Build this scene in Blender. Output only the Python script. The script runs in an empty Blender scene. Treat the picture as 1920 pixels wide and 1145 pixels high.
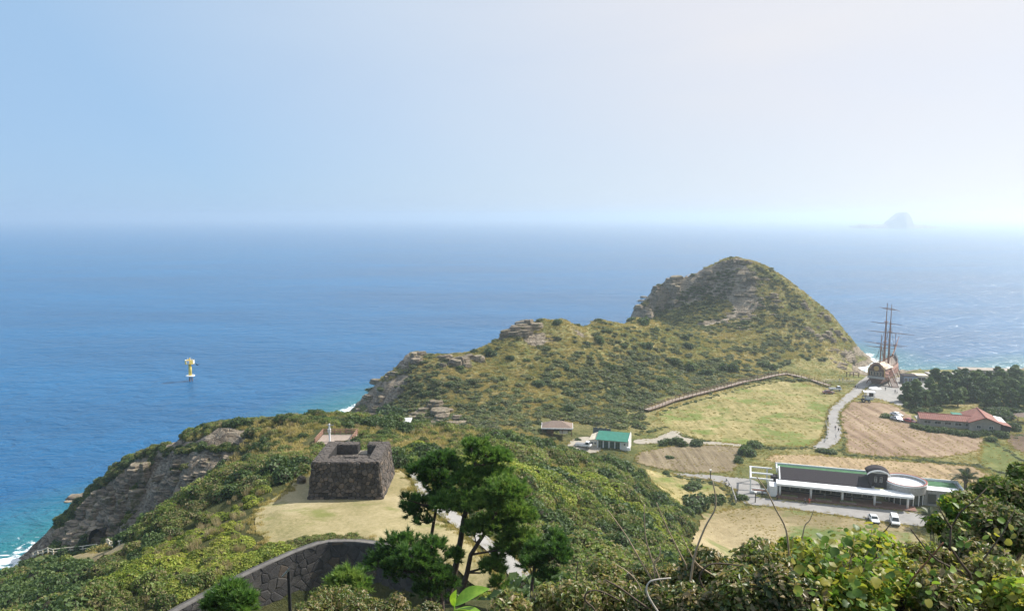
import bpy, bmesh, math, random
import numpy as np
from mathutils import Vector, Matrix, Euler

# ------------------------------------------------------------------ camera, sky, sun, exposure
SC = bpy.context.scene
COL = SC.collection
R = math.radians
F_PX, CX, CY, PITCH = 1400.0, 960.0, 572.5, R(6.78)      # focal length in photo pixels
EYE = np.array([0.0, 0.0, 77.0])

cam_d = bpy.data.cameras.new('camera')
cam_d.sensor_width = 36.0
cam_d.lens = 36.0 * F_PX / 1920.0
cam_d.clip_start = 0.1
cam_d.clip_end = 90000.0
cam = bpy.data.objects.new('camera', cam_d)
cam.location = EYE
cam.rotation_euler = (R(90) - PITCH, 0, 0)
COL.objects.link(cam)
SC.camera = cam

SUN_EL, SUN_AZ = R(44), R(66)          # azimuth measured clockwise from the view direction (+Y)
world = bpy.data.worlds.new('World')
SC.world = world
world.use_nodes = True
wn = world.node_tree.nodes
wn.clear()
w_out = wn.new('ShaderNodeOutputWorld')
w_bg = wn.new('ShaderNodeBackground')
w_sky = wn.new('ShaderNodeTexSky')
w_sky.sky_type = 'NISHITA'
w_sky.sun_disc = False
w_sky.sun_elevation = SUN_EL
w_sky.sun_rotation = SUN_AZ
w_sky.altitude = 0.0
w_sky.air_density = 0.7
w_sky.dust_density = 0.6
w_sky.ozone_density = 4.0
w_bg.inputs['Strength'].default_value = 0.113
def _wl(a, b): world.node_tree.links.new(a, b)
# thin high haze veiling the whole sky, whiter the nearer it lies to the sun
to_sun = Vector((math.sin(SUN_AZ) * math.cos(SUN_EL), math.cos(SUN_AZ) * math.cos(SUN_EL), math.sin(SUN_EL)))
w_tc = wn.new('ShaderNodeTexCoord')
w_dot = wn.new('ShaderNodeVectorMath'); w_dot.operation = 'DOT_PRODUCT'
_wl(w_tc.outputs['Generated'], w_dot.inputs[0]); w_dot.inputs[1].default_value = to_sun
w_mr = wn.new('ShaderNodeMapRange')
_wl(w_dot.outputs['Value'], w_mr.inputs['Value'])
w_mr.inputs['From Min'].default_value = -1.0
w_rp = wn.new('ShaderNodeValToRGB')
VEIL = [(0.30, (2.1, 3.3, 5.0)), (0.53, (2.45, 3.75, 5.35)), (0.67, (3.95, 4.65, 5.55)), (0.80, (5.25, 5.25, 5.5)), (1.0, (5.75, 5.7, 5.75))]
while len(w_rp.color_ramp.elements) < len(VEIL): w_rp.color_ramp.elements.new(0.5)
for e_, (p_, c_) in zip(w_rp.color_ramp.elements, VEIL):
    e_.position = p_; e_.color = (c_[0], c_[1], c_[2], 1)
_wl(w_mr.outputs[0], w_rp.inputs[0])
w_no = wn.new('ShaderNodeTexNoise')          # faint streaks of cirrus in the veil
w_mp = wn.new('ShaderNodeMapping'); w_mp.inputs['Scale'].default_value = (1.0, 2.2, 3.5); w_mp.inputs['Rotation'].default_value = (0.2, 0.5, 0.4)
_wl(w_tc.outputs['Generated'], w_mp.inputs['Vector']); _wl(w_mp.outputs[0], w_no.inputs['Vector'])
w_no.inputs['Scale'].default_value = 1.7; w_no.inputs['Detail'].default_value = 5; w_no.inputs['Distortion'].default_value = 0.6
w_nr = wn.new('ShaderNodeMapRange'); _wl(w_no.outputs['Fac'], w_nr.inputs['Value'])
w_nr.inputs['From Min'].default_value = 0.3; w_nr.inputs['From Max'].default_value = 0.75
w_nr.inputs['To Min'].default_value = 0.80; w_nr.inputs['To Max'].default_value = 0.95
w_mx = wn.new('ShaderNodeMix'); w_mx.data_type = 'RGBA'
_wl(w_nr.outputs[0], w_mx.inputs['Factor']); _wl(w_sky.outputs[0], w_mx.inputs[6]); _wl(w_rp.outputs[0], w_mx.inputs[7])
_wl(w_mx.outputs[2], w_bg.inputs[0])
_wl(w_bg.outputs[0], w_out.inputs[0])

sun_d = bpy.data.lights.new('sun', 'SUN')
sun_d.energy = 5.0
sun_d.angle = R(0.6)
sun_d.color = (1.0, 0.95, 0.87)
sun = bpy.data.objects.new('sun', sun_d)
sun.rotation_euler = to_sun.to_track_quat('Z', 'Y').to_euler()
sun.location = (0, 0, 200)
COL.objects.link(sun)

SC.view_settings.view_transform = 'Standard'
SC.view_settings.look = 'None'
SC.view_settings.exposure = 0.50
SC.view_settings.gamma = 1.0
SC.view_settings.use_curve_mapping = False
SC.cycles.volume_bounces = 2
SC.cycles.max_bounces = 6
SC.cycles.diffuse_bounces = 3
SC.cycles.glossy_bounces = 3
SC.cycles.transparent_max_bounces = 12
SC.cycles.use_denoising = True
SC.cycles.volume_max_steps = 256

# ------------------------------------------------------------------ helpers
random.seed(7)
RNG = np.random.default_rng(11)
SP, CP = math.sin(PITCH), math.cos(PITCH)

def ray(px, py):
    u, v = (px - CX) / F_PX, (py - CY) / F_PX
    return np.array([u, CP - v * SP, -SP - v * CP])

def at_z(px, py, z):
    d = ray(px, py)
    return EYE + d * ((z - EYE[2]) / d[2])

def at_y(px, py, y):
    d = ray(px, py)
    return EYE + d * (y / d[1])

def tag(o, label=None, cat=None, group=None, kind=None):
    if label: o['label'] = label
    if cat: o['category'] = cat
    if group: o['group'] = group
    if kind: o['kind'] = kind
    return o

def link(name, me, parent=None, mat=None, loc=None, rot=None, scale=None):
    o = bpy.data.objects.new(name, me)
    COL.objects.link(o)
    if parent: o.parent = parent
    if mat is not None and me is not None and not me.materials: me.materials.append(mat)
    if loc is not None: o.location = loc
    if rot is not None: o.rotation_euler = rot
    if scale is not None: o.scale = scale
    return o

def empty(name, loc=(0, 0, 0), rz=0.0, parent=None):
    o = bpy.data.objects.new(name, None)
    o.empty_display_size = 0.2
    COL.objects.link(o)
    o.location = loc
    o.rotation_euler = (0, 0, rz)
    if parent: o.parent = parent
    return o

def copy_tree(o, parent=None):
    c = o.copy()
    COL.objects.link(c)
    c.parent = parent
    for ch in list(o.children):
        copy_tree(ch, c)
    return c

class MB:
    """collects simple shapes into one mesh"""
    def __init__(s): s.v = []; s.f = []; s.mi = []; s.cur = 0
    def add(s, vs, fs):
        n = len(s.v)
        s.v += [tuple(map(float, p)) for p in vs]
        s.f += [tuple(i + n for i in f) for f in fs]
        s.mi += [s.cur] * len(fs)
        return s
    def box(s, c, d, rz=0.0, taper=1.0):
        x, y, z = d[0] / 2, d[1] / 2, d[2] / 2
        cs, sn = math.cos(rz), math.sin(rz)
        vs = []
        for k, (a, b, e) in enumerate([(-1,-1,-1),(1,-1,-1),(1,1,-1),(-1,1,-1),(-1,-1,1),(1,-1,1),(1,1,1),(-1,1,1)]):
            t = taper if e > 0 else 1.0
            px, py = a * x * t, b * y * t
            vs.append((c[0] + px * cs - py * sn, c[1] + px * sn + py * cs, c[2] + e * z))
        return s.add(vs, [(0,3,2,1),(4,5,6,7),(0,1,5,4),(1,2,6,5),(2,3,7,6),(3,0,4,7)])
    def bar(s, a, b, w, h=None):
        """square bar from a to b"""
        h = h or w
        a, b = Vector(a), Vector(b)
        d = (b - a).normalized()
        up = Vector((0, 0, 1)) if abs(d.z) < 0.95 else Vector((0, 1, 0))
        r = d.cross(up).normalized(); u = r.cross(d)
        vs = []
        for p in (a, b):
            for i, j in ((-1,-1),(1,-1),(1,1),(-1,1)):
                vs.append(p + r * (i * w / 2) + u * (j * h / 2))
        return s.add(vs, [(0,1,2,3),(7,6,5,4),(0,4,5,1),(1,5,6,2),(2,6,7,3),(3,7,4,0)])
    def tube(s, pts, rad, n=8, cap=True):
        pts = [Vector(p) for p in pts]
        rad = rad if isinstance(rad, (list, tuple)) else [rad] * len(pts)
        base = len(s.v); fs = []; vs = []
        ref = None
        for i, p in enumerate(pts):
            d = (pts[min(i + 1, len(pts) - 1)] - pts[max(i - 1, 0)]).normalized()
            if ref is None:
                ref = d.cross(Vector((0.31, 0.17, 0.93)) if abs(d.z) < 0.9 else Vector((1, 0.2, 0))).normalized()
            r = (ref - d * ref.dot(d)).normalized(); ref = r
            u = d.cross(r)
            for k in range(n):
                a = 2 * math.pi * k / n
                vs.append(p + (r * math.cos(a) + u * math.sin(a)) * rad[i])
        for i in range(len(pts) - 1):
            for k in range(n):
                k2 = (k + 1) % n
                fs.append((i * n + k, i * n + k2, (i + 1) * n + k2, (i + 1) * n + k))
        if cap:
            fs.append(tuple(range(n - 1, -1, -1)))
            fs.append(tuple((len(pts) - 1) * n + k for k in range(n)))
        return s.add(vs, fs)
    def prism(s, poly, z0, z1):
        n = len(poly)
        vs = [(x, y, z0) for x, y in poly] + [(x, y, z1) for x, y in poly]
        fs = [tuple(range(n - 1, -1, -1)), tuple(range(n, 2 * n))]
        fs += [(i, (i + 1) % n, n + (i + 1) % n, n + i) for i in range(n)]
        return s.add(vs, fs)
    def mesh(s, name, mats=None, smooth=False):
        me = bpy.data.meshes.new(name)
        me.from_pydata(s.v, [], s.f)
        for m in (mats or []):
            me.materials.append(m)
        if mats and len(mats) > 1:
            me.polygons.foreach_set('material_index', s.mi)
        if smooth:
            me.polygons.foreach_set('use_smooth', [True] * len(me.polygons))
        me.update()
        return me
    def build(s, name, mat, parent=None, smooth=False, **kw):
        me = s.mesh(name, mat if isinstance(mat, list) else [mat], smooth)
        return link(name, me, parent, **kw)

def bevel(o, w, seg=1):
    m = o.modifiers.new('bevel', 'BEVEL'); m.width = w; m.segments = seg; m.limit_method = 'ANGLE'
    return o

# ------------------------------------------------------------------ noise in numpy
def _hash(ix, iy, seed):
    n = (ix.astype(np.int64) * 374761393 + iy.astype(np.int64) * 668265263 + seed * 1442695041) & 0x7fffffff
    n = ((n ^ (n >> 13)) * 1274126177) & 0x7fffffff
    return ((n ^ (n >> 16)) & 0xffff) / 65535.0

def vnoise(x, y, seed=0):
    x = np.asarray(x, float); y = np.asarray(y, float)
    ix, iy = np.floor(x), np.floor(y)
    fx, fy = x - ix, y - iy
    fx = fx * fx * (3 - 2 * fx); fy = fy * fy * (3 - 2 * fy)
    a, b = _hash(ix, iy, seed), _hash(ix + 1, iy, seed)
    c, d = _hash(ix, iy + 1, seed), _hash(ix + 1, iy + 1, seed)
    return (a * (1 - fx) + b * fx) * (1 - fy) + (c * (1 - fx) + d * fx) * fy

def fbm(x, y, seed=0, octv=4):
    s = 0.0; a = 0.5; t = 0.0
    for o in range(octv):
        s = s + a * vnoise(x * 2 ** o, y * 2 ** o, seed + o * 17); t += a; a *= 0.5
    return s / t * 2 - 1

# ------------------------------------------------------------------ material helpers
class NT:
    def __init__(s, name):
        s.m = bpy.data.materials.new(name); s.m.use_nodes = True
        s.t = s.m.node_tree; s.n = s.t.nodes; s.n.clear()
        s.out = s.n.new('ShaderNodeOutputMaterial')
        s.b = s.n.new('ShaderNodeBsdfPrincipled')
        s.t.links.new(s.b.outputs[0], s.out.inputs[0])
    def node(s, t, **kw):
        nd = s.n.new(t)
        for k, v in kw.items():
            if k in nd.inputs: nd.inputs[k].default_value = v
            else: setattr(nd, k, v)
        return nd
    def l(s, a, b): s.t.links.new(a, b)
    def val(s, x, sock):
        if hasattr(x, 'is_output'): s.l(x, sock)
        else: sock.default_value = x
    def pos(s):
        if not hasattr(s, '_p'): s._p = s.node('ShaderNodeNewGeometry')
        return s._p.outputs['Position']
    def objc(s):
        if not hasattr(s, '_o'): s._o = s.node('ShaderNodeTexCoord')
        return s._o.outputs['Object']
    def scale(s, vec, sc):
        m = s.node('ShaderNodeVectorMath', operation='MULTIPLY'); s.l(vec, m.inputs[0]); m.inputs[1].default_value = sc
        return m.outputs[0]
    def noise(s, scale, detail=4, rough=0.6, vec=None, dist=0.0):
        n = s.node('ShaderNodeTexNoise', Scale=scale, Detail=detail, Roughness=rough, Distortion=dist)
        s.l(vec if vec is not None else s.pos(), n.inputs['Vector'])
        return n.outputs['Fac']
    def math(s, op, a, b=0.0, clamp=False):
        m = s.node('ShaderNodeMath', operation=op, use_clamp=clamp)
        s.val(a, m.inputs[0]); s.val(b, m.inputs[1])
        return m.outputs[0]
    def ramp(s, fac, stops):
        r = s.node('ShaderNodeValToRGB')
        el = r.color_ramp.elements
        while len(el) < len(stops): el.new(0.5)
        for e, (p, c) in zip(el, stops):
            e.position = p; e.color = (c[0], c[1], c[2], 1) if not isinstance(c, (int, float)) else (c, c, c, 1)
        s.l(fac, r.inputs[0])
        return r.outputs[0]
    def mix(s, fac, a, b, mode='MIX'):
        m = s.node('ShaderNodeMix', data_type='RGBA', blend_type=mode)
        s.val(fac, m.inputs['Factor'])
        for x, k in ((a, 6), (b, 7)):
            if hasattr(x, 'is_output'): s.l(x, m.inputs[k])
            else: m.inputs[k].default_value = (x[0], x[1], x[2], 1)
        return m.outputs[2]
    def attr(s, name, t='GEOMETRY', out='Fac'):
        a = s.node('ShaderNodeAttribute', attribute_name=name, attribute_type=t)
        return a.outputs[out]
    def rnd(s):
        return s.node('ShaderNodeObjectInfo').outputs['Random']
    def bump(s, h, strength=0.5, dist=0.1, normal=None):
        b = s.node('ShaderNodeBump', Strength=strength, Distance=dist)
        s.l(h, b.inputs['Height'])
        if normal is not None: s.l(normal, b.inputs['Normal'])
        s.l(b.outputs[0], s.b.inputs['Normal'])
        return b.outputs[0]
    def color(s, c):
        if hasattr(c, 'is_output'): s.l(c, s.b.inputs['Base Color'])
        else: s.b.inputs['Base Color'].default_value = (c[0], c[1], c[2], 1)
        return s
    def set(s, **kw):
        for k, v in kw.items():
            k = k.replace('_', ' ')
            s.val(v, s.b.inputs[k])
        return s

_pc = {}
def paint(name, c, rough=0.6, var=0.15, sc=3.0, metal=0.0, spec=0.3, bump=0.0, grime=0.0):
    """plain painted / plastered / metal surface with slight mottling and dirt"""
    if name in _pc: return _pc[name]
    t = NT(name)
    n = t.noise(sc, 5, 0.65)
    lo = tuple(x * (1 - var) for x in c); hi = tuple(min(1, x * (1 + var)) for x in c)
    col = t.ramp(n, [(0.3, lo), (0.7, hi)])
    if grime:
        g = t.noise(sc * 0.35, 6, 0.75, t.scale(t.pos(), (1, 1, 0.25)))
        gm = t.ramp(g, [(0.5, 0.0), (0.72, 1.0)])
        col = t.mix(t.math('MULTIPLY', gm, grime), col, (0.12, 0.11, 0.095))
    t.color(col).set(Roughness=rough, Metallic=metal)
    t.b.inputs['Specular IOR Level'].default_value = spec
    if bump: t.bump(n, 0.6, bump)
    _pc[name] = t.m
    return t.m

# ------------------------------------------------------------------ terrain heights from survey points
CPTS = []
def cz(px, py, z): CPTS.append(tuple(at_z(px, py, z)))
def cd(px, py, d): CPTS.append(tuple(at_y(px, py, d)))
def cw(x, y, z): CPTS.append((x, y, z))

# slope under the viewpoint
for p in [(0,0,75.2),(-8,0,75.0),(10,0,75.4),(0,4,74.2),(-7,5,72.6),(8,5,74.2),(0,9,71.3),(1,6.3,73.1),(4,6,73.4),(3,7.2,72.8),(5.5,8,72.7),(-2.3,9.5,71.3),(-3.5,8,72.0),(-8,10,69.0),(9,9,71.3),(14,10,72.0),
          (0,18,65.6),(-14,18,62.5),(16,18,65),(-4,30,60.3),(-20,30,55),(12,30,56.5),(-36,25,56),(30,25,58),(-3,36,57.5),
          (0,48,47),(-22,48,40),(14,48,47),(-40,45,42),(34,45,46),(-12,56,39.5),(-30,54,38),(-4,60,41),(8,60,42),(22,62,40),(45,62,36),(60,40,46),
          (-60,40,38),(-90,40,20),(-75,65,27),(-50,62,38.5),(-110,60,-4),(-100,85,6),(-115,95,-5),(-130,70,-6),(60,0,72),(-60,0,66),(-110,10,20),(-135,20,-6),
          (100,30,45),(100,70,22),(140,40,35),(70,80,26),(52,95,20),(150,90,16),(100,110,9),(60,120,11),(45,130,12.5),(200,60,20),(280,60,16),(280,140,7),(330,250,6)]:
    cw(*p)
# wall front ground and wall top (the step of the retaining wall)
WALL_TOP = [(-33.5,57.0),(-31.3,60.2),(-29.3,63.0),(-27.2,65.6),(-24.8,68.2),(-21.8,71.0),(-18.8,72.8),(-16.2,72.9),(-13.4,72.2),(-10.6,71.0),(-7.8,69.4)]
WALL_DROP = lambda x: 1.9 * min(1.0, max(0.0, (-19.5 - x) / 11.0)) ** 1.1
for i, (x, y) in enumerate(WALL_TOP):
    j0, j1 = max(i - 1, 0), min(i + 1, len(WALL_TOP) - 1)
    tx, ty = WALL_TOP[j1][0] - WALL_TOP[j0][0], WALL_TOP[j1][1] - WALL_TOP[j0][1]
    l = math.hypot(tx, ty); nx, ny = ty / l, -tx / l
    cw(x + nx * 1.3, y + ny * 1.3, 37.6)
    zt = 43.75 - WALL_DROP(x)
    cw(x - nx * 0.9, y - ny * 0.9, zt)
    cw(x - nx * 2.6, y - ny * 2.6, zt)
# lawn plateau with the beacon mound
for p in [(500,985),(560,1000),(640,1000),(720,985),(690,960),(540,960)]: cz(*p, 43.2)
for p in [(590,940),(700,940),(745,890),(650,900),(570,900),(620,870),(700,870)]: cz(*p, 42.5)
for p in [(770,890,42.3),(790,930,42.4),(800,965,42.6),(860,1000,42.6),(940,1050,42.3),(985,1085,42.0),(880,1060,42.6),(760,1010,43)]: cz(*p)
# left: bushes and the near edge
for p in [(300,1060,41),(400,1010,42.2),(200,1090,36.5),(100,1100,32),(0,1100,27.5),(0,1084,23.5),(60,1068,20.0),(30,1130,32),(150,1074,26),(250,1018,27),(300,974,32.5),(360,925,37),(430,890,39.8),(350,1000,38),(470,930,41.5),(500,880,41),(500,1040,43.2)]: cz(*p)
# gully, shore path, rock faces, ridge of the left headland
for p in [(150,1040,8),(70,1046,6),(232,1022,12),(190,1016,9.6)]: cz(*p)
cw(-100,128,4); cw(-112,140,-3); cw(-92,138,6); cw(-68,138,18); cw(-55,128,27); cw(-84,128,13)
for p in [(350,880,140),(300,920,142),(430,850,140),(230,900,158),(190,950,157.5),(120,1000,161),(480,838,135),(260,950,152),(400,880,136),(520,822,132),
          (250,872,161),(330,850,150),(600,814,130),(640,814,130)]: cd(*p)
RIDGE = [(66,1034,1.5),(85,1005,4),(100,985,6.5),(150,940,11.5),(200,890,17),(250,856,22.0),(300,835,26.2),(350,814,29.6),(400,801,32.3),(450,791,34.9),(530,786,37.8),(600,799,38.5),(660,804,37.7)]
for p in RIDGE: cz(*p)
for p in [(-118,176,-5),(-108,186,-5),(-100,190,-4),(-92,192,-4),(-84,192,-3),(-74,192,-3),(-64,190,-3),(-52,186,-2),(-40,186,2),(-30,190,4),(-60,174,18),(-75,180,8),(-45,168,24),(-30,168,26)]: cw(*p)
# near ridge to the right of the beacon, falling to the plain
for p in [(760,818,38),(830,816,35.5),(900,812,32),(960,822,29.5),(1060,850,23),(1190,882,15),(1230,940,14),(1290,1000,16),(1300,1042,18),
          (1100,900,28),(1000,900,36),(1000,980,38.5),(1100,1000,33.5),(1200,1000,25),(1150,950,26),(900,860,38),(900,930,40.5),(1000,850,31),(820,850,40.5)]: cz(*p)
for p in [(-22,196,17),(-4,196,16),(14,200,11),(28,206,8),(-30,212,11),(-10,215,10),(8,214,9)]: cw(*p)
# plain
FL = 6.0
for p in [(1240,890),(1260,920),(1210,870),(1300,945),(1350,970),(1320,1010),(1420,1000),(1500,1000),(1600,980),(1700,1000),(1800,1000),(1900,960),(1340,900),(1440,930),(1700,950),(1790,930),
          (1100,850),(1190,840),(1300,850),(1380,830),(1450,850),(1560,850),(1700,850),(1850,870),(1260,800),(1320,790),(1400,760),(1450,730),(1540,745),(1530,820),(1440,800),
          (1600,830),(1650,780),(1600,760),(1720,800),(1850,810),(1910,830),(1800,760),(1900,760),(1560,720)]: cz(*p, FL)
for p in [(1640,725),(1700,725),(1700,745),(1760,740),(1850,735),(1915,730),(1600,735)]: cz(*p, 5.0)
for p in [(1040,820,7.5),(1150,842,7),(1090,835,7.3),(1000,815,9),(960,808,11),(1240,790,6.5),(1210,800,7)]: cz(*p)
# middle hill
for p in [(690,735,288),(715,706,290),(745,692,292),(772,660,296),(800,664,297),(850,666,299),(905,650,305),(945,632,312),(965,610,316),(1010,599,325),(1050,598,335),(1110,600,352),(1180,601,370),(1215,604,378),
          (850,760,256),(1000,790,242),(760,770,262),(700,775,275),(900,720,272),(950,700,284),(1000,650,308),(1100,700,292),(1100,640,325),(1200,680,318),(1180,740,285),(1050,760,262),(900,680,290),(820,710,276),
          (1250,640,352),(1280,700,322),(1340,680,335),(1100,800,243)]: cd(*p)
cz(1205,775,7); cz(1300,742,7.5); cz(1400,716,8); cz(1470,706,8); cz(1530,716,7)
for p in [(-62,300,-4),(-54,312,-4),(-44,322,-4),(-30,326,-4),(-10,336,-4),(6,348,-4),(28,362,-4),(50,382,-4),(64,404,-3),(62,425,-4),(-75,285,-4),(-72,270,-3),(-60,262,0),(-50,256,4),(-80,255,-5),(-50,235,0),(-62,225,-4),(-40,222,4),
          (-48,306,10),(-35,314,12),(-12,324,14),(8,336,15),(30,350,16),(55,374,14)]: cw(*p)
# headland
for p in [(1377,483,430),(1356,487,431),(1402,488,429),(1350,490,431),(1320,503,433),(1290,516,434),(1270,527,436),(1250,526,437),(1225,541,436),(1212,560,434),(1192,578,430),(1186,592,426),
          (1420,492,428),(1440,501,425),(1475,523,420),(1505,547,415),(1540,573,409),(1560,592,405),(1582,628,397),(1598,660,387),(1612,692,376),
          (1400,540,412),(1390,560,407),(1380,582,402),(1340,602,398),(1300,612,394),(1280,560,424),(1330,540,424),(1300,590,410),(1360,560,415),(1240,580,425),
          (1500,640,376),(1450,690,342),(1570,700,347),(1450,600,390),(1520,590,398),(1400,640,370),(1350,640,372),(1550,660,372),(1480,560,404),(1400,690,335)]: cd(*p)
for p in [(68,456,-4),(80,468,-4),(95,475,-4),(115,480,-4),(140,480,-4),(165,470,-4),(185,452,-4),(200,430,-4),(201,405,-3),(194,386,-3),(187,374,-2),(92,455,16),(78,447,6),(112,458,28),(135,458,34),(158,448,26),(176,430,14),(100,446,30),(120,446,40)]: cw(*p)
# shore beyond the ship and far right land
for p in [(172,362,0.5),(190,362,1),(205,358,3),(220,352,4),(240,356,3),(260,366,2),(300,380,2),(200,376,-3),(230,374,-3),(270,388,-3),(320,400,-3),(360,420,-4),(340,340,6),(360,380,3),(260,330,5.5),(300,320,6),(230,320,5.2)]: cw(*p)
# open water
for p in [(-200,150,-8),(-200,300,-8),(-200,450,-8),(-200,60,-8),(-150,220,-8),(-120,250,-8),(-100,330,-8),(-60,400,-8),(0,420,-8),(40,480,-8),(130,500,-8),(220,480,-8),(260,430,-8),(320,450,-8),(380,500,-8),(-100,480,-8),(240,540,-8),(100,540,-8),(-145,120,-8),(-130,150,-8),(-130,190,-8),(-90,215,-7)]: cw(*p)

CP_ = np.array(CPTS)
_, keep = np.unique(np.round(CP_[:, :2] / 0.4), axis=0, return_index=True)
CP_ = CP_[np.sort(keep)]
def _rbf_fit(P):
    d = np.hypot(P[:, None, 0] - P[None, :, 0], P[:, None, 1] - P[None, :, 1])
    A = np.sqrt(d * d + 2.0)
    n = len(P)
    M = np.zeros((n + 3, n + 3)); M[:n, :n] = A - 0.02 * 0 + np.eye(n) * -0.15
    M[:n, n] = 1; M[:n, n + 1:] = P[:, :2]; M[n, :n] = 1; M[n + 1:, :n] = P[:, :2].T
    return np.linalg.solve(M, np.concatenate([P[:, 2], [0, 0, 0]]))
W_ = _rbf_fit(CP_)
def rbf(x, y):
    x = np.asarray(x, float).ravel(); y = np.asarray(y, float).ravel()
    out = np.empty_like(x)
    for i in range(0, len(x), 20000):
        a, b = x[i:i + 20000], y[i:i + 20000]
        d = np.sqrt((a[:, None] - CP_[None, :, 0]) ** 2 + (b[:, None] - CP_[None, :, 1]) ** 2 + 2.0)
        out[i:i + 20000] = d @ W_[:-3] + W_[-3] + W_[-2] * a + W_[-1] * b
    return out

GX0, GX1, GY0, GY1, GS = -150.0, 350.0, -12.0, 500.0, 1.0
gx = np.arange(GX0, GX1 + 0.1, GS); gy = np.arange(GY0, GY1 + 0.1, GS)
# coarse solve, then bilinear to the grid
cgx = np.arange(GX0, GX1 + 2.1, 2.0); cgy = np.arange(GY0, GY1 + 2.1, 2.0)
CXX, CYY = np.meshgrid(cgx, cgy)
HC = rbf(CXX, CYY).reshape(CXX.shape)
XX, YY = np.meshgrid(gx, gy)
def _bil(H, x0, y0, s, x, y):
    fx = np.clip((x - x0) / s, 0, H.shape[1] - 1.001); fy = np.clip((y - y0) / s, 0, H.shape[0] - 1.001)
    ix, iy = fx.astype(int), fy.astype(int); fx = fx - ix; fy = fy - iy
    return (H[iy, ix] * (1 - fx) + H[iy, ix + 1] * fx) * (1 - fy) + (H[iy + 1, ix] * (1 - fx) + H[iy + 1, ix + 1] * fx) * fy
HH = _bil(HC, GX0, GY0, 2.0, XX, YY)

# zone weights ------------------------------------------------------
def blob(x, y, cx, cy, rx, ry, rot=0.0):
    c, s = math.cos(rot), math.sin(rot)
    u, v = (x - cx) * c + (y - cy) * s, -(x - cx) * s + (y - cy) * c
    return np.clip(1.6 - np.sqrt((u / rx) ** 2 + (v / ry) ** 2) * 1.3, 0, 1)
gzy, gzx = np.gradient(HH, GS)
SLOPE = np.hypot(gzx, gzy)
nz_ = fbm(XX / 14, YY / 14, 3)
HEADW = np.clip((YY - 372 - np.maximum(0, 150 - XX) * 0.18) / 22, 0, 1) * (HH > -1)
CLIFFW = np.maximum.reduce([blob(XX, YY, -86, 158, 26, 15, R(-20)), blob(XX, YY, -62, 141, 13, 9, R(20)), blob(XX, YY, -100, 170, 20, 16, 0)])
ROCK = np.clip((SLOPE - 0.62 + nz_ * 0.28) * 2.6, 0, 1)
ROCK *= np.clip((YY - 125) / 8, 0, 1)
ROCK *= 1 - np.clip((XX - 60) / 20, 0, 1) * np.clip((360 - YY) / 20, 0, 1)
CREST = blob(XX, YY, 128, 414, 6, 26, R(-12)) * 1.0 + blob(XX, YY, 113, 398, 22, 5, R(10)) + blob(XX, YY, 100, 440, 17, 9, R(-5))
ROCK = np.clip(ROCK + np.clip(CREST, 0, 1) * (0.55 + nz_ * 0.8) * 1.1, 0, 1)
ROCK *= 1 - 0.75 * np.clip((XX - 132) / 8, 0, 1) * np.clip((YY - 350) / 10, 0, 1) * np.clip((HH - 5) / 4, 0, 1)
ROCK = np.clip(np.maximum(ROCK, np.clip(CLIFFW * 1.5 * (0.75 + fbm(XX / 9, YY / 9, 31) * 0.9) - 0.15, 0, 1)), 0, 1)
ROCK = np.where((HH < 2.2) & (YY > 118), np.maximum(ROCK, np.clip((2.4 - HH) / 1.0, 0, 1)), ROCK)
# strata: rock breaks into ledges
st = 1.9 + 0.0 * HH
zz = (HH + fbm(XX / 30, YY / 30, 5) * 1.6 + XX * 0.05) / st
fr = zz - np.floor(zz)
step = np.floor(zz) + np.clip((fr - 0.55) / 0.45, 0, 1) ** 1.5
HH = HH + ROCK * 0.85 * (step - zz + 0.4) * st * (HH > 0.2)
# unevenness, flats stay flat
FLAT = np.clip((SLOPE - 0.04) / 0.16, 0, 1)
LAWN = np.maximum(blob(XX, YY, -18, 86, 17, 18), blob(XX, YY, -6, 76, 12, 12))
FLAT = FLAT * (1 - np.clip(LAWN * 2, 0, 1)) * np.clip((YY - 3) / 10, 0, 1)
HH += FLAT * (fbm(XX / 9, YY / 9, 41, 5) * 0.9 + fbm(XX / 3.2, YY / 3.2, 47, 3) * 0.28) + ROCK * fbm(XX / 4, YY / 4, 53, 4) * 0.9 * (HH > -2)

def hz(x, y):
    return _bil(HH, GX0, GY0, GS, np.asarray(x, float), np.asarray(y, float))
def hz1(x, y):
    return float(_bil(HH, GX0, GY0, GS, np.array([x], float), np.array([y], float))[0])
_T = np.concatenate([np.arange(4, 120, 0.4), np.arange(120, 520, 0.6)])
def hit(px, py, dz=0.0):
    """where a sight line meets the ground"""
    d = ray(px, py); d = d / d[1]
    X, Y, Z = EYE[0] + d[0] * _T, EYE[1] + d[1] * _T, EYE[2] + d[2] * _T
    h = np.maximum(hz(X, Y), 0.0) + dz
    k = np.nonzero(Z <= h)[0]
    if not len(k): return at_z(px, py, 0.0)
    i = max(k[0], 1)
    a, b = (Z - h)[i - 1], (Z - h)[i]
    t = _T[i - 1] + (_T[i] - _T[i - 1]) * a / max(a - b, 1e-6)
    p = EYE + d * t
    p[2] = hz1(p[0], p[1])
    return p
def nrm(x, y, e=0.8):
    return Vector((hz1(x - e, y) - hz1(x + e, y), hz1(x, y - e) - hz1(x, y + e), 2 * e)).normalized()

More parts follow.
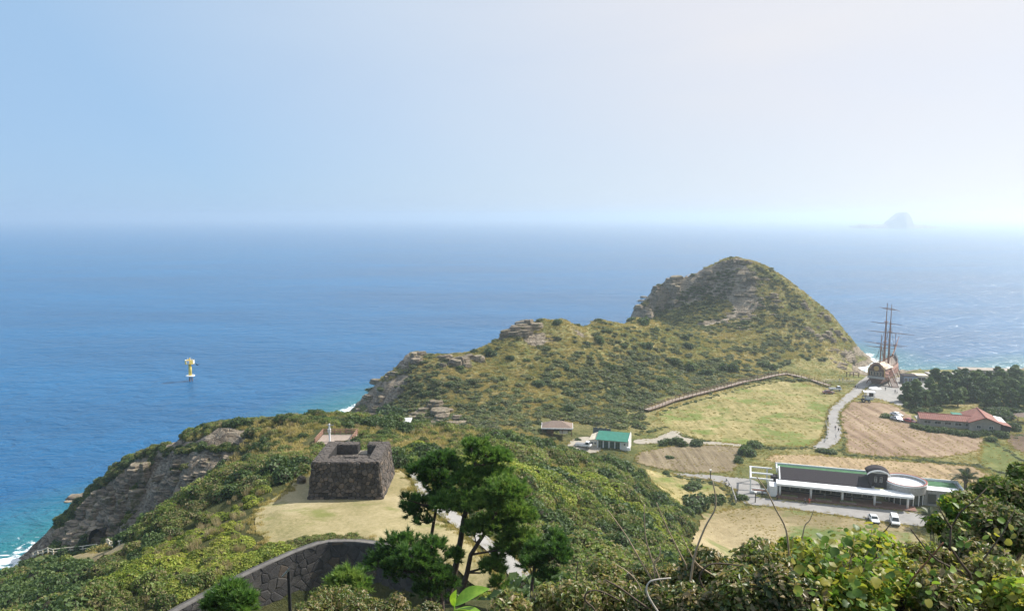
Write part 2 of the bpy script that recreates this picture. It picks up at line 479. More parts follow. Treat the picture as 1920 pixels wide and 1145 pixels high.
# ------------------------------------------------------------------ ground material and mesh
def ground_mat():
    t = NT('hillside_ground')
    big = t.noise(0.045, 5, 0.6)
    mid = t.noise(0.22, 5, 0.65)
    fine = t.noise(1.3, 4, 0.7)
    g = t.math('ADD', t.math('MULTIPLY', big, 0.55), t.math('MULTIPLY', mid, 0.45))
    grass = t.ramp(g, [(0.36, (0.105, 0.14, 0.042)), (0.45, (0.19, 0.20, 0.065)), (0.53, (0.32, 0.285, 0.115)), (0.61, (0.45, 0.36, 0.175))])
    grass = t.mix(t.ramp(fine, [(0.35, 0.0), (0.7, 0.75)]), grass, (0.045, 0.06, 0.02))
    lush = t.attr('lush')
    grass = t.mix(t.math('MULTIPLY', lush, 0.8, True), grass, t.ramp(mid, [(0.35, (0.030, 0.042, 0.016)), (0.65, (0.075, 0.085, 0.03))]))
    # rock: layered grey-brown tuff
    sv = t.node('ShaderNodeMapping'); sv.inputs['Scale'].default_value = (0.10, 0.10, 1.5); sv.inputs['Rotation'].default_value = (R(4), R(-9), 0)
    t.l(t.pos(), sv.inputs['Vector'])
    strata = t.noise(1.6, 6, 0.7, sv.outputs[0], 0.4)
    spk = t.noise(0.55, 6, 0.75)
    rock = t.ramp(t.math('ADD', t.math('MULTIPLY', strata, 0.6), t.math('MULTIPLY', spk, 0.4)), [(0.40, (0.10, 0.08, 0.06)), (0.46, (0.24, 0.195, 0.145)), (0.52, (0.36, 0.30, 0.225)), (0.60, (0.48, 0.405, 0.31))])
    rf = t.math('ADD', t.attr('rock'), t.math('MULTIPLY', t.math('SUBTRACT', t.noise(0.5, 5, 0.7), 0.5), 1.3))
    rmask = t.ramp(rf, [(0.42, 0.0), (0.56, 1.0)])
    col = t.mix(rmask, grass, rock)
    t.color(col).set(Roughness=0.95)
    t.b.inputs['Specular IOR Level'].default_value = 0.12
    cm = t.node('ShaderNodeMapping'); cm.inputs['Scale'].default_value = (0.42, 0.42, 0.16); cm.inputs['Rotation'].default_value = (0, R(14), 0); t.l(t.pos(), cm.inputs['Vector'])
    vo = t.node('ShaderNodeTexVoronoi', feature='DISTANCE_TO_EDGE', Scale=1.0); t.l(cm.outputs[0], vo.inputs['Vector'])
    crack = t.ramp(vo.outputs['Distance'], [(0.0, 0.0), (0.07, 1.0)])
    h = t.math('ADD', t.math('MULTIPLY', t.math('ADD', t.math('MULTIPLY', strata, 1.6), t.math('MULTIPLY', crack, 0.5)), rmask), t.math('MULTIPLY', t.noise(2.2, 6, 0.75), 0.7))
    t.bump(h, 1.0, 0.8)
    return t.m
M_GROUND = ground_mat()

def grid_mesh(name, X, Y, Z, attrs, keep=None):
    ny, nx = X.shape
    me = bpy.data.meshes.new(name)
    idx = np.arange(ny * nx).reshape(ny, nx)
    q = np.stack([idx[:-1, :-1], idx[:-1, 1:], idx[1:, 1:], idx[1:, :-1]], -1).reshape(-1, 4)
    co = np.stack([X, Y, Z], -1).reshape(-1, 3)
    if keep is not None:
        q = q[keep[:-1, :-1].ravel()]
        used = np.unique(q); mp = -np.ones(ny * nx, int); mp[used] = np.arange(len(used))
        q = mp[q]; co = co[used]
        attrs = {k: v.ravel()[used] for k, v in attrs.items()}
    me.vertices.add(len(co)); me.vertices.foreach_set('co', co.astype(np.float32).ravel())
    me.loops.add(len(q) * 4); me.loops.foreach_set('vertex_index', q.astype(np.int32).ravel())
    me.polygons.add(len(q)); me.polygons.foreach_set('loop_start', np.arange(0, len(q) * 4, 4, dtype=np.int32))
    me.polygons.foreach_set('loop_total', np.full(len(q), 4, np.int32))
    me.polygons.foreach_set('use_smooth', np.ones(len(q), bool))
    for k, v in attrs.items():
        a = me.attributes.new(k, 'FLOAT', 'POINT'); a.data.foreach_set('value', np.asarray(v, np.float32).ravel())
    me.update(calc_edges=True); me.validate()
    return me
LUSH = np.clip(1.2 - 0.8 * np.clip(blob(XX, YY, -5, 150, 42, 40), 0, 1) * (0.5 + fbm(XX / 12, YY / 12, 88)) - np.clip((YY - 200) / 60, 0, 1) * 1.0 - (np.clip((XX - 30) / 20, 0, 1) * np.clip((YY - 120) / 30, 0, 1)) + blob(XX, YY, 150, 378, 34, 26, R(-30)) * 0.8, 0, 1)
keepm = (HH > -5.5)
land = link('terrain', grid_mesh('terrain', XX, YY, HH, {'rock': ROCK, 'lush': LUSH}, keepm), mat=M_GROUND)
tag(land, kind='structure')

# ------------------------------------------------------------------ sea
def sea_mat():
    t = NT('sea_water')
    sh = t.attr('shore')                      # 1 at the waterline, 0 offshore (depth of the water)
    p = t.pos()
    v1 = t.scale(p, (0.55, 1.0, 1.0))
    swell = t.noise(0.035, 3, 0.5, v1, 0.4)
    chop = t.noise(0.16, 4, 0.62, v1, 0.5)
    rip = t.noise(0.62, 4, 0.6, v1, 0.3)
    patch = t.noise(0.006, 4, 0.55, t.scale(p, (0.5, 1.3, 1)))
    deep = t.ramp(patch, [(0.34, (0.004, 0.078, 0.195)), (0.66, (0.008, 0.118, 0.275))])
    col = t.mix(t.ramp(sh, [(0.0, 0.0), (0.85, 1.0)]), deep, (0.014, 0.145, 0.170))
    # breaking foam hugging the rocks
    fn = t.math('ADD', t.math('MULTIPLY', t.noise(0.30, 6, 0.72, None, 1.0), 0.75), t.math('MULTIPLY', t.noise(0.05, 3), 0.35))
    fo = t.ramp(t.math('ADD', fn, t.math('MULTIPLY', t.math('SUBTRACT', sh, 0.905), 1.0)), [(0.50, 0.0), (0.56, 1.0)])
    col = t.mix(fo, col, (0.78, 0.82, 0.84))
    t.color(col)
    t.set(Roughness=t.math('ADD', t.math('ADD', 0.14, t.math('MULTIPLY', patch, 0.18)), t.math('MULTIPLY', fo, 0.6)))
    t.b.inputs['IOR'].default_value = 1.33
    h = t.math('ADD', t.math('ADD', t.math('MULTIPLY', swell, 1.6), t.math('MULTIPLY', chop, 1.15)), t.math('MULTIPLY', rip, 0.30))
    t.bump(h, 1.0, 2.3)
    return t.m
M_SEA = sea_mat()
# water depth in front of the coast, as an attribute of the near sheet
sx = np.arange(-300, 501, 4.0); sy = np.arange(-60, 701, 4.0)
SX, SY = np.meshgrid(sx, sy)
LX, LY = XX[::3, ::3], YY[::3, ::3]; LM = HH[::3, ::3] > 0.0
lp = np.stack([LX[LM], LY[LM]], -1)
edge = LM & ~(np.roll(LM, 1, 0) & np.roll(LM, -1, 0) & np.roll(LM, 1, 1) & np.roll(LM, -1, 1))
ep = np.stack([LX[edge], LY[edge]], -1)
dist = np.full(SX.size, 1e9)
for i in range(0, len(ep), 400):
    e = ep[i:i + 400]
    dist = np.minimum(dist, np.sqrt((SX.ravel()[:, None] - e[None, :, 0]) ** 2 + (SY.ravel()[:, None] - e[None, :, 1]) ** 2).min(1))
SHORE = np.clip(1 - dist / 40.0, 0, 1).reshape(SX.shape)
far_r = 60000.0
me = grid_mesh('sea', SX, SY, np.zeros_like(SX), {'shore': SHORE})
bm = bmesh.new(); bm.from_mesh(me)
lay = bm.verts.layers.float.get('shore')
x0, x1, y0, y1 = sx[0], sx[-1], sy[0], sy[-1]
ring = [bm.verts.new(c) for c in ((-far_r, -3000, 0), (far_r, -3000, 0), (far_r, far_r, 0), (-far_r, far_r, 0))]
bm.verts.ensure_lookup_table()
cor = {}
for v in bm.verts:
    for k, c in enumerate(((x0, y0), (x1, y0), (x1, y1), (x0, y1))):
        if abs(v.co.x - c[0]) < 0.1 and abs(v.co.y - c[1]) < 0.1: cor[k] = v
def side(k):
    if k == 0: f = lambda v: abs(v.co.y - y0) < 0.1; key = lambda v: v.co.x
    if k == 1: f = lambda v: abs(v.co.x - x1) < 0.1; key = lambda v: v.co.y
    if k == 2: f = lambda v: abs(v.co.y - y1) < 0.1; key = lambda v: -v.co.x
    if k == 3: f = lambda v: abs(v.co.x - x0) < 0.1; key = lambda v: -v.co.y
    return sorted([v for v in bm.verts if f(v) and v not in ring], key=key)
for k in range(4):
    s = side(k)
    bm.faces.new([ring[k], ring[(k + 1) % 4]] + s[::-1])
bmesh.ops.recalc_face_normals(bm, faces=bm.faces)
for v in bm.verts:
    if v in ring: v[lay] = 0.0
bm.to_mesh(me); bm.free()
sea = link('sea', me, mat=M_SEA)
tag(sea, kind='structure')

# ------------------------------------------------------------------ haze: one closed box of even sea air
hm = bpy.data.materials.new('sea_haze'); hm.use_nodes = True
hn = hm.node_tree.nodes; hn.clear()
ho = hn.new('ShaderNodeOutputMaterial'); hv = hn.new('ShaderNodeVolumePrincipled')
hv.inputs['Color'].default_value = (0.80, 0.915, 1.0, 1)
hv.inputs['Density'].default_value = 0.00026
hv.inputs['Anisotropy'].default_value = 0.6
hm.node_tree.links.new(hv.outputs[0], ho.inputs['Volume'])
haze = MB().box((0, 28400, 60), (121000, 63600, 140)).build('haze', hm)
haze.location.z = -10.5
tag(haze, 'pale blue sea haze over the water', kind='stuff')

# ------------------------------------------------------------------ draped sheets: lawn, fields, roads
def world_poly(px_poly, step=2.5, jit=0.0, seed=0):
    P = [np.array(hit(x, y)[:2]) for x, y in px_poly]
    for _ in range(2):                                   # round the corners
        P = [q for i in range(len(P)) for q in (P[i] * 0.75 + P[(i + 1) % len(P)] * 0.25, P[i] * 0.25 + P[(i + 1) % len(P)] * 0.75)]
    out = []
    for i in range(len(P)):
        a, b = np.array(P[i]), np.array(P[(i + 1) % len(P)])
        n = max(1, int(np.hypot(*(b - a)) / step))
        for k in range(n):
            p = a + (b - a) * k / n
            if jit:
                p = p + np.array([fbm(p[0] / 2.5, p[1] / 2.5, seed, 3), fbm(p[0] / 2.5, p[1] / 2.5, seed + 9, 3)]) * jit
            out.append((float(p[0]), float(p[1])))
    return out

OUTLINES = {}
def drape(name, px_poly, mat, off, jit=0.0, seed=0, cell=2.0, world=False):
    P = px_poly if world else world_poly(px_poly, 1.2, jit, seed)
    OUTLINES[name] = P
    bm = bmesh.new()
    vs = [bm.verts.new((x, y, 0)) for x, y in P]
    es = [bm.edges.new((vs[i], vs[(i + 1) % len(vs)])) for i in range(len(vs))]
    bmesh.ops.triangle_fill(bm, use_beauty=True, use_dissolve=False, edges=es)
    xs = [p[0] for p in P]; ys = [p[1] for p in P]
    for ax, lo, hi in ((0, min(xs), max(xs)), (1, min(ys), max(ys))):
        k = math.floor(lo / cell) * cell + cell
        while k < hi:
            co = (k, 0, 0) if ax == 0 else (0, k, 0); no = (1, 0, 0) if ax == 0 else (0, 1, 0)
            bmesh.ops.bisect_plane(bm, geom=bm.verts[:] + bm.edges[:] + bm.faces[:], dist=1e-5, plane_co=co, plane_no=no)
            k += cell
    co = np.array([v.co[:2] for v in bm.verts])
    z = hz(co[:, 0], co[:, 1])
    for d in ((0.7, 0), (-0.7, 0), (0, 0.7), (0, -0.7)):
        z = np.maximum(z, hz(co[:, 0] + d[0], co[:, 1] + d[1]) - 0.03)
    for v, zz_ in zip(bm.verts, z): v.co.z = zz_ + off
    for f in bm.faces:
        f.normal_update()
        if f.normal.z < 0: f.normal_flip()
        f.smooth = True
    me = bpy.data.meshes.new(name); bm.to_mesh(me); bm.free()
    o = link(name, me, mat=mat)
    return tag(o, kind='structure')

def field_mat(name, stops, rows=None, big=0.05, fine=1.1, green=None, bumpd=0.25, gpos=0.55):
    t = NT(name)
    a = t.noise(big, 5, 0.65, None, 0.6); b = t.noise(fine, 5, 0.75)
    f = t.math('ADD', t.math('MULTIPLY', a, 0.62), t.math('MULTIPLY', b, 0.38))
    h = b
    if rows:
        ang, freq, amt = rows
        mp = t.node('ShaderNodeMapping'); mp.inputs['Rotation'].default_value = (0, 0, ang); mp.inputs['Scale'].default_value = (freq, freq * 0.06, 1)
        t.l(t.pos(), mp.inputs['Vector'])
        rw = t.noise(1.0, 3, 0.6, mp.outputs[0], 0.3)
        f = t.math('ADD', t.math('MULTIPLY', f, 1 - amt), t.math('MULTIPLY', rw, amt))
        h = t.math('ADD', h, rw)
    col = t.ramp(f, stops)
    if green:
        gm = t.ramp(t.noise(big * 1.4, 4, 0.6, t.scale(t.pos(), (1.0, 1.4, 1))), [(gpos, 0.0), (gpos + 0.12, 1.0)])
        col = t.mix(t.math('MULTIPLY', gm, 0.8), col, green)
    col = t.mix(t.ramp(t.noise(fine * 4, 4, 0.8), [(0.45, 0.0), (0.75, 0.5)]), col, (0.05, 0.045, 0.02))
    t.color(col).set(Roughness=0.95)
    t.b.inputs['Specular IOR Level'].default_value = 0.1
    t.bump(h, 0.8, bumpd)
    return t.m

M_LAWN = field_mat('lawn_grass', [(0.38, (0.20, 0.185, 0.085)), (0.48, (0.31, 0.265, 0.14)), (0.60, (0.42, 0.355, 0.215))], big=0.12, fine=2.5, green=(0.17, 0.19, 0.055), bumpd=0.06, gpos=0.58)
M_MEADOW = field_mat('meadow_grass', [(0.36, (0.12, 0.12, 0.045)), (0.46, (0.235, 0.21, 0.085)), (0.55, (0.36, 0.30, 0.145)), (0.64, (0.46, 0.385, 0.20))], big=0.07, fine=0.55, green=(0.13, 0.19, 0.04), rows=(R(20), 0.5, 0.30), gpos=0.50)
M_TAN = field_mat('mown_field', [(0.36, (0.20, 0.145, 0.085)), (0.48, (0.34, 0.25, 0.15)), (0.60, (0.46, 0.345, 0.21))], big=0.10, fine=0.6, rows=(R(-76), 0.55, 0.45))
M_BROWN = field_mat('ploughed_field', [(0.36, (0.13, 0.10, 0.065)), (0.48, (0.215, 0.17, 0.11)), (0.60, (0.30, 0.245, 0.165))], big=0.09, fine=0.8, rows=(R(60), 0.75, 0.5))
M_FIELD = field_mat('dry_crop_field', [(0.36, (0.165, 0.112, 0.078)), (0.48, (0.275, 0.195, 0.135)), (0.60, (0.39, 0.295, 0.205))], big=0.10, fine=0.7, rows=(R(8), 0.42, 0.5))
M_FRONT = field_mat('front_meadow', [(0.38, (0.22, 0.18, 0.095)), (0.50, (0.31, 0.25, 0.145)), (0.60, (0.40, 0.33, 0.20))], big=0.05, fine=0.8, green=(0.10, 0.165, 0.035), gpos=0.52)
M_SOIL = field_mat('dark_soil', [(0.38, (0.10, 0.068, 0.048)), (0.50, (0.15, 0.105, 0.075)), (0.60, (0.20, 0.145, 0.10))], big=0.1, fine=1.0)
M_VERGE = field_mat('green_verge', [(0.38, (0.085, 0.115, 0.032)), (0.50, (0.14, 0.16, 0.05)), (0.60, (0.22, 0.22, 0.08))], big=0.12, fine=0.9)
def road_mat(name, c):
    t = NT(name)
    a = t.noise(0.35, 6, 0.7); b = t.noise(6.0, 4, 0.8)
    col = t.ramp(t.math('ADD', t.math('MULTIPLY', a, 0.6), t.math('MULTIPLY', b, 0.4)), [(0.36, tuple(x * 0.72 for x in c)), (0.5, c), (0.64, tuple(x * 1.2 for x in c))])
    t.color(col).set(Roughness=0.9); t.bump(b, 0.5, 0.03)
    return t.m
M_ROAD = road_mat('concrete_lane', (0.27, 0.258, 0.245))
M_PLAZA = road_mat('paved_plaza', (0.29, 0.28, 0.265))
M_GRAVEL = road_mat('gravel_yard', (0.33, 0.295, 0.24))

drape('lawn', [(466,978),(500,945),(548,905),(590,880),(640,868),(744,874),(770,898),(782,930),(800,955),(852,995),(905,1045),(940,1090),(900,1112),(830,1072),(760,1038),(700,1014),(600,1012),(530,1026),(486,1012)], M_LAWN, 0.04, 1.1, 3)
drape('meadow_field', [(1224,770),(1300,748),(1400,722),(1470,711),(1530,724),(1572,738),(1578,748),(1551,768),(1548,790),(1550,806),(1540,822),(1520,836),(1430,836),(1330,826),(1270,812),(1242,792)], M_MEADOW, 0.05, 1.6, 5)
drape('ploughed_field', [(1186,850),(1240,838),(1300,832),(1402,838),(1390,862),(1375,886),(1330,886),(1258,882),(1192,868)], M_BROWN, 0.05, 1.6, 7)
drape('crop_field', [(1592,752),(1640,752),(1692,764),(1722,800),(1790,806),(1850,818),(1838,852),(1700,858),(1590,850),(1584,836),(1586,812),(1576,790),(1580,768)], M_FIELD, 0.05, 1.6, 9)
drape('mown_field', [(1436,852),(1530,852),(1640,862),(1760,868),(1830,876),(1870,900),(1800,905),(1640,890),(1440,868)], M_TAN, 0.05, 1.6, 11)
drape('grass_field', [(1196,874),(1258,889),(1300,896),(1345,904),(1372,926),(1330,948),(1290,955),(1240,925)], M_MEADOW, 0.05, 1.6, 13)
drape('front_field', [(1300,975),(1340,958),(1390,950),(1440,951),(1560,966),(1640,978),(1700,986),(1740,1010),(1760,1060),(1600,1090),(1420,1080),(1300,1050)], M_FRONT, 0.05, 1.6, 15)
drape('verge_strip', [(1850,820),(1890,838),(1920,856),(1960,900),(1880,900),(1836,876),(1838,854)], M_VERGE, 0.05, 1.6, 17)
drape('soil_field', [(1880,812),(1960,812),(1980,860),(1925,852),(1893,835)], M_SOIL, 0.05, 0.5, 19)
drape('coast_road', [(1516,842),(1540,826),(1551,808),(1549,786),(1553,768),(1580,744),(1604,724),(1622,706),(1638,700),(1646,712),(1622,730),(1602,748),(1579,768),(1571,786),(1581,808),(1577,824),(1556,842)], M_ROAD, 0.10, 0.0)
drape('harbour_plaza', [(1612,744),(1640,716),(1690,704),(1740,708),(1760,730),(1728,748),(1722,770),(1690,762),(1650,748)], M_PLAZA, 0.08, 0.3, 21)
drape('village_lane', [(1250,885),(1300,888),(1360,893),(1402,897),(1424,903),(1428,922),(1410,932),(1470,938),(1560,946),(1650,954),(1720,962),(1770,968),(1766,990),(1720,986),(1640,975),(1540,961),(1440,948),(1388,945),(1378,915),(1340,900),(1290,894)], M_ROAD, 0.09, 0.2, 23)
drape('farm_yard', [(1066,826),(1090,818),(1118,820),(1132,848),(1090,846),(1064,840)], M_GRAVEL, 0.06, 0.4, 25)
drape('farm_track', [(1186,824),(1230,822),(1262,806),(1284,812),(1270,818),(1330,827),(1404,834),(1404,839),(1320,833),(1250,830),(1188,833)], M_GRAVEL, 0.09, 0.3, 27)
drape('shore_path', [(58,1052),(110,1046),(160,1042),(205,1034),(240,1024),(244,1032),(205,1046),(160,1053),(110,1058),(66,1058)], M_FRONT, 0.12, 0.5, 31)
drape('beacon_path', [(760,880),(776,879),(792,893),(806,920),(836,945),(884,985),(940,1030),(985,1065),(1006,1100),(970,1108),(948,1068),(896,1022),(846,982),(800,950),(784,926),(774,900)], M_PLAZA, 0.10, 0.0)

# ------------------------------------------------------------------ stone masonry
def voronoi_cells(w, h, size, rng, aspect=1.25, jitter=0.42, sizev=None):
    """irregular stones filling a w x h rectangle; returns polygons"""
    dx, dy = size * aspect, size
    pts = []
    ny = max(1, round(h / dy)); nx = max(1, round(w / dx))
    for j in range(-1, ny + 1):
        for i in range(-1, nx + 2):
            x = (i + 0.5 + (0.5 if j % 2 else 0.0)) * w / nx + rng.uniform(-jitter, jitter) * dx
            y = (j + 0.5) * h / ny + rng.uniform(-jitter, jitter) * dy * 0.8
            pts.append((x, y))
    pts = np.array(pts); pts = pts[rng.random(len(pts)) > 0.16]
    ex = pts[rng.random(len(pts)) < 0.16]; pts = np.concatenate([pts, ex + rng.normal(0, 0.5, ex.shape) * [dx, dy]])
    cells = []
    for i, (x, y) in enumerate(pts):
        if not (-0.5 * dx < x < w + 0.5 * dx and -0.5 * dy < y < h + 0.5 * dy): continue
        poly = [(max(0, x - 3 * dx), max(0, y - 3 * dy)), (min(w, x + 3 * dx), max(0, y - 3 * dy)), (min(w, x + 3 * dx), min(h, y + 3 * dy)), (max(0, x - 3 * dx), min(h, y + 3 * dy))]
        d = np.hypot((pts[:, 0] - x), (pts[:, 1] - y))
        for k in np.argsort(d)[1:14]:
            mx, my = (pts[k, 0] + x) / 2, (pts[k, 1] + y) / 2
            nx_, ny_ = pts[k, 0] - x, pts[k, 1] - y
            new = []
            for a in range(len(poly)):
                p, q = poly[a], poly[(a + 1) % len(poly)]
                dp = (p[0] - mx) * nx_ + (p[1] - my) * ny_; dq = (q[0] - mx) * nx_ + (q[1] - my) * ny_
                if dp <= 0: new.append(p)
                if dp * dq < 0:
                    s = dp / (dp - dq); new.append((p[0] + (q[0] - p[0]) * s, p[1] + (q[1] - p[1]) * s))
            poly = new
            if len(poly) < 3: break
        if len(poly) >= 3:
            ar = 0.5 * abs(sum(poly[a][0] * poly[(a + 1) % len(poly)][1] - poly[(a + 1) % len(poly)][0] * poly[a][1] for a in range(len(poly))))
            if ar > 0.08 * size * size: cells.append(poly)
    return cells

def stone_geo(poly, fmap, proud, gap, rng):
    """poly in wall coordinates -> vertices/faces; fmap(s, t, depth) -> xyz"""
    c = np.mean(poly, 0); n = len(poly); P = np.array(poly)
    r = np.mean(np.hypot(*(P - c).T))
    def ins(g): return c + (P - c) * max(0.2, 1 - g / r)
    tilt = rng.uniform(-0.25, 0.25, 2) * proud / r
    rings = [(ins(gap * 0.5), -0.12), (ins(gap), proud * 0.45), (ins(gap + 0.16 * r), proud)]
    vs = []; fs = []
    for Q, d in rings:
        for s, t in Q:
            dd = d + (((s - c[0]) * tilt[0] + (t - c[1]) * tilt[1]) if d > 0 else 0)
            vs.append(fmap(s, t, dd + (rng.uniform(-0.12, 0.12) * proud if d > 0 else 0)))
    vs.append(fmap(c[0], c[1], proud * 1.12))
    for k in range(2):
        for a in range(n):
            b = (a + 1) % n
            fs.append((k * n + a, k * n + b, (k + 1) * n + b, (k + 1) * n + a))
    for a in range(n): fs.append((2 * n + a, 2 * n + (a + 1) % n, 3 * n))
    return vs, fs

def stone_mat(name, cols, joint=None):
    t = NT(name)
    r = t.rnd()
    a = t.noise(1.6, 6, 0.7); b = t.noise(9.0, 5, 0.8)
    base = t.ramp(r, cols)
    k = t.math('ADD', t.math('MULTIPLY', a, 0.5), t.math('MULTIPLY', b, 0.5))
    col = t.mix(t.ramp(k, [(0.40, 0.0), (0.62, 1.0)]), t.mix(1.0, base, (0.55, 0.55, 0.55), 'MULTIPLY'), base)
    lich = t.ramp(t.noise(3.2, 5, 0.8), [(0.60, 0.0), (0.72, 0.8)])
    col = t.mix(t.math('MULTIPLY', lich, 0.45), col, (0.22, 0.20, 0.16))
    t.color(col).set(Roughness=0.92); t.b.inputs['Specular IOR Level'].default_value = 0.2
    t.bump(b, 0.9, 0.06)
    return t.m
M_BASALT = stone_mat('basalt_stone', [(0.0, (0.070, 0.062, 0.057)), (0.45, (0.118, 0.104, 0.095)), (0.80, (0.175, 0.15, 0.132)), (1.0, (0.26, 0.20, 0.15))])
M_WALLST = stone_mat('wall_stone', [(0.0, (0.066, 0.063, 0.064)), (0.5, (0.085, 0.082, 0.082)), (0.88, (0.108, 0.101, 0.095)), (1.0, (0.16, 0.12, 0.085))])
M_MORTAR = paint('dark_mortar', (0.03, 0.028, 0.028), 0.95, 0.3, 2.0)
M_WMORTAR = paint('wall_mortar', (0.085, 0.082, 0.08), 0.95, 0.3, 2.0)
M_COPE = paint('coping_stone', (0.15, 0.14, 0.13), 0.9, 0.3, 1.5, bump=0.05)

def stone_objs(items, mat, parent, limit, rest_name):
    """items: (size key, vs, fs); the largest become parts, the rest one part"""
    items.sort(key=lambda q: -q[0])
    for k, vs, fs in items[:limit]:
        MB().add(vs, fs).build('stone', mat, parent)
    if items[limit:]:
        mb = MB()
        for k, vs, fs in items[limit:]: mb.add(vs, fs)
        o = mb.build(rest_name, mat, parent); tag(o, kind='stuff')

# ------------------------------------------------------------------ retaining wall below the lawn
def retaining_wall():
    rng = np.random.default_rng(5)
    root = empty('retaining_wall', (WALL_TOP[4][0], WALL_TOP[4][1], 37.5))
    tag(root, 'curved grey basalt retaining wall below the beacon lawn', 'wall', kind='thing')
    O = np.array(root.location)
    pl = np.array(WALL_TOP); seg = np.hypot(*np.diff(pl, axis=0).T); cum = np.concatenate([[0], np.cumsum(seg)])
    H = 6.6; ztop = 44.05
    def along(s):
        s = min(max(s, 0), cum[-1] - 1e-4); i = int(np.searchsorted(cum, s, 'right') - 1); f = (s - cum[i]) / seg[i]
        p = pl[i] * (1 - f) + pl[i + 1] * f
        e = 0.6; 
        def q(s2):
            s2 = min(max(s2, 0), cum[-1] - 1e-4); j = int(np.searchsorted(cum, s2, 'right') - 1); g = (s2 - cum[j]) / seg[j]
            return pl[j] * (1 - g) + pl[j + 1] * g
        tdir = q(s + e) - q(s - e); tdir = tdir / np.hypot(*tdir)
        return p, np.array([tdir[1], -tdir[0]])
    def fmap(s, t, d):
        p, n = along(s)
        b = (H - t) * 0.10 + d                     # battered face
        return (p[0] + n[0] * b - O[0], p[1] + n[1] * b - O[1], ztop - WALL_DROP(p[0]) - H + t - O[2])
    # backing
    mb = MB(); N = 60; vs = []; fs = []
    for i in range(N + 1):
        s = cum[-1] * i / N
        vs += [fmap(s, 0, -0.02), fmap(s, H - 0.02, -0.02), tuple(np.array(fmap(s, H - 0.02, -0.9))), ]
    for i in range(N):
        a = i * 3; b = a + 3
        fs += [(a, b, b + 1, a + 1), (a + 1, b + 1, b + 2, a + 2)]
    mb.add(vs, fs).build('wall_core', M_WMORTAR, root)
    mb = MB(); vs = []; fs = []
    for i in range(N + 1):
        s = cum[-1] * i / N
        for (t, d) in ((H, 0.06), (H + 0.07, 0.03), (H + 0.07, -0.45), (H, -0.5)): vs.append(fmap(s, t, d))
    for i in range(N):
        a = i * 4; b = a + 4
        fs += [(a, b, b + 1, a + 1), (a + 1, b + 1, b + 2, a + 2), (a + 2, b + 2, b + 3, a + 3)]
    mb.add(vs, fs).build('coping', M_COPE, root)
    items = []
    for poly in voronoi_cells(cum[-1], H, 0.80, rng, 1.3, 0.5):
        c = np.mean(poly, 0)
        vs, fs = stone_geo(poly, fmap, rng.uniform(0.02, 0.09), 0.02, rng)
        items.append((c[1], vs, fs))               # the upper courses are the ones in view
    stone_objs(items, M_WALLST, root, 290, 'lower_stones')
    return root
retaining_wall()

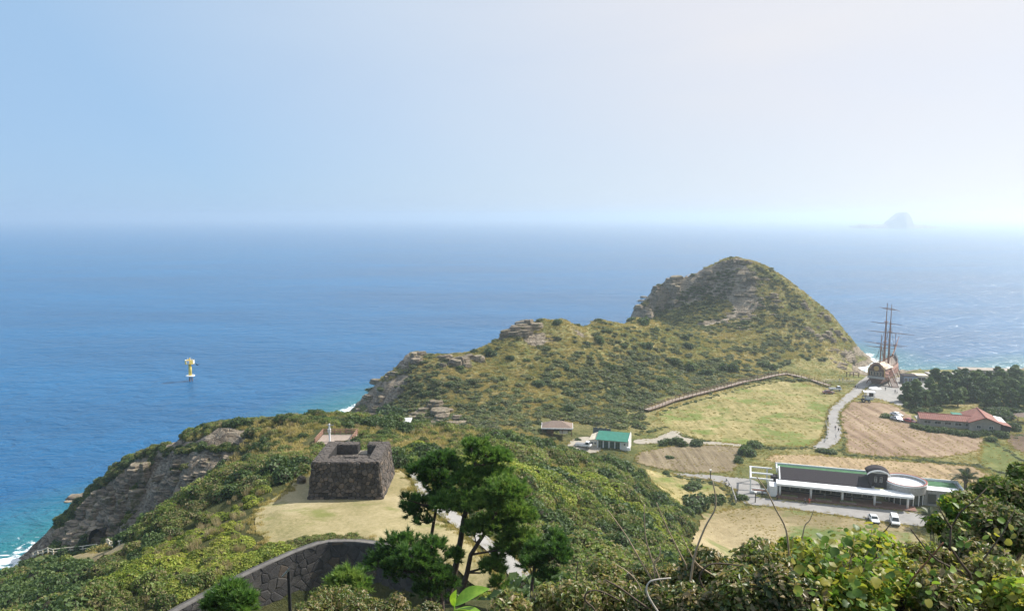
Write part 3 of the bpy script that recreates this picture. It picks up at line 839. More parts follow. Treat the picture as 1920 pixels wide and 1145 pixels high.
# ------------------------------------------------------------------ beacon mound of dark basalt
def beacon():
    rng = np.random.default_rng(8)
    bl, br = at_z(578, 937, 42.5), at_z(717, 937, 42.5)
    mid = (bl + br) / 2; ax = math.atan2(br[1] - bl[1], br[0] - bl[0])
    W, D, H = float(np.hypot(*(br - bl)[:2])), 9.4, 4.75
    root = empty('beacon_mound', (mid[0], mid[1], 42.38), ax)
    tag(root, 'square battered beacon mound of dark basalt stones on the lawn', 'beacon')
    k = 0.50                                                       # batter at the top, each side
    wt, dt = W / 2 - k, D - 2 * k
    B = [(-W/2, 0, 0), (W/2, 0, 0), (W/2, D, 0), (-W/2, D, 0)]
    T = [(-wt, k, H), (wt, k, H), (wt, D - k, H), (-wt, D - k, H)]
    th = 1.45; fl = H - 1.25; led = H - 0.42
    xi, y0, y1 = wt - th, k + th, D - k - th
    core = MB()
    core.add(B + T, [(0, 1, 5, 4), (1, 2, 6, 5), (3, 0, 4, 7)])
    gap = (0.15, 1.35)                                             # entrance in the far wall
    ylg = y0 + 2.1; hx0, hx1, hy0, hy1 = -1.0, 0.95, y0 + 0.55, y0 + 1.65
    def q(*p): core.add(p, [tuple(range(len(p)))])
    yb = D - k * fl / H
    q((W/2, D, 0), (gap[1], D, 0), (gap[1], yb, fl), (gap[1], D - k, H), (wt, D - k, H)); q((gap[0], D, 0), (-W/2, D, 0), (-wt, D - k, H), (gap[0], D - k, H), (gap[0], yb, fl)); q((gap[1], D, 0), (gap[0], D, 0), (gap[0], yb, fl), (gap[1], yb, fl))
    q((-wt, k, H), (wt, k, H), (wt, y0, H), (-wt, y0, H))
    q((-wt, y0, H), (-xi, y0, H), (-xi, y1, H), (-wt, y1, H))
    q((xi, y0, H), (wt, y0, H), (wt, y1, H), (xi, y1, H))
    q((-wt, y1, H), (gap[0], y1, H), (gap[0], D - k, H), (-wt, D - k, H))
    q((gap[1], y1, H), (wt, y1, H), (wt, D - k, H), (gap[1], D - k, H))
    q((-xi, y1, fl), (-xi, y1, H), (gap[0], y1, H), (gap[0], y1, fl)); q((gap[1], y1, fl), (gap[1], y1, H), (xi, y1, H), (xi, y1, fl))
    q((gap[0], y1, fl), (gap[0], y1, H), (gap[0], D - k, H), (gap[0], D - k, fl)); q((gap[1], D - k, fl), (gap[1], D - k, H), (gap[1], y1, H), (gap[1], y1, fl))
    q((gap[0], y1, fl), (gap[0], D - k, fl), (gap[1], D - k, fl), (gap[1], y1, fl))
    q((-xi, y0, fl), (-xi, y0, H), (-xi, y1, H), (-xi, y1, fl)); q((xi, y1, fl), (xi, y1, H), (xi, y0, H), (xi, y0, fl))
    q((-xi, ylg, fl), (xi, ylg, fl), (xi, y1, fl), (-xi, y1, fl))
    q((-xi, y0, led), (-xi, y0, H), (xi, y0, H), (xi, y0, led))
    q((-xi, y0, led), (xi, y0, led), (xi, hy0, led), (-xi, hy0, led)); q((-xi, hy1, led), (xi, hy1, led), (xi, ylg, led), (-xi, ylg, led))
    q((-xi, hy0, led), (hx0, hy0, led), (hx0, hy1, led), (-xi, hy1, led)); q((hx1, hy0, led), (xi, hy0, led), (xi, hy1, led), (hx1, hy1, led))
    for a, b in (((hx0, hy0), (hx1, hy0)), ((hx1, hy0), (hx1, hy1)), ((hx1, hy1), (hx0, hy1)), ((hx0, hy1), (hx0, hy0))):
        q((a[0], a[1], led - 0.8), (b[0], b[1], led - 0.8), (b[0], b[1], led), (a[0], a[1], led))
    q((hx0, hy0, led - 0.8), (hx1, hy0, led - 0.8), (hx1, hy1, led - 0.8), (hx0, hy1, led - 0.8))
    q((-xi, ylg, fl), (-xi, ylg, led), (xi, ylg, led), (xi, ylg, fl))
    core.build('rubble_core', M_MORTAR, root)
    MB().box(((gap[0] + gap[1]) / 2, (y1 + D - k) / 2, fl + 0.03), (gap[1] - gap[0] - 0.02, D - k - y1 - 0.02, 0.05)).build('entrance_floor', M_GRAVEL, root)
    MB().box((0, (ylg + y1) / 2, fl + 0.01), (2 * xi - 0.05, y1 - ylg - 0.05, 0.03)).build('court_floor', M_GRAVEL, root)
    SL = math.hypot(H, k)
    def face(o, u, n, width):
        o, u, n = np.array(o, float), np.array(u, float), np.array(n, float)
        def f(s, t, d):
            v = t / SL
            ss = (s - width / 2) * (1 - 2 * k / width * v) + width / 2
            p = o + u * ss + n * (-k * v + d * 0.99) + np.array([0, 0, H * v + d * k / SL])
            return tuple(p)
        return f
    items = []
    def courses(width, f, key):
        # squared footing course, then random rubble
        x = 0.0
        while x < width - 0.05:
            w = min(rng.uniform(0.55, 1.0), width - x)
            vs, fs = stone_geo([(x, 0), (x + w, 0), (x + w, 0.52), (x, 0.52)], f, rng.uniform(0.10, 0.18), 0.04, rng); items.append((key + 1, vs, fs)); x += w
        for poly in voronoi_cells(width, SL - 0.52, 0.50, rng, 1.2, 0.36):
            vs, fs = stone_geo([(s, t + 0.52) for s, t in poly], f, rng.uniform(0.07, 0.16), 0.03, rng)
            items.append((key, vs, fs))
    courses(W, face((-W/2, 0, 0), (1, 0, 0), (0, -1, 0), W), 10)
    courses(D, face((W/2, 0, 0), (0, 1, 0), (1, 0, 0), D), 8)
    courses(W, face((W/2, D, 0), (-1, 0, 0), (0, 1, 0), W), 1)
    courses(D, face((-W/2, D, 0), (0, -1, 0), (-1, 0, 0), D), 2)
    def flat(x0, x1, ya, yb, z, key, size=0.5):
        for poly in voronoi_cells(x1 - x0, yb - ya, size, rng, 1.1, 0.4):
            vs, fs = stone_geo(poly, lambda s, t, d: (x0 + s, ya + t, z + d * 0.6), rng.uniform(0.05, 0.14), 0.025, rng); items.append((key, vs, fs))
    flat(-wt, wt, k, y0, H, 7); flat(-wt, -xi, y0, D - k, H, 7); flat(xi, wt, y0, D - k, H, 7)
    flat(-xi, gap[0], y1, D - k, H, 6); flat(gap[1], xi, y1, D - k, H, 6)
    flat(-xi, xi, hy1, ylg, led, 5); flat(-xi, hx0, y0, hy1, led, 5); flat(hx1, xi, y0, hy1, led, 5); flat(-xi, xi, ylg, y1, fl, 3)
    def inner(x0, x1):
        w = x1 - x0
        for poly in voronoi_cells(w, H - fl, 0.36, rng, 1.2, 0.4):
            vs, fs = stone_geo(poly, lambda s, t, d: (x0 + s, y1 - d, fl + t), rng.uniform(0.04, 0.09), 0.02, rng); items.append((6, vs, fs))
    inner(-xi, gap[0]); inner(gap[1], xi)
    def in_gap(vs):
        c = np.mean(vs, 0); return c[1] > y1 + 0.5 and gap[0] - 0.15 < c[0] < gap[1] + 0.15 and c[2] > fl - 0.2
    items = [i_ for i_ in items if not in_gap(i_[1])]
    stone_objs(items, M_BASALT, root, 300, 'remaining_stones')
    return root
beacon()

# ------------------------------------------------------------------ foliage materials
def leaf_mat(name, stops, patch=0.06, trans=0.25, rough=0.55, dry=None, fieldmix=0.5, spec=0.3):
    """per-plant, per-leaf and per-place variation of leaf colour"""
    t = NT(name)
    n = t.noise(patch, 4, 0.65)
    n2 = t.noise(patch * 7, 3, 0.6)
    lv = t.attr('lv')
    f = t.math('ADD', t.math('MULTIPLY', n, fieldmix), t.math('MULTIPLY', t.rnd(), (1 - fieldmix) * 0.55))
    f = t.math('ADD', f, t.math('MULTIPLY', lv, (1 - fieldmix) * 0.45))
    col = t.ramp(f, stops)
    col = t.mix(t.math('MULTIPLY', t.ramp(n2, [(0.4, 0.0), (0.7, 1.0)]), 0.35), col, tuple(min(1, c * 1.35) for c in stops[-2][1]))
    if dry:
        dm = t.math('MULTIPLY', t.ramp(t.math('ADD', t.math('MULTIPLY', lv, 0.45), t.math('MULTIPLY', t.noise(patch * 2.4, 4, 0.7), 0.6)), [(0.52, 0.0), (0.66, 1.0)]), dry[1])
        col = t.mix(dm, col, dry[0])
    t.color(col).set(Roughness=rough)
    t.b.inputs['Specular IOR Level'].default_value = spec
    tr = t.node('ShaderNodeBsdfTranslucent'); mx = t.node('ShaderNodeMixShader'); mx.inputs[0].default_value = trans
    t.l(t.mix(1.0, col, (1.25, 1.3, 0.8), 'MULTIPLY'), tr.inputs['Color'])
    t.l(t.b.outputs[0], mx.inputs[1]); t.l(tr.outputs[0], mx.inputs[2]); t.l(mx.outputs[0], t.out.inputs[0])
    return t.m
M_SHRUB = leaf_mat('shrub_leaves', [(0.26, (0.045, 0.088, 0.022)), (0.40, (0.095, 0.155, 0.036)), (0.53, (0.170, 0.230, 0.054)), (0.70, (0.26, 0.30, 0.08))], 0.07, 0.38, dry=((0.29, 0.215, 0.14), 0.7), fieldmix=0.32)
M_HILL = leaf_mat('hill_shrub_leaves', [(0.28, (0.050, 0.085, 0.032)), (0.43, (0.098, 0.138, 0.048)), (0.58, (0.160, 0.195, 0.066)), (0.72, (0.22, 0.235, 0.09))], 0.035, 0.32, dry=((0.20, 0.165, 0.115), 0.5))
M_IVY = leaf_mat('bright_creeper_leaves', [(0.28, (0.075, 0.125, 0.022)), (0.42, (0.16, 0.225, 0.032)), (0.55, (0.27, 0.33, 0.045)), (0.70, (0.38, 0.40, 0.075))], 0.08, 0.32, dry=((0.28, 0.22, 0.07), 0.4))
M_EVERG = leaf_mat('evergreen_leaves', [(0.28, (0.030, 0.060, 0.022)), (0.45, (0.056, 0.096, 0.032)), (0.62, (0.095, 0.145, 0.045)), (0.75, (0.15, 0.195, 0.065))], 0.1, 0.28)
M_PINE = leaf_mat('pine_needles', [(0.24, (0.030, 0.080, 0.024)), (0.40, (0.065, 0.145, 0.034)), (0.56, (0.13, 0.225, 0.052)), (0.72, (0.22, 0.30, 0.08))], 1.6, 0.42, 0.5, fieldmix=0.3)
M_FARPINE = leaf_mat('far_pine_needles', [(0.26, (0.030, 0.066, 0.030)), (0.42, (0.058, 0.108, 0.042)), (0.58, (0.10, 0.16, 0.056)), (0.75, (0.15, 0.205, 0.075))], 0.1, 0.32, 0.5, fieldmix=0.3)
M_TUFT = leaf_mat('dry_grass_blades', [(0.28, (0.125, 0.15, 0.042)), (0.40, (0.25, 0.235, 0.075)), (0.52, (0.40, 0.325, 0.13)), (0.66, (0.52, 0.41, 0.20))], 0.045, 0.3, 0.7, fieldmix=0.62)
M_REED = leaf_mat('pale_dry_stems', [(0.3, (0.20, 0.155, 0.085)), (0.5, (0.34, 0.27, 0.155)), (0.7, (0.46, 0.38, 0.235))], 0.3, 0.25, 0.7, fieldmix=0.3)
M_VINE = leaf_mat('kudzu_leaves', [(0.24, (0.032, 0.075, 0.018)), (0.38, (0.075, 0.155, 0.028)), (0.52, (0.155, 0.255, 0.040)), (0.72, (0.29, 0.36, 0.06))], 2.2, 0.46, 0.42, dry=((0.40, 0.27, 0.06), 0.5), fieldmix=0.3, spec=0.25)
M_THICK = leaf_mat('thicket_leaves', [(0.24, (0.034, 0.060, 0.018)), (0.38, (0.085, 0.130, 0.032)), (0.52, (0.165, 0.205, 0.050)), (0.72, (0.28, 0.28, 0.10))], 2.6, 0.42, 0.4, dry=((0.36, 0.25, 0.155), 0.7), fieldmix=0.35, spec=0.5)
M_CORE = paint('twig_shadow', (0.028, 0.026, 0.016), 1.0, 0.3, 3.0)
M_BARK = paint('grey_bark', (0.115, 0.085, 0.065), 0.95, 0.45, 6.0, bump=0.04)
M_PBARK = paint('pine_bark', (0.085, 0.062, 0.050), 0.95, 0.5, 7.0, bump=0.05)
M_TWIG = paint('pale_dry_twig', (0.40, 0.31, 0.21), 0.85, 0.25, 12.0)
M_DTWIG = paint('dark_twig', (0.10, 0.075, 0.055), 0.85, 0.3, 12.0)

def leaf_mesh(name, centers, normals, size, rng, mats, core=None, aspect=1.6, fold=0.25, sizes=None):
    """a cloud of small folded leaves (2 triangles each side of the midrib)"""
    n = len(centers)
    nrm_ = normals / (np.linalg.norm(normals, axis=1, keepdims=True) + 1e-9)
    r = rng.normal(size=(n, 3)); t = np.cross(nrm_, r); t /= np.linalg.norm(t, axis=1, keepdims=True) + 1e-9
    b = np.cross(nrm_, t)
    s = (sizes if sizes is not None else size * (0.45 + 1.35 * rng.random(n) ** 1.6))[:, None]
    L, Wd = s * 0.5 * aspect ** 0.5, s * 0.5 / aspect ** 0.5
    up = nrm_ * s * fold
    v = np.stack([centers - t * L, centers + b * Wd + up, centers + t * L, centers - b * Wd + up], 1).reshape(-1, 3)
    i = np.arange(n)[:, None] * 4
    tri = np.concatenate([i + [0, 1, 2], i + [0, 2, 3]], 1).reshape(-1, 3)
    lv = np.repeat(rng.random(n), 4)
    mi = np.zeros(len(tri), np.int32)
    if core is not None:
        cv, cf = core
        cf = np.array(cf); tri = np.concatenate([tri, cf + len(v)]); v = np.concatenate([v, cv]); lv = np.concatenate([lv, np.zeros(len(cv))])
        mi = np.concatenate([mi, np.ones(len(cf), np.int32)])
    me = bpy.data.meshes.new(name)
    me.vertices.add(len(v)); me.vertices.foreach_set('co', v.astype(np.float32).ravel())
    me.loops.add(len(tri) * 3); me.loops.foreach_set('vertex_index', tri.astype(np.int32).ravel())
    me.polygons.add(len(tri)); me.polygons.foreach_set('loop_start', np.arange(0, len(tri) * 3, 3, dtype=np.int32)); me.polygons.foreach_set('loop_total', np.full(len(tri), 3, np.int32))
    for m in mats: me.materials.append(m)
    me.polygons.foreach_set('material_index', mi)
    a = me.attributes.new('lv', 'FLOAT', 'POINT'); a.data.foreach_set('value', lv.astype(np.float32))
    me.update(calc_edges=True)
    return me

def ico(r=1.0, sub=1, sq=1.0):
    bm = bmesh.new(); bmesh.ops.create_icosphere(bm, subdivisions=sub, radius=r)
    v = np.array([p.co[:] for p in bm.verts]); v[:, 2] *= sq
    f = [[q.index for q in g.verts] for g in bm.faces]; bm.free()
    return v, f

def lobes(rng, n, spread=0.62, r0=0.38, r1=0.62, flat=0.75):
    out = []
    for k in range(n):
        a = rng.uniform(0, 2 * math.pi); d = spread * math.sqrt(rng.random())
        r = rng.uniform(r0, r1)
        out.append((d * math.cos(a), d * math.sin(a), rng.uniform(0.05, 0.55) * (1 - 0.5 * d), r))
    return out

def cloud(rng, lb, n, flat=0.8, thick=0.22, zmin=-0.15):
    """points near the surface of a union of lobes, with outward normals"""
    C, N = [], []
    w = np.array([l[3] ** 2 for l in lb]); w = w / w.sum()
    while sum(len(c) for c in C) < n:
        k = rng.choice(len(lb), n, p=w)
        d = rng.normal(size=(n, 3)); d /= np.linalg.norm(d, axis=1, keepdims=True)
        L = np.array(lb)[k]
        rr = L[:, 3:4] * (1 - thick * rng.random((n, 1)) ** 1.5 + 0.07 * rng.normal(size=(n, 1)))
        p = L[:, :3] + d * rr * [1, 1, flat]
        ok = p[:, 2] > zmin
        for l in lb:
            q = (p - np.array(l[:3])) / [1, 1, flat]
            ok &= (np.linalg.norm(q, axis=1) > l[3] * (1 - thick * 1.15))
        C.append(p[ok]); N.append(d[ok])
    return np.concatenate(C)[:n], np.concatenate(N)[:n]

def shrub_mesh(name, seed, n, leaf, mat, nl=7, flat=0.8, jitter=0.7):
    rng = np.random.default_rng(seed)
    lb = lobes(rng, nl)
    c, d = cloud(rng, lb, n, flat)
    nn = d + rng.normal(size=d.shape) * jitter + [0, 0, 0.35]
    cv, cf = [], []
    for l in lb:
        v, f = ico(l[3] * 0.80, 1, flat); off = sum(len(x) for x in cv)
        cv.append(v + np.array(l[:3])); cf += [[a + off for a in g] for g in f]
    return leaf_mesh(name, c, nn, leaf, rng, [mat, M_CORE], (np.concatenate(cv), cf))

def tuft_mesh(name, seed, n, mat, h=1.0, spread=0.5, w=0.045, lean=0.5):
    rng = np.random.default_rng(seed)
    v = []; f = []; lv = []
    for i in range(n):
        a = rng.uniform(0, 6.283); r = spread * math.sqrt(rng.random())
        x, y = r * math.cos(a), r * math.sin(a); hh = h * rng.uniform(0.5, 1.1)
        dx, dy = rng.normal(0, lean, 2) * hh * 0.6; b = rng.uniform(0, 3.14); wx, wy = math.cos(b) * w, math.sin(b) * w
        k = len(v)
        v += [(x - wx, y - wy, -0.1), (x + wx, y + wy, -0.1), (x + dx * 0.45 + wx * 0.7, y + dy * 0.45 + wy * 0.7, hh * 0.62), (x + dx * 0.45 - wx * 0.7, y + dy * 0.45 - wy * 0.7, hh * 0.62), (x + dx, y + dy, hh)]
        f += [(k, k + 1, k + 2, k + 3), (k + 3, k + 2, k + 4)]; lv += [rng.random()] * 5
    me = bpy.data.meshes.new(name); me.from_pydata(v, [], f); me.materials.append(mat)
    at = me.attributes.new('lv', 'FLOAT', 'POINT'); at.data.foreach_set('value', lv)
    return me

# ------------------------------------------------------------------ scattered cover (geometry nodes over survey points)
def scatter(name, protos, pts, rotz, scl, idx, label, tilt=None):
    """one object of ground cover: instances of the prototype meshes on points"""
    me = bpy.data.meshes.new(name); n = len(pts)
    me.vertices.add(n); me.vertices.foreach_set('co', np.asarray(pts, np.float32).ravel())
    rot = np.zeros((n, 3), np.float32); rot[:, 2] = rotz
    if tilt is not None: rot[:, :2] = tilt
    for nm, tp, dat, key in (('rot', 'FLOAT_VECTOR', rot, 'vector'), ('scl', 'FLOAT_VECTOR', np.asarray(scl, np.float32), 'vector'), ('idx', 'INT', np.asarray(idx, np.int32), 'value')):
        a = me.attributes.new(nm, tp, 'POINT'); a.data.foreach_set(key, dat.ravel())
    o = link(name, me)
    ng = bpy.data.node_groups.new(name, 'GeometryNodeTree')
    ng.interface.new_socket('Geometry', in_out='INPUT', socket_type='NodeSocketGeometry'); ng.interface.new_socket('Geometry', in_out='OUTPUT', socket_type='NodeSocketGeometry')
    N = ng.nodes; gi = N.new('NodeGroupInput'); go = N.new('NodeGroupOutput'); ip = N.new('GeometryNodeInstanceOnPoints'); jn = N.new('GeometryNodeJoinGeometry')
    for pm in reversed(protos):
        po = bpy.data.objects.new(pm.name + '_source', pm)          # never linked to the scene
        oi = N.new('GeometryNodeObjectInfo'); oi.inputs['Object'].default_value = po; oi.inputs['As Instance'].default_value = True
        ng.links.new(oi.outputs['Geometry'], jn.inputs[0])
    def na(nm, tp):
        x = N.new('GeometryNodeInputNamedAttribute'); x.data_type = tp; x.inputs['Name'].default_value = nm; return x.outputs['Attribute']
    ng.links.new(gi.outputs[0], ip.inputs['Points']); ng.links.new(jn.outputs[0], ip.inputs['Instance'])
    ip.inputs['Pick Instance'].default_value = True
    ng.links.new(na('idx', 'INT'), ip.inputs['Instance Index'])
    e2r = N.new('FunctionNodeEulerToRotation'); ng.links.new(na('rot', 'FLOAT_VECTOR'), e2r.inputs[0]); ng.links.new(e2r.outputs[0], ip.inputs['Rotation'])
    ng.links.new(na('scl', 'FLOAT_VECTOR'), ip.inputs['Scale'])
    ng.links.new(ip.outputs[0], go.inputs[0])
    m = o.modifiers.new('cover', 'NODES'); m.node_group = ng
    return tag(o, label, kind='stuff')

# no plants on built or mown ground
BLOCK = []
def block_poly(P): BLOCK.append(np.array(P))
def inside(P, x, y):
    r = np.zeros(len(x), bool); n = len(P)
    for i in range(n):
        x1, y1 = P[i]; x2, y2 = P[(i + 1) % n]
        if y1 == y2: continue
        c = ((y1 > y) != (y2 > y)) & (x < (x2 - x1) * (y - y1) / (y2 - y1) + x1)
        r ^= c
    return r
FLATP = {}
for o in [o for o in bpy.data.objects if o.get('kind') == 'structure' and o.name not in ('terrain', 'sea')]:
    co = np.array([v.co[:2] for v in o.data.vertices]); FLATP[o.name] = co
MASK = np.zeros(XX.shape, bool); ROADM = np.zeros(XX.shape, bool); MEADM = np.zeros(XX.shape, bool)
for nm, co in FLATP.items():
    fx = np.round(co[:, 0] - GX0).astype(int); fy = np.round(co[:, 1] - GY0).astype(int)
    m = np.zeros(XX.shape, bool)
    for dx in (-1, 0, 1):
        for dy in (-1, 0, 1):
            m[np.clip(fy + dy, 0, m.shape[0] - 1), np.clip(fx + dx, 0, m.shape[1] - 1)] = True
    MASK |= m
    if nm in ('coast_road', 'harbour_plaza', 'village_lane', 'beacon_path', 'farm_yard', 'farm_track', 'shore_path'): ROADM |= m
    if nm in ('meadow_field', 'grass_field', 'verge_strip'): MEADM |= m
def masked(M, x, y):
    return M[np.clip(np.round(y - GY0).astype(int), 0, M.shape[0] - 1), np.clip(np.round(x - GX0).astype(int), 0, M.shape[1] - 1)]
def sampleA(A, x, y): return _bil(A, GX0, GY0, GS, x, y)
def disc(x, y, cx, cy, r): return (x - cx) ** 2 + (y - cy) ** 2 < r * r
WPOLY = np.array([(p[0] + 2.5, p[1] - 2.5) for p in WALL_TOP] + [(p[0] - 1.5, p[1] + 1.2) for p in WALL_TOP[::-1]])

def built(x, y):
    """ground taken up by buildings, ship and yards"""
    r = np.zeros(len(x), bool)
    for P in BLOCK: r |= inside(P, x, y)
    return r
block_poly([(65, 205), (110, 198), (136, 186), (138, 168), (100, 174), (60, 184)])           # exhibition pavilion
block_poly([(28, 224), (41, 222), (41, 240), (10, 248), (6, 232)])                           # farmhouse and open shed
block_poly([(134, 250), (168, 246), (172, 268), (136, 276)])                                 # red-roofed restaurant
block_poly([(145, 312), (185, 300), (215, 350), (165, 360)])                                 # ship
block_poly([(-35.5, 121), (-26, 121), (-26, 132), (-35.5, 132)])                               # lookout deck

rg = np.random.default_rng(21)
def ok_land(x, y, slope_max=1.6, rockmax=0.45):
    h = hz(x, y)
    return (h > 1.0) & (sampleA(ROCK, x, y) + rg.normal(0, 0.16, len(x)) < rockmax) & ~masked(MASK, x, y) & ~built(x, y)

# prototypes: coarse leaves for distant slopes, finer for near ones
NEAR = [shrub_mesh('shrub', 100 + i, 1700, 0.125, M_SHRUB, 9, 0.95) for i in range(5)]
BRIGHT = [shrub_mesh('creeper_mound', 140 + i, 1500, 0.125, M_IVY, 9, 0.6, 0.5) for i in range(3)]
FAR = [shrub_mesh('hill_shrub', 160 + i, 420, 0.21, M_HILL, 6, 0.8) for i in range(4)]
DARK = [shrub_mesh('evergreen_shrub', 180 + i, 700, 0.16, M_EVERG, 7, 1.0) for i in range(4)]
TUFTS = [tuft_mesh('grass_tuft', 200 + i, 46, M_TUFT, 0.9, 0.75, 0.05) for i in range(3)]
REEDS = [tuft_mesh('dry_reeds', 210 + i, 60, M_REED, 1.2, 0.7, 0.03, 0.35) for i in range(2)]

# --- near slopes -------------------------------------------------------------
n = 17000
x = rg.uniform(-125, 62, n); y = rg.uniform(16, 215, n)
keep = ok_land(x, y) & ~inside(WPOLY, x, y)
keep &= ~(disc(x, y, -22, 90, 10) | disc(x, y, -6, 73, 5))
plain = (hz(x, y) < 8.6) & (x > 10) & (y > 140)
keep &= ~plain
# low growth only in front of the camera so that it does not stand in the sight lines
keep &= ~((y < 40) & (np.abs(x) < 60))
keep &= ~((fbm(x / 13, y / 13, 301, 3) + 0.55 * blob(x, y, -5, 150, 42, 40) - 0.30 > 0.05) & (rg.random(n) < 0.8))
x, y = x[keep], y[keep]
r = rg.uniform(0.7, 1.9, len(x)) * (0.75 + 0.65 * vnoise(x / 11, y / 11, 77))
lowz = np.clip(1.0 - 0.55 * np.clip(blob(x, y, -18, 80, 24, 20), 0, 1), 0.4, 1)
r = r * lowz
ivy = (fbm(x / 16, y / 16, 91) + 1.3 * blob(x, y, -33, 81, 9, 14, R(-25)) + 0.35 * blob(x, y, 10, 118, 26, 30) - 0.40) > 0
dk = (fbm(x / 7, y / 7, 311, 3) > 0.16) & ~ivy
r = np.where(dk, r * 1.2, r) * np.where((y > 112) & (x < -8), 0.72, 1.0) * np.where((x > -2) & (y < 150), 1.35, 1.0)
z = hz(x, y) - 0.15
ang = rg.uniform(0, 6.283, len(x))
app = r / np.hypot(y, x)
vis = np.argsort(-app)
NEAR_SH = dict(x=x, y=y, z=z, r=r, ivy=ivy, ang=ang)
ind = vis[:300]
for k in ind:
    pm = (BRIGHT if ivy[k] else DARK if dk[k] else NEAR)[int(k) % (3 if ivy[k] else 4 if dk[k] else 5)]
    o = link('creeper_covered_shrub' if ivy[k] else 'shrub', pm, loc=(x[k], y[k], z[k]), rot=(0, 0, ang[k]), scale=(r[k], r[k], r[k] * (0.85 + 0.3 * dk[k])))
    if ivy[k]: tag(o, 'bright yellow-green creeper mound in the thicket around the beacon lawn', 'shrub', 'creeper mounds of the near slope')
    elif dk[k]: tag(o, 'dark evergreen shrub in the thicket of the near slopes', 'shrub', 'dark shrubs of the near slopes')
    elif x[k] < -8: tag(o, 'mixed green and brown shrub in the thicket left of the big pine', 'shrub', 'thicket shrubs left of the pine')
    else: tag(o, 'mixed green and brown shrub on the slope right of the big pine', 'shrub', 'thicket shrubs right of the pine')
rest = vis[300:]
scatter('near_thicket_cover', NEAR + BRIGHT + DARK, np.stack([x, y, z], 1)[rest], ang[rest], np.stack([r, r, r * np.where(dk, 1.05, 0.85 + 0.35 * vnoise(x / 6, y / 6, 5))], 1)[rest], np.where(ivy[rest], 5 + rest % 3, np.where(dk[rest], 8 + rest % 4, rest % 5)), 'dense green scrub covering the near slopes')

# --- middle hill and headland -----------------------------------------------
n = 27000
x = rg.uniform(-70, 200, n); y = rg.uniform(205, 450, n)
h = hz(x, y)
dens = fbm(x / 17, y / 17, 61, 4) * 0.9 + fbm(x / 5, y / 5, 67, 2) * 0.55
belt = blob(x, y, 60, 305, 52, 26, R(38)) * 0.9 + blob(x, y, 30, 254, 56, 13, R(6)) * 1.4 + blob(x, y, -45, 268, 16, 20) * 0.5 + blob(x, y, 100, 425, 18, 16) * 0.75 + blob(x, y, 150, 392, 14, 14) * 0.45
dens = dens + belt - 0.5 * ((x > 135) & (y > 345)) - 0.35 * (h > 26) * (y < 380) - 0.40 * blob(x, y, 104, 372, 22, 18) - 0.15
keep = (dens > rg.uniform(-0.55, 0.55, n)) & ((h > 8.2) | ((h > 7.0) & (y > 236))) & ok_land(x, y, rockmax=0.6)
x, y, h = x[keep], y[keep], h[keep]
r = (0.35 + 1.35 * rg.random(len(x)) ** 1.8) * np.where(h < 16, 1.25, 1.05)
ang = rg.uniform(0, 6.283, len(x)); idx = rg.integers(0, 4, len(x))
scatter('hill_scrub_cover', FAR, np.stack([x, y, h - 0.1], 1), ang, np.stack([r * 1.45, r * 1.25, r * 0.72], 1), idx, 'grey-green scrub covering the middle hill and headland')

# --- grass over hill, headland, plain edges --------------------------------
n = 85000
x = rg.uniform(-75, 200, n); y = rg.uniform(105, 470, n)
h = hz(x, y)
keep = (h > 3.0) & (sampleA(ROCK, x, y) < 0.5) & ~masked(ROADM, x, y) & ~built(x, y) & ((h > 7.5) | (rg.random(n) < 0.5))
soil = masked(MASK, x, y) & ~masked(MEADM, x, y)
keep &= ~soil & ~((y < 100) & (h > 14))
keep &= ~(masked(MEADM, x, y) & (rg.random(n) < 0.6))
x, y, h = x[keep], y[keep], h[keep]
s = rg.uniform(0.45, 1.0, len(x)) * np.where(h < 7.8, 0.55, 1.0)
scatter('hill_grass_cover', TUFTS, np.stack([x, y, h], 1), rg.uniform(0, 6.28, len(x)), np.stack([s * 1.3, s * 1.3, s * 0.8], 1), rg.integers(0, 3, len(x)), 'tawny grass covering the hills and the field edges')

# reeds and pale grass along lawn edge, wall top and near slope
n = 9000
x = rg.uniform(-60, 50, n); y = rg.uniform(40, 200, n)
edge_ = np.exp(-((np.hypot(x + 18, (y - 86)) - 19) / 4.0) ** 2)
keep = ok_land(x, y) & ~inside(WPOLY, x, y) & (rg.random(n) < 0.16 + edge_ * 0.5) & (hz(x, y) > 9)
x, y = x[keep], y[keep]; h = hz(x, y); s = rg.uniform(0.35, 0.75, len(x))
scatter('dry_reed_cover', REEDS, np.stack([x, y, h + 0.3], 1), rg.uniform(0, 6.28, len(x)), np.stack([s, s, s], 1), rg.integers(0, 2, len(x)), 'pale dry grass among the near scrub')

# stubble and weeds in the dry fields
n = 26000
x = rg.uniform(40, 190, n); y = rg.uniform(155, 320, n)
SOILM = MASK & ~ROADM & ~MEADM
keep = masked(SOILM, x, y) & ~masked(ROADM, x, y) & ~built(x, y) & (fbm(x / 6, y / 6, 71, 3) + rg.uniform(-0.6, 0.4, n) > -0.1)
x, y = x[keep], y[keep]; s = rg.uniform(0.10, 0.26, len(x))
scatter('field_stubble', TUFTS, np.stack([x, y, hz(x, y) + 0.03], 1), rg.uniform(0, 6.28, len(x)), np.stack([s * 1.6, s * 1.6, s], 1), rg.integers(0, 3, len(x)), 'pale stubble and weeds in the dry fields')

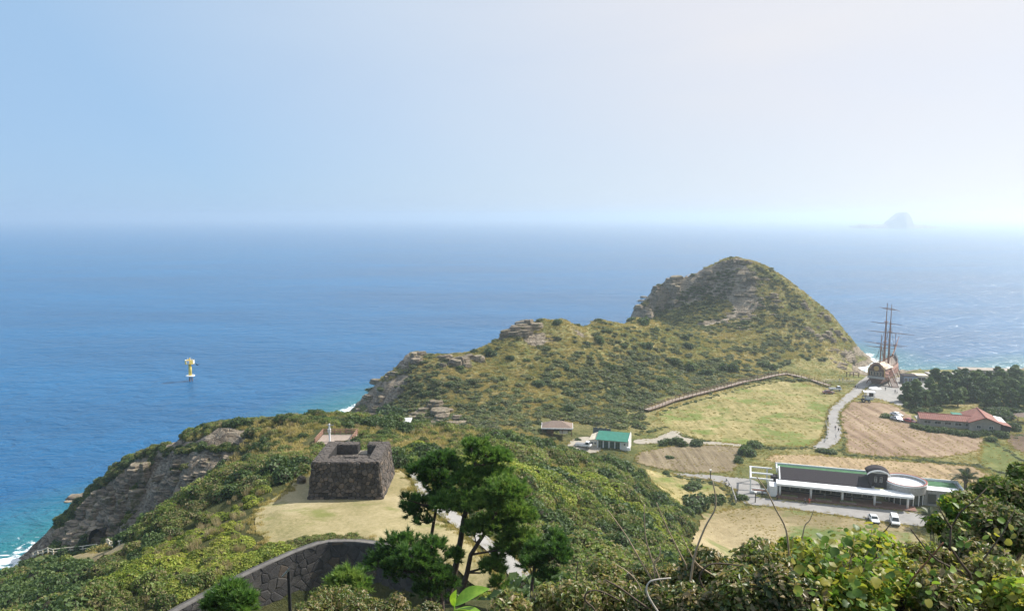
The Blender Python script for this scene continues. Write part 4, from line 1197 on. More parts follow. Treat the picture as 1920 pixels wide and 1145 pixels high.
# ragged fringes where fields, lawn and lanes end
fp = []
for nm, P in OUTLINES.items():
    P = np.array(P); Q = np.roll(P, -1, 0); L = np.hypot(*(Q - P).T)
    for a, b, l in zip(P, Q, L):
        for k in range(int(rg.poisson(l * (4.5 if nm == 'lawn' else 2.2)))):
            q = a + (b - a) * rg.random() + rg.normal(0, 0.45 if nm != 'coast_road' else 0.3, 2); fp.append((q[0], q[1]))
fp = np.array(fp); fp = fp[~built(fp[:, 0], fp[:, 1])]
h = hz(fp[:, 0], fp[:, 1]); s = rg.uniform(0.22, 0.5, len(fp))
scatter('field_fringe_grass', TUFTS, np.stack([fp[:, 0], fp[:, 1], h], 1), rg.uniform(0, 6.28, len(fp)), np.stack([s * 1.2, s * 1.2, s], 1), rg.integers(0, 3, len(fp)), 'ragged grass along the edges of lawn, fields and lanes')

# --- single dark evergreens one can pick out -------------------------------
def evergreen(px, py, w_px, hr, label, group, kind=0, sink=0.1, mat=None):
    p = hit(px, py); d = p[1]
    rr = w_px / 2 * d / F_PX
    pm = DARK[kind % 4]
    o = link('evergreen_shrub', pm, loc=(p[0], p[1], p[2] - sink), rot=(0, 0, (px * 7 + py) % 6.28), scale=(rr, rr, rr * hr))
    return tag(o, label, 'shrub', group)
EV = []
for i, (px, py, w, hr) in enumerate([(1207,606,26,1.1),(1045,606,22,0.9),(1182,602,20,0.8),(918,664,26,1.0),(890,660,16,0.9),(955,672,18,0.8),(1062,770,30,0.9),(930,770,30,0.8),
        (1145,690,20,1.0),(1125,640,26,0.9),(1170,650,20,0.8),(1210,650,26,0.9),(1290,650,22,1.0),(1265,680,26,0.9),(1300,690,30,0.9),(1365,695,36,1.1),(1325,702,30,0.9),(1440,690,38,0.7),(1500,668,16,0.7),(1395,606,16,1.0),(1285,636,14,1.4),
        (1230,620,18,0.8),(1100,646,22,0.8),(1060,690,22,0.7),(1010,720,26,0.7),(1180,700,26,0.8),(1240,716,30,0.8),(1150,740,26,0.8),(985,676,18,0.7),(860,690,20,0.6),(840,722,24,0.7),(800,740,26,0.7)]):
    EV.append((px, py, w, hr, i))
def hill_zone(px, py):
    return ('near the hilltop outcrop' if py < 625 and px < 1100 else 'along the ridge toward the headland' if py < 640 and px < 1260 else 'on the headland flank' if px > 1380 else 'on the slope above the boardwalk' if px >= 1225 else 'by the boulder row' if py < 700 and px < 965 else 'above the teal-roofed house' if px >= 1080 else 'low on the slope above the open shed' if py > 700 else 'high on the slope above the open shed')
ORD = ['leftmost', 'second from left', 'third from left', 'fourth from left', 'fifth from left', 'sixth from left', 'seventh from left', 'eighth from left', 'ninth from left', 'tenth from left', 'eleventh from left', 'twelfth from left', 'thirteenth from left']
zs_ = {}
for e in sorted(EV): zs_.setdefault(hill_zone(e[0], e[1]), []).append(e)
for zn, L in zs_.items():
    for j, (px, py, w, hr, i) in enumerate(L):
        evergreen(px, py, w, hr, 'dark evergreen ' + zn + (', ' + ORD[j] if len(L) > 1 else ''), 'evergreens of the middle hill', i)
for i, (px, py, w, hr) in enumerate([(735,785,66,0.9),(700,792,40,0.8),(770,795,36,0.7)]):
    evergreen(px, py, w, hr, ['large dark green shrub beside the rock ledge at the foot of the cliff', 'smaller green shrub on the shore side of the large ledge shrub', 'low green shrub under the layered rock ledge'][i], None, i)
for i, (px, py, w, hr, lb) in enumerate([(1250,832,34,0.7,'leftmost shrub of the dark hedge below the farm track'),(1276,833,34,0.8,'middle shrub of the dark hedge below the farm track'),(1304,835,30,0.8,'rightmost shrub of the dark hedge below the farm track'),
        (1300,950,66,0.8,'large dark round shrub in the field below the lane'),(1345,940,40,0.8,'shrub mass beside the stone edge of the lane bend'),(1300,915,44,0.5,'flat-topped shrub just above the large round one'),(1390,934,26,0.9,'round clipped shrub beside the lane bend'),
        (1400,850,40,1.0,'tall dark shrub at the end of the pavilion terrace'),(1415,836,34,0.8,'shrub behind the tall one near the pavilion terrace'),(1386,866,26,0.8,'small shrub at the corner of the ploughed field'),
        (1108,872,40,0.8,'rounded dark shrub on the ridge edge below the farmhouse'),(1150,880,70,0.9,'broad dark evergreen clump on the ridge edge below the farmhouse'),(1185,905,50,0.8,'dark clump at the lower end of the ridge edge'),
        (1548,848,36,0.5,'low green bush where the coast road meets the field'),(1666,783,26,0.7,'round spiky bush alone in the dry crop field'),(1098,872,20,0.6,'small shrub beside the farmhouse yard'),
        (1255,858,18,0.7,'small bush at the lower edge of the ploughed field'),(1248,887,20,0.6,'small bush at the start of the village lane'),(1085,825,14,0.8,'small shrub in front of the open shed')]):
    evergreen(px, py, w, hr, lb, None, i)

# ------------------------------------------------------------------ building materials
M_WHITE = paint('white_paint', (0.82, 0.83, 0.84), 0.5, 0.05, 1.2, grime=0.22)
M_WHITE2 = paint('white_render', (0.74, 0.72, 0.68), 0.8, 0.08, 1.0, grime=0.40)
M_SLATE = paint('slate_roof', (0.042, 0.037, 0.043), 0.9, 0.2, 2.5, bump=0.03, spec=0.12)
M_GRROOF = paint('green_roof_coating', (0.045, 0.135, 0.058), 0.8, 0.3, 1.2, grime=0.25)
M_GREEN = paint('green_panel', (0.10, 0.34, 0.12), 0.7, 0.15, 1.0, grime=0.2)
M_TEAL = paint('teal_roof_sheet', (0.038, 0.195, 0.145), 0.6, 0.18, 0.9, grime=0.25)
M_STONE = paint('grey_cladding', (0.34, 0.325, 0.31), 0.9, 0.35, 3.0, bump=0.04)
M_TERR = paint('terrace_brick', (0.21, 0.115, 0.09), 0.9, 0.25, 3.0)
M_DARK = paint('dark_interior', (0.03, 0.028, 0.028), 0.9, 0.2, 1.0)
M_RED = paint('red_tile_roof', (0.26, 0.115, 0.092), 0.75, 0.34, 1.3, grime=0.3)
M_REDDK = paint('red_ridge', (0.27, 0.08, 0.065), 0.75, 0.2, 1.5)
M_TANW = paint('tan_wall', (0.36, 0.315, 0.27), 0.9, 0.15, 1.0, grime=0.3)
M_WOOD = paint('weathered_wood', (0.20, 0.125, 0.085), 0.85, 0.3, 3.0, grime=0.2)
M_DECKW = paint('deck_boards', (0.33, 0.27, 0.225), 0.85, 0.25, 3.0)
M_HULL = paint('hull_planks', (0.38, 0.225, 0.175), 0.8, 0.35, 1.6, grime=0.35)
M_HULLD = paint('dark_stern_wood', (0.115, 0.07, 0.06), 0.7, 0.3, 2.0)
M_CREAM = paint('cream_paint', (0.70, 0.62, 0.48), 0.7, 0.12, 1.5, grime=0.25)
M_MAST = paint('mast_wood', (0.24, 0.125, 0.095), 0.7, 0.25, 2.0)
M_BROWNT = paint('brown_tiles', (0.22, 0.165, 0.135), 0.9, 0.35, 3.5, bump=0.05)
M_BLUEG = paint('blue_grey_wall', (0.20, 0.27, 0.36), 0.7, 0.2, 1.0)
M_METAL = paint('grey_metal', (0.36, 0.37, 0.38), 0.45, 0.15, 3.0, metal=0.6)
M_BLACK = paint('black_rubber', (0.02, 0.02, 0.02), 0.8, 0.2, 4.0)
M_YEL = paint('yellow_paint', (0.78, 0.58, 0.10), 0.55, 0.12, 1.0, grime=0.2)
M_BLUESH = paint('dark_blue_sheet', (0.055, 0.085, 0.12), 0.6, 0.3, 1.5)
M_GOLD = paint('ochre_trim', (0.50, 0.33, 0.12), 0.6, 0.2, 3.0)
_g = NT('window_glass'); _g.color((0.02, 0.028, 0.034)).set(Roughness=0.08); _g.b.inputs['Specular IOR Level'].default_value = 0.6
M_GLASS = _g.m
ROT = R(-17)

def window(root, cx, y, cz, w, h, fm=None, nx=1, face=-1, rz=0.0, fr=0.07):
    """glazed window on a wall facing -y (local); frame and mullions are its sub-part"""
    g = MB().box((cx, y, cz), (w, 0.05, h)).build('window', M_GLASS, root)
    f = MB()
    yy = y + face * 0.05
    for sx in (-1, 1): f.box((cx + sx * w / 2, yy, cz), (fr, 0.10, h + fr))
    for sz in (-1, 1): f.box((cx, yy - 0.003, cz + sz * h / 2), (w + fr, 0.094, fr))
    for k in range(1, nx): f.box((cx - w / 2 + w * k / nx, yy - 0.004, cz), (fr * 0.7, 0.088, h))
    f.build('frame', fm or M_WHITE, g)
    return g

# ------------------------------------------------------------------ exhibition pavilion
def pavilion():
    o = at_z(1462, 930, 6.0)
    root = empty('exhibition_pavilion', (o[0], o[1], 6.0), ROT)
    tag(root, 'long low white pavilion with dark sloped roof and round drum', 'building')
    B = lambda nm, m, *bx: [b for b in [MB()]][0]
    def bx(nm, m, c, d, bev=0.04):
        ob = MB().box(c, d).build(nm, m, root)
        return bevel(ob, bev) if bev else ob
    bx('terrace', M_TERR, (15.2, 1.0, 0.10), (32.4, 4.6, 0.36))
    for k in range(5):
        MB().tube([(7.35 * k, 0, 0.2), (7.35 * k, 0, 3.15)], 0.27, 12).build('column', M_WHITE, root, True)
    can = MB()
    pts = [(-0.9, -0.9)] + [(x_, -0.95 - 0.35 * math.sin(max(0, (x_ - 8)) / 22 * 1.57)) for x_ in (4, 8, 12, 16, 20, 24, 27)] + [(29.0, -1.35), (30.2, -1.2), (30.6, -0.5), (30.2, 1.4), (28.0, 2.9), (-0.9, 2.9)]
    can.prism(pts, 3.15, 3.5).build('canopy', M_WHITE, root)
    fa = MB()
    for a, b in zip(pts[:11], pts[1:12]): fa.bar((a[0], a[1] - 0.02, 3.42), (b[0], b[1] - 0.02, 3.42), 0.16, 0.52)
    fa.build('fascia', M_WHITE, root)
    for k in range(4):
        MB().tube([(3.5 + k * 7.3, -0.55, 3.5), (3.5 + k * 7.3, -0.55, 3.95)], 0.06, 6).build('vent_pipe', M_METAL, root)
    # hall: glazed front behind the columns
    bx('hall_wall', M_STONE, (11.2, 7.2, 1.75), (22.6, 7.6, 3.5), 0)
    bx('front_sill', M_SLATE, (11.2, 3.32, 0.45), (22.6, 0.16, 0.5))
    for k in range(9):
        window(root, 1.35 + k * 2.45, 3.33, 1.85, 2.15, 2.2, M_METAL, 2)
    # sloping slate roof
    sl = MB(); xs0, xs1 = 0.15, 21.7
    sl.add([(xs0, 2.75, 3.62), (xs1, 2.75, 3.62), (xs1, 8.3, 5.2), (xs0, 8.3, 5.2), (xs0, 2.75, 3.45), (xs1, 2.75, 3.45), (xs1, 8.3, 4.7), (xs0, 8.3, 4.7)], [(0, 1, 2, 3), (4, 7, 6, 5), (0, 4, 5, 1), (1, 5, 6, 2), (3, 2, 6, 7), (0, 3, 7, 4)])
    sl.build('slate_roof', M_SLATE, root)
    MB().bar((0.0, 2.7, 3.66), (0.0, 8.3, 5.26), 0.3, 0.3).build('roof_edge', M_WHITE, root)
    bx('green_roof', M_GRROOF, (10.6, 9.5, 4.9), (22.0, 2.7, 0.2), 0)
    bx('back_parapet', M_WHITE, (10.5, 10.95, 4.7), (22.6, 0.28, 1.4)); bx('side_parapet', M_WHITE, (-0.55, 8.9, 4.55), (0.28, 3.82, 1.2))
    bx('side_block', M_WHITE, (-1.6, 1.2, 1.35), (1.9, 3.6, 2.7)); bx('service_box', M_SLATE, (-1.3, 5.2, 2.6), (1.7, 2.2, 2.2))
    # pergola frame
    for (x_, y_) in ((-7.2, 0.6), (-7.2, 9.6), (-2.9, 0.6), (-2.9, 9.6)):
        bx('pergola_post', M_WHITE, (x_, y_, 1.9), (0.32, 0.32, 3.8))
    for y_ in (0.6, 4.8, 9.6):
        bx('pergola_beam', M_WHITE, (-4.6, y_, 3.98), (5.8, 0.34, 0.36))
    bx('pergola_side_beam', M_WHITE, (-7.2, 5.1, 3.99), (0.36, 8.64, 0.34))
    bx('pergola_rail', M_WHITE, (-5.0, 0.55, 1.25), (4.0, 0.2, 0.26)); bx('pergola_rail', M_WHITE, (-5.0, 0.52, 0.35), (4.2, 0.26, 0.5))
    bx('pergola_planter', M_TERR, (-5.0, 1.2, 0.5), (3.4, 0.8, 0.7))
    # stair tower
    bx('tower_wall', M_SLATE, (23.4, 6.4, 5.0), (4.3, 3.6, 3.6), 0.03)
    for s in (-0.62, 0.62):
        window(root, 23.4 + s, 4.57, 5.35, 0.55, 1.35, M_STONE, 1)
    ar = MB(); N = 12; vs = []; fs = []
    for yy in (4.25, 8.5):
        for k in range(N + 1):
            a = math.pi * (0.16 + 0.68 * k / N); vs.append((23.4 - 2.72 * math.cos(a) / math.cos(math.pi * 0.16), yy, 6.75 + (math.sin(a) - math.sin(math.pi * 0.16)) * 2.3))
    for k in range(N): fs.append((k, k + 1, N + 2 + k, N + 1 + k))
    ob = ar.add(vs, fs).build('barrel_roof', M_SLATE, root, True); sm = ob.modifiers.new('thick', 'SOLIDIFY'); sm.thickness = 0.16
    fa = MB(); fs2 = []
    vf = [(v[0], 4.22, v[2] - 0.03) for v in vs[:N + 1]] + [(v[0], 4.22, v[2] - 0.42) for v in vs[:N + 1]]
    for k in range(N): fs2.append((k, k + 1, N + 2 + k, N + 1 + k))
    ob = fa.add(vf, fs2).build('arched_fascia', M_WHITE, root); sm = ob.modifiers.new('thick', 'SOLIDIFY'); sm.thickness = 0.12
    bx('tower_gable', M_WHITE2, (23.4, 6.45, 6.92), (4.2, 3.3, 0.35), 0)
    # drum
    cx, cy, r_ = 29.9, 6.6, 4.95
    def ring(nm, m, r0, r1, z0, z1):
        mb = MB(); N = 48; vs = []; fs = []
        for k in range(N):
            a = 2 * math.pi * k / N
            for rr, z in ((r1, z0), (r1, z1), (r0, z1), (r0, z0)): vs.append((cx + rr * math.cos(a), cy + rr * math.sin(a), z))
        for k in range(N):
            a, b = k * 4, ((k + 1) % N) * 4
            for j in range(4): fs.append((a + j, b + j, b + (j + 1) % 4, a + (j + 1) % 4))
        return mb.add(vs, fs).build(nm, m, root, False)
    ring('drum_wall', M_STONE, 4.5, r_, 2.95, 4.95); ring('drum_rim', M_WHITE, 4.55, r_ + 0.07, 4.95, 5.25); ring('drum_band', M_REDDK, 4.6, r_ + 0.03, 5.25, 5.31)
    ring('drum_glass', M_GLASS, 4.3, 4.6, 0.25, 2.95); MB().tube([(cx, cy, 4.3), (cx, cy, 4.42)], 4.55, 40).build('drum_roof', M_WHITE, root)
    for k in range(14):
        a = -math.pi + math.pi * 1.25 * k / 13
        MB().box((cx + 4.72 * math.cos(a), cy + 4.72 * math.sin(a), 1.6), (0.16, 0.16, 2.7), a).build('mullion', M_WHITE, root)
    # right block
    bx('wing_wall', M_STONE, (38.3, 8.0, 1.95), (9.2, 7.2, 3.9), 0)
    bx('wing_roof', M_WHITE, (37.3, 5.7, 3.98), (8.6, 3.0, 0.14), 0); bx('wing_green_roof', M_GRROOF, (37.4, 9.2, 4.02), (8.8, 3.9, 0.2), 0)
    for c, d in (((38.2, 11.4, 4.3), (9.4, 0.25, 0.75)), ((33.9, 9.3, 4.2), (0.25, 3.95, 0.5)), ((42.7, 7.95, 4.2), (0.25, 6.6, 0.55))): bx('wing_parapet', M_WHITE, c, d)
    bx('green_door', M_GREEN, (39.3, 4.36, 1.6), (4.0, 0.12, 2.9)); window(root, 35.6, 4.37, 1.75, 2.0, 2.6, M_METAL, 1)
    for x_ in (2.3, 10.3, 16.0):
        mb = MB(); mb.box((x_, -0.55, 0.48), (3.8, 0.7, 0.42)); mb.build('planter', M_BROWNT, root)
        MB().box((x_, -0.55, 0.72), (3.7, 0.6, 0.12)).build('planter_soil', M_VERGE, root)
    MB().box((18.5, 1.0, 0.85), (2.4, 0.9, 0.08)).build('bench_table', M_WOOD, root)
    MB().box((22.9, 0.6, 0.85), (1.6, 0.8, 0.08)).build('bench_table', M_METAL, root)
    return root
pavilion()

# ------------------------------------------------------------------ farmhouse with teal roof
def farmhouse():
    o = at_z(1119, 836, 7.1)
    root = empty('farmhouse', (o[0], o[1], hz1(o[0], o[1]) - 0.1), ROT)
    tag(root, 'white farmhouse with a teal sheet roof and dark green doors', 'house')
    L, D, H = 9.4, 5.8, 2.9
    MB().box((L / 2, D / 2, H / 2 - 0.2), (L, D - 0.1, H)).build('wall', M_WHITE2, root)
    rf = MB().add([(-0.3, -0.5, 2.75), (L + 0.1, -0.5, 2.75), (L + 0.1, D * 0.85, 4.1), (-0.3, D * 0.85, 4.1), (-0.3, D + 0.2, 3.4), (L + 0.1, D + 0.2, 3.4)], [(0, 1, 2, 3), (3, 2, 5, 4)]).build('roof', M_TEAL, root)
    sm = rf.modifiers.new('thick', 'SOLIDIFY'); sm.thickness = 0.10
    gb = MB().add([(L + 0.12, -0.1, -0.3), (L + 0.12, D, -0.3), (L + 0.12, D, 3.3), (L + 0.12, D * 0.85, 4.35), (L + 0.12, -0.1, 3.0)], [(0, 1, 2, 3, 4)]).build('gable_wall', M_WHITE2, root)
    sm = gb.modifiers.new('thick', 'SOLIDIFY'); sm.thickness = 0.22; sm.offset = 1
    for k, x_ in enumerate((1.15, 2.85, 4.7, 6.4)):
        d = MB().box((x_, -0.02, 1.15), (1.25, 0.1, 2.3)).build('door', paint('bottle_green_door', (0.03, 0.075, 0.06), 0.5, 0.2), root)
        b = MB()
        for j in range(5): b.box((x_, -0.09, 0.3 + j * 0.45), (1.25, 0.04, 0.05))
        b.box((x_, -0.095, 1.15), (0.05, 0.035, 2.3)); b.build('door_bars', M_METAL, d)
    window(root, 8.5, -0.02, 1.75, 0.6, 0.5, M_WHITE)
    for x_ in (0.2, 2.0, 3.75, 5.55, 7.3): MB().box((x_, -0.08, 1.3), (0.22, 0.14, 2.6)).build('pilaster', M_WHITE, root)
    ex = MB().add([(-2.6, 0.4, -0.2), (-0.0, 0.4, -0.2), (-0.0, 5.4, -0.2), (-2.6, 5.4, -0.2), (-2.6, 0.4, 2.1), (-0.0, 0.4, 2.7), (-0.0, 5.4, 3.7), (-2.6, 5.4, 2.6)], [(0, 1, 5, 4), (1, 2, 6, 5), (2, 3, 7, 6), (3, 0, 4, 7), (4, 5, 6, 7)])
    ex.build('annex_wall', M_CREAM, root)
    window(root, -1.5, 0.37, 1.3, 0.7, 0.8, M_WHITE, 2); window(root, -0.55, 0.37, 1.3, 0.6, 0.8, M_WHITE, 2)
    MB().box((9.9, -1.2, 0.9), (1.0, 0.7, 0.9)).build('tank', M_WHITE, root)
    # dark blue sheet fence behind
    p = at_z(1112, 812, 7.8)
    r2 = empty('sheet_fence', (p[0], p[1], hz1(p[0], p[1]) - 0.2), R(-20)); tag(r2, 'dark blue corrugated sheet fence behind the farmhouse', 'fence')
    for k in range(9):
        MB().box((0.32 + k * 0.64, 0.02 * (k % 2), 1.55), (0.6, 0.06, 3.0 + 0.25 * math.sin(k * 2.3))).build('sheet_panel', M_BLUESH, r2)
    for k in range(4): MB().tube([(k * 1.9, 0.15, 0), (k * 1.9 + 0.1, 0.15, 3.9)], 0.05, 6).build('post', M_METAL, r2)
farmhouse()

def open_shed():
    o = at_z(1017, 823, 7.6)
    root = empty('open_shed', (o[0], o[1], hz1(o[0], o[1]) - 0.05), R(-4)); tag(root, 'open shed with brown hipped roof and white fascia beside the farmyard', 'shed')
    L, D, H = 9.2, 6.0, 2.5
    MB().add([(-0.3, -0.3, H), (L + 0.3, -0.3, H), (L + 0.3, D, H), (-0.3, D, H), (3.2, D * 0.55, H + 1.5), (L - 3.4, D * 0.55, H + 1.5)], [(0, 1, 5, 4), (1, 2, 5), (2, 3, 4, 5), (3, 0, 4)]).build('roof', M_BROWNT, root)
    f = MB(); f.box((L / 2, -0.32, H - 0.12), (L + 0.7, 0.1, 0.32)); f.box((-0.32, D / 2, H - 0.12), (0.1, D + 0.5, 0.318)); f.box((L + 0.32, D / 2, H - 0.12), (0.1, D + 0.5, 0.318)); f.build('fascia', M_WHITE, root)
    for x_ in (0.1, 3.0, 6.2, L - 0.1):
        for y_ in (0.1, D - 0.2): MB().box((x_, y_, H / 2 - 0.15), (0.22, 0.22, H)).build('post', M_WOOD, root)
    MB().box((L / 2, D - 0.1, H / 2 - 0.2), (L, 0.12, H)).build('back_wall', M_DARK, root)
    MB().box((6.6, 2.6, 0.5), (2.6, 1.0, 0.9)).build('work_bench', M_WHITE2, root); MB().box((2.4, 3.0, 0.6), (2.2, 1.4, 1.1)).build('crate', M_WOOD, root)
open_shed()

# ------------------------------------------------------------------ red-roofed restaurant
def restaurant():
    o = at_z(1725, 797, 6.0)
    root = empty('restaurant', (o[0], o[1], 5.95), R(-18)); tag(root, 'long low restaurant with red tiled roofs and tan walls', 'building')
    L, D, H = 17.0, 5.2, 2.7
    MB().box((L / 2, D / 2, H / 2), (L, D, H)).build('wing_wall', M_TANW, root)
    rf = MB().add([(-0.4, -0.6, H - 0.1), (L, -0.6, H - 0.1), (L, D * 0.6, H + 1.15), (-0.4, D * 0.6, H + 1.15), (-0.4, D + 0.3, H + 0.5), (L, D + 0.3, H + 0.5)], [(0, 1, 2, 3), (3, 2, 5, 4)]).build('wing_roof', M_RED, root)
    sm = rf.modifiers.new('thick', 'SOLIDIFY'); sm.thickness = 0.14
    rb = MB()
    for k in range(28):
        x_ = -0.3 + k * 0.62
        rb.bar((x_, -0.6, H - 0.06), (x_, D * 0.6, H + 1.19), 0.09, 0.07)
    rb.build('roof_seams', M_REDDK, root)['kind'] = 'stuff'
    MB().bar((-0.4, D * 0.6, H + 1.2), (L, D * 0.6, H + 1.2), 0.22, 0.16).build('ridge_cap', M_REDDK, root)
    for k in range(5): window(root, 2.2 + k * 3.1, -0.01, 1.45, 2.0, 1.0, M_WHITE2, 2)
    # main block, gable to the front
    x0, x1, y0, y1 = L - 2.6, L + 6.4, -1.8, 10.5; xm = (x0 + x1) / 2
    MB().box((xm, (y0 + y1) / 2, 1.5), (x1 - x0, y1 - y0, 3.0)).build('main_wall', M_TANW, root)
    MB().add([(x0, y0 - 0.01, 2.99), (x1, y0 - 0.01, 2.99), (xm, y0 - 0.01, 4.75), (x0, y0 + 0.2, 2.99), (x1, y0 + 0.2, 2.99), (xm, y0 + 0.2, 4.75)], [(0, 1, 2), (5, 4, 3)]).build('gable', M_TANW, root)
    rf = MB().add([(x0 - 0.5, y0 - 0.6, 2.85), (xm, y0 - 0.6, 4.85), (x1 + 0.5, y0 - 0.6, 2.85), (x0 - 0.5, y1, 3.0), (xm, y1 - 1.5, 5.6), (x1 + 0.5, y1, 3.0)], [(0, 1, 4, 3), (1, 2, 5, 4), (3, 4, 5)]).build('main_roof', M_RED, root)
    sm = rf.modifiers.new('thick', 'SOLIDIFY'); sm.thickness = 0.16
    for a, b in (((xm, y0 - 0.62, 4.92), (xm, y1 - 1.5, 5.67)), ((x0 - 0.5, y0 - 0.64, 2.9), (xm, y0 - 0.64, 4.9)), ((x1 + 0.5, y0 - 0.64, 2.9), (xm, y0 - 0.64, 4.9))): MB().bar(a, b, 0.24, 0.2).build('ridge_cap', M_REDDK, root)
    window(root, xm - 1.8, y0 - 0.04, 1.5, 1.2, 1.0, M_WHITE2, 2); window(root, xm + 1.8, y0 - 0.04, 1.5, 1.3, 1.0, M_WHITE2, 2)
    MB().add([(x1 + 0.6, y0 + 5.2, 2.55), (x1 + 3.0, y0 + 5.2, 2.3), (x1 + 3.0, y1 - 1.0, 2.6), (x1 + 0.6, y1 - 1.0, 3.0)], [(0, 1, 2, 3)]).build('white_awning', M_WHITE, root)
    rr = MB().add([(x1 + 0.3, y0 - 0.2, 2.9), (x1 + 3.2, y0 - 0.2, 2.3), (x1 + 3.2, y0 + 5.0, 2.3), (x1 + 0.3, y0 + 5.0, 2.9)], [(0, 1, 2, 3)]).build('lean_to_roof', M_RED, root)
    MB().box((x1 + 1.7, y0 + 4.6, 1.1), (2.6, 8.0, 2.2)).build('lean_to_wall', M_DARK, root)
    MB().box((12.6, 8.0, 1.5), (2.8, 3.0, 3.0)).build('back_shed', M_CREAM, root); MB().box((12.6, 8.0, 3.1), (3.1, 3.3, 0.16)).build('back_shed_roof', M_TEAL, root)
    MB().box((6.0, 9.5, 0.12), (11.0, 7.0, 0.2)).build('back_terrace', M_PLAZA, root)
restaurant()

def shelter():
    o = at_z(1908, 793, 6.0)
    root = empty('garden_shelter', (o[0], o[1], hz1(o[0], o[1])), R(-18)); tag(root, 'small grey-roofed garden shelter at the right edge beyond the restaurant', 'shelter')
    MB().add([(-0.3, -0.3, 2.3), (5.3, -0.3, 2.3), (5.3, 4.3, 2.3), (-0.3, 4.3, 2.3), (1.7, 2, 3.3), (3.3, 2, 3.3)], [(0, 1, 5, 4), (1, 2, 5), (2, 3, 4, 5), (3, 0, 4), (0, 3, 2, 1)]).build('roof', M_BROWNT, root)
    for x_ in (0, 5):
        for y_ in (0, 4): MB().box((x_, y_, 1.15), (0.2, 0.2, 2.3)).build('post', M_WOOD, root)
shelter()

def plain_block(name, label, px, py, z, L, D, H, rz, wall, roof, wins, cat='building'):
    o = at_z(px, py, z)
    root = empty(name, (o[0], o[1], hz1(o[0], o[1]) - 0.1), rz); tag(root, label, cat)
    MB().box((L / 2, D / 2, H / 2), (L, D, H)).build('wall', wall, root)
    MB().box((L / 2, D / 2, H + 0.12), (L + 0.5, D + 0.5, 0.24)).build('roof', roof, root)
    for k in range(wins): window(root, L * (k + 0.5) / wins, -0.01, H * 0.55, L / wins * 0.7, H * 0.5, M_WHITE, 2)
plain_block('ticket_office', 'blue-grey flat-roofed ticket office beside the ship stairs', 1694, 716, 5.0, 5.6, 5.0, 3.4, R(-10), M_BLUEG, M_SLATE, 3)
plain_block('harbour_kiosk', 'cream box-shaped kiosk between the ticket office and the pines', 1716, 712, 5.0, 5.0, 4.5, 3.2, R(-10), M_CREAM, M_CREAM, 1)
plain_block('harbour_store', 'long low cream store showing above the pines by the sea', 1742, 708, 5.0, 12.0, 5.0, 3.0, R(-8), M_TANW, M_STONE, 4)
plain_block('shore_house', 'flat tan house rising behind the pines at the shore', 1806, 704, 5.0, 22.0, 6.0, 3.3, R(-8), M_TANW, M_TANW, 6)

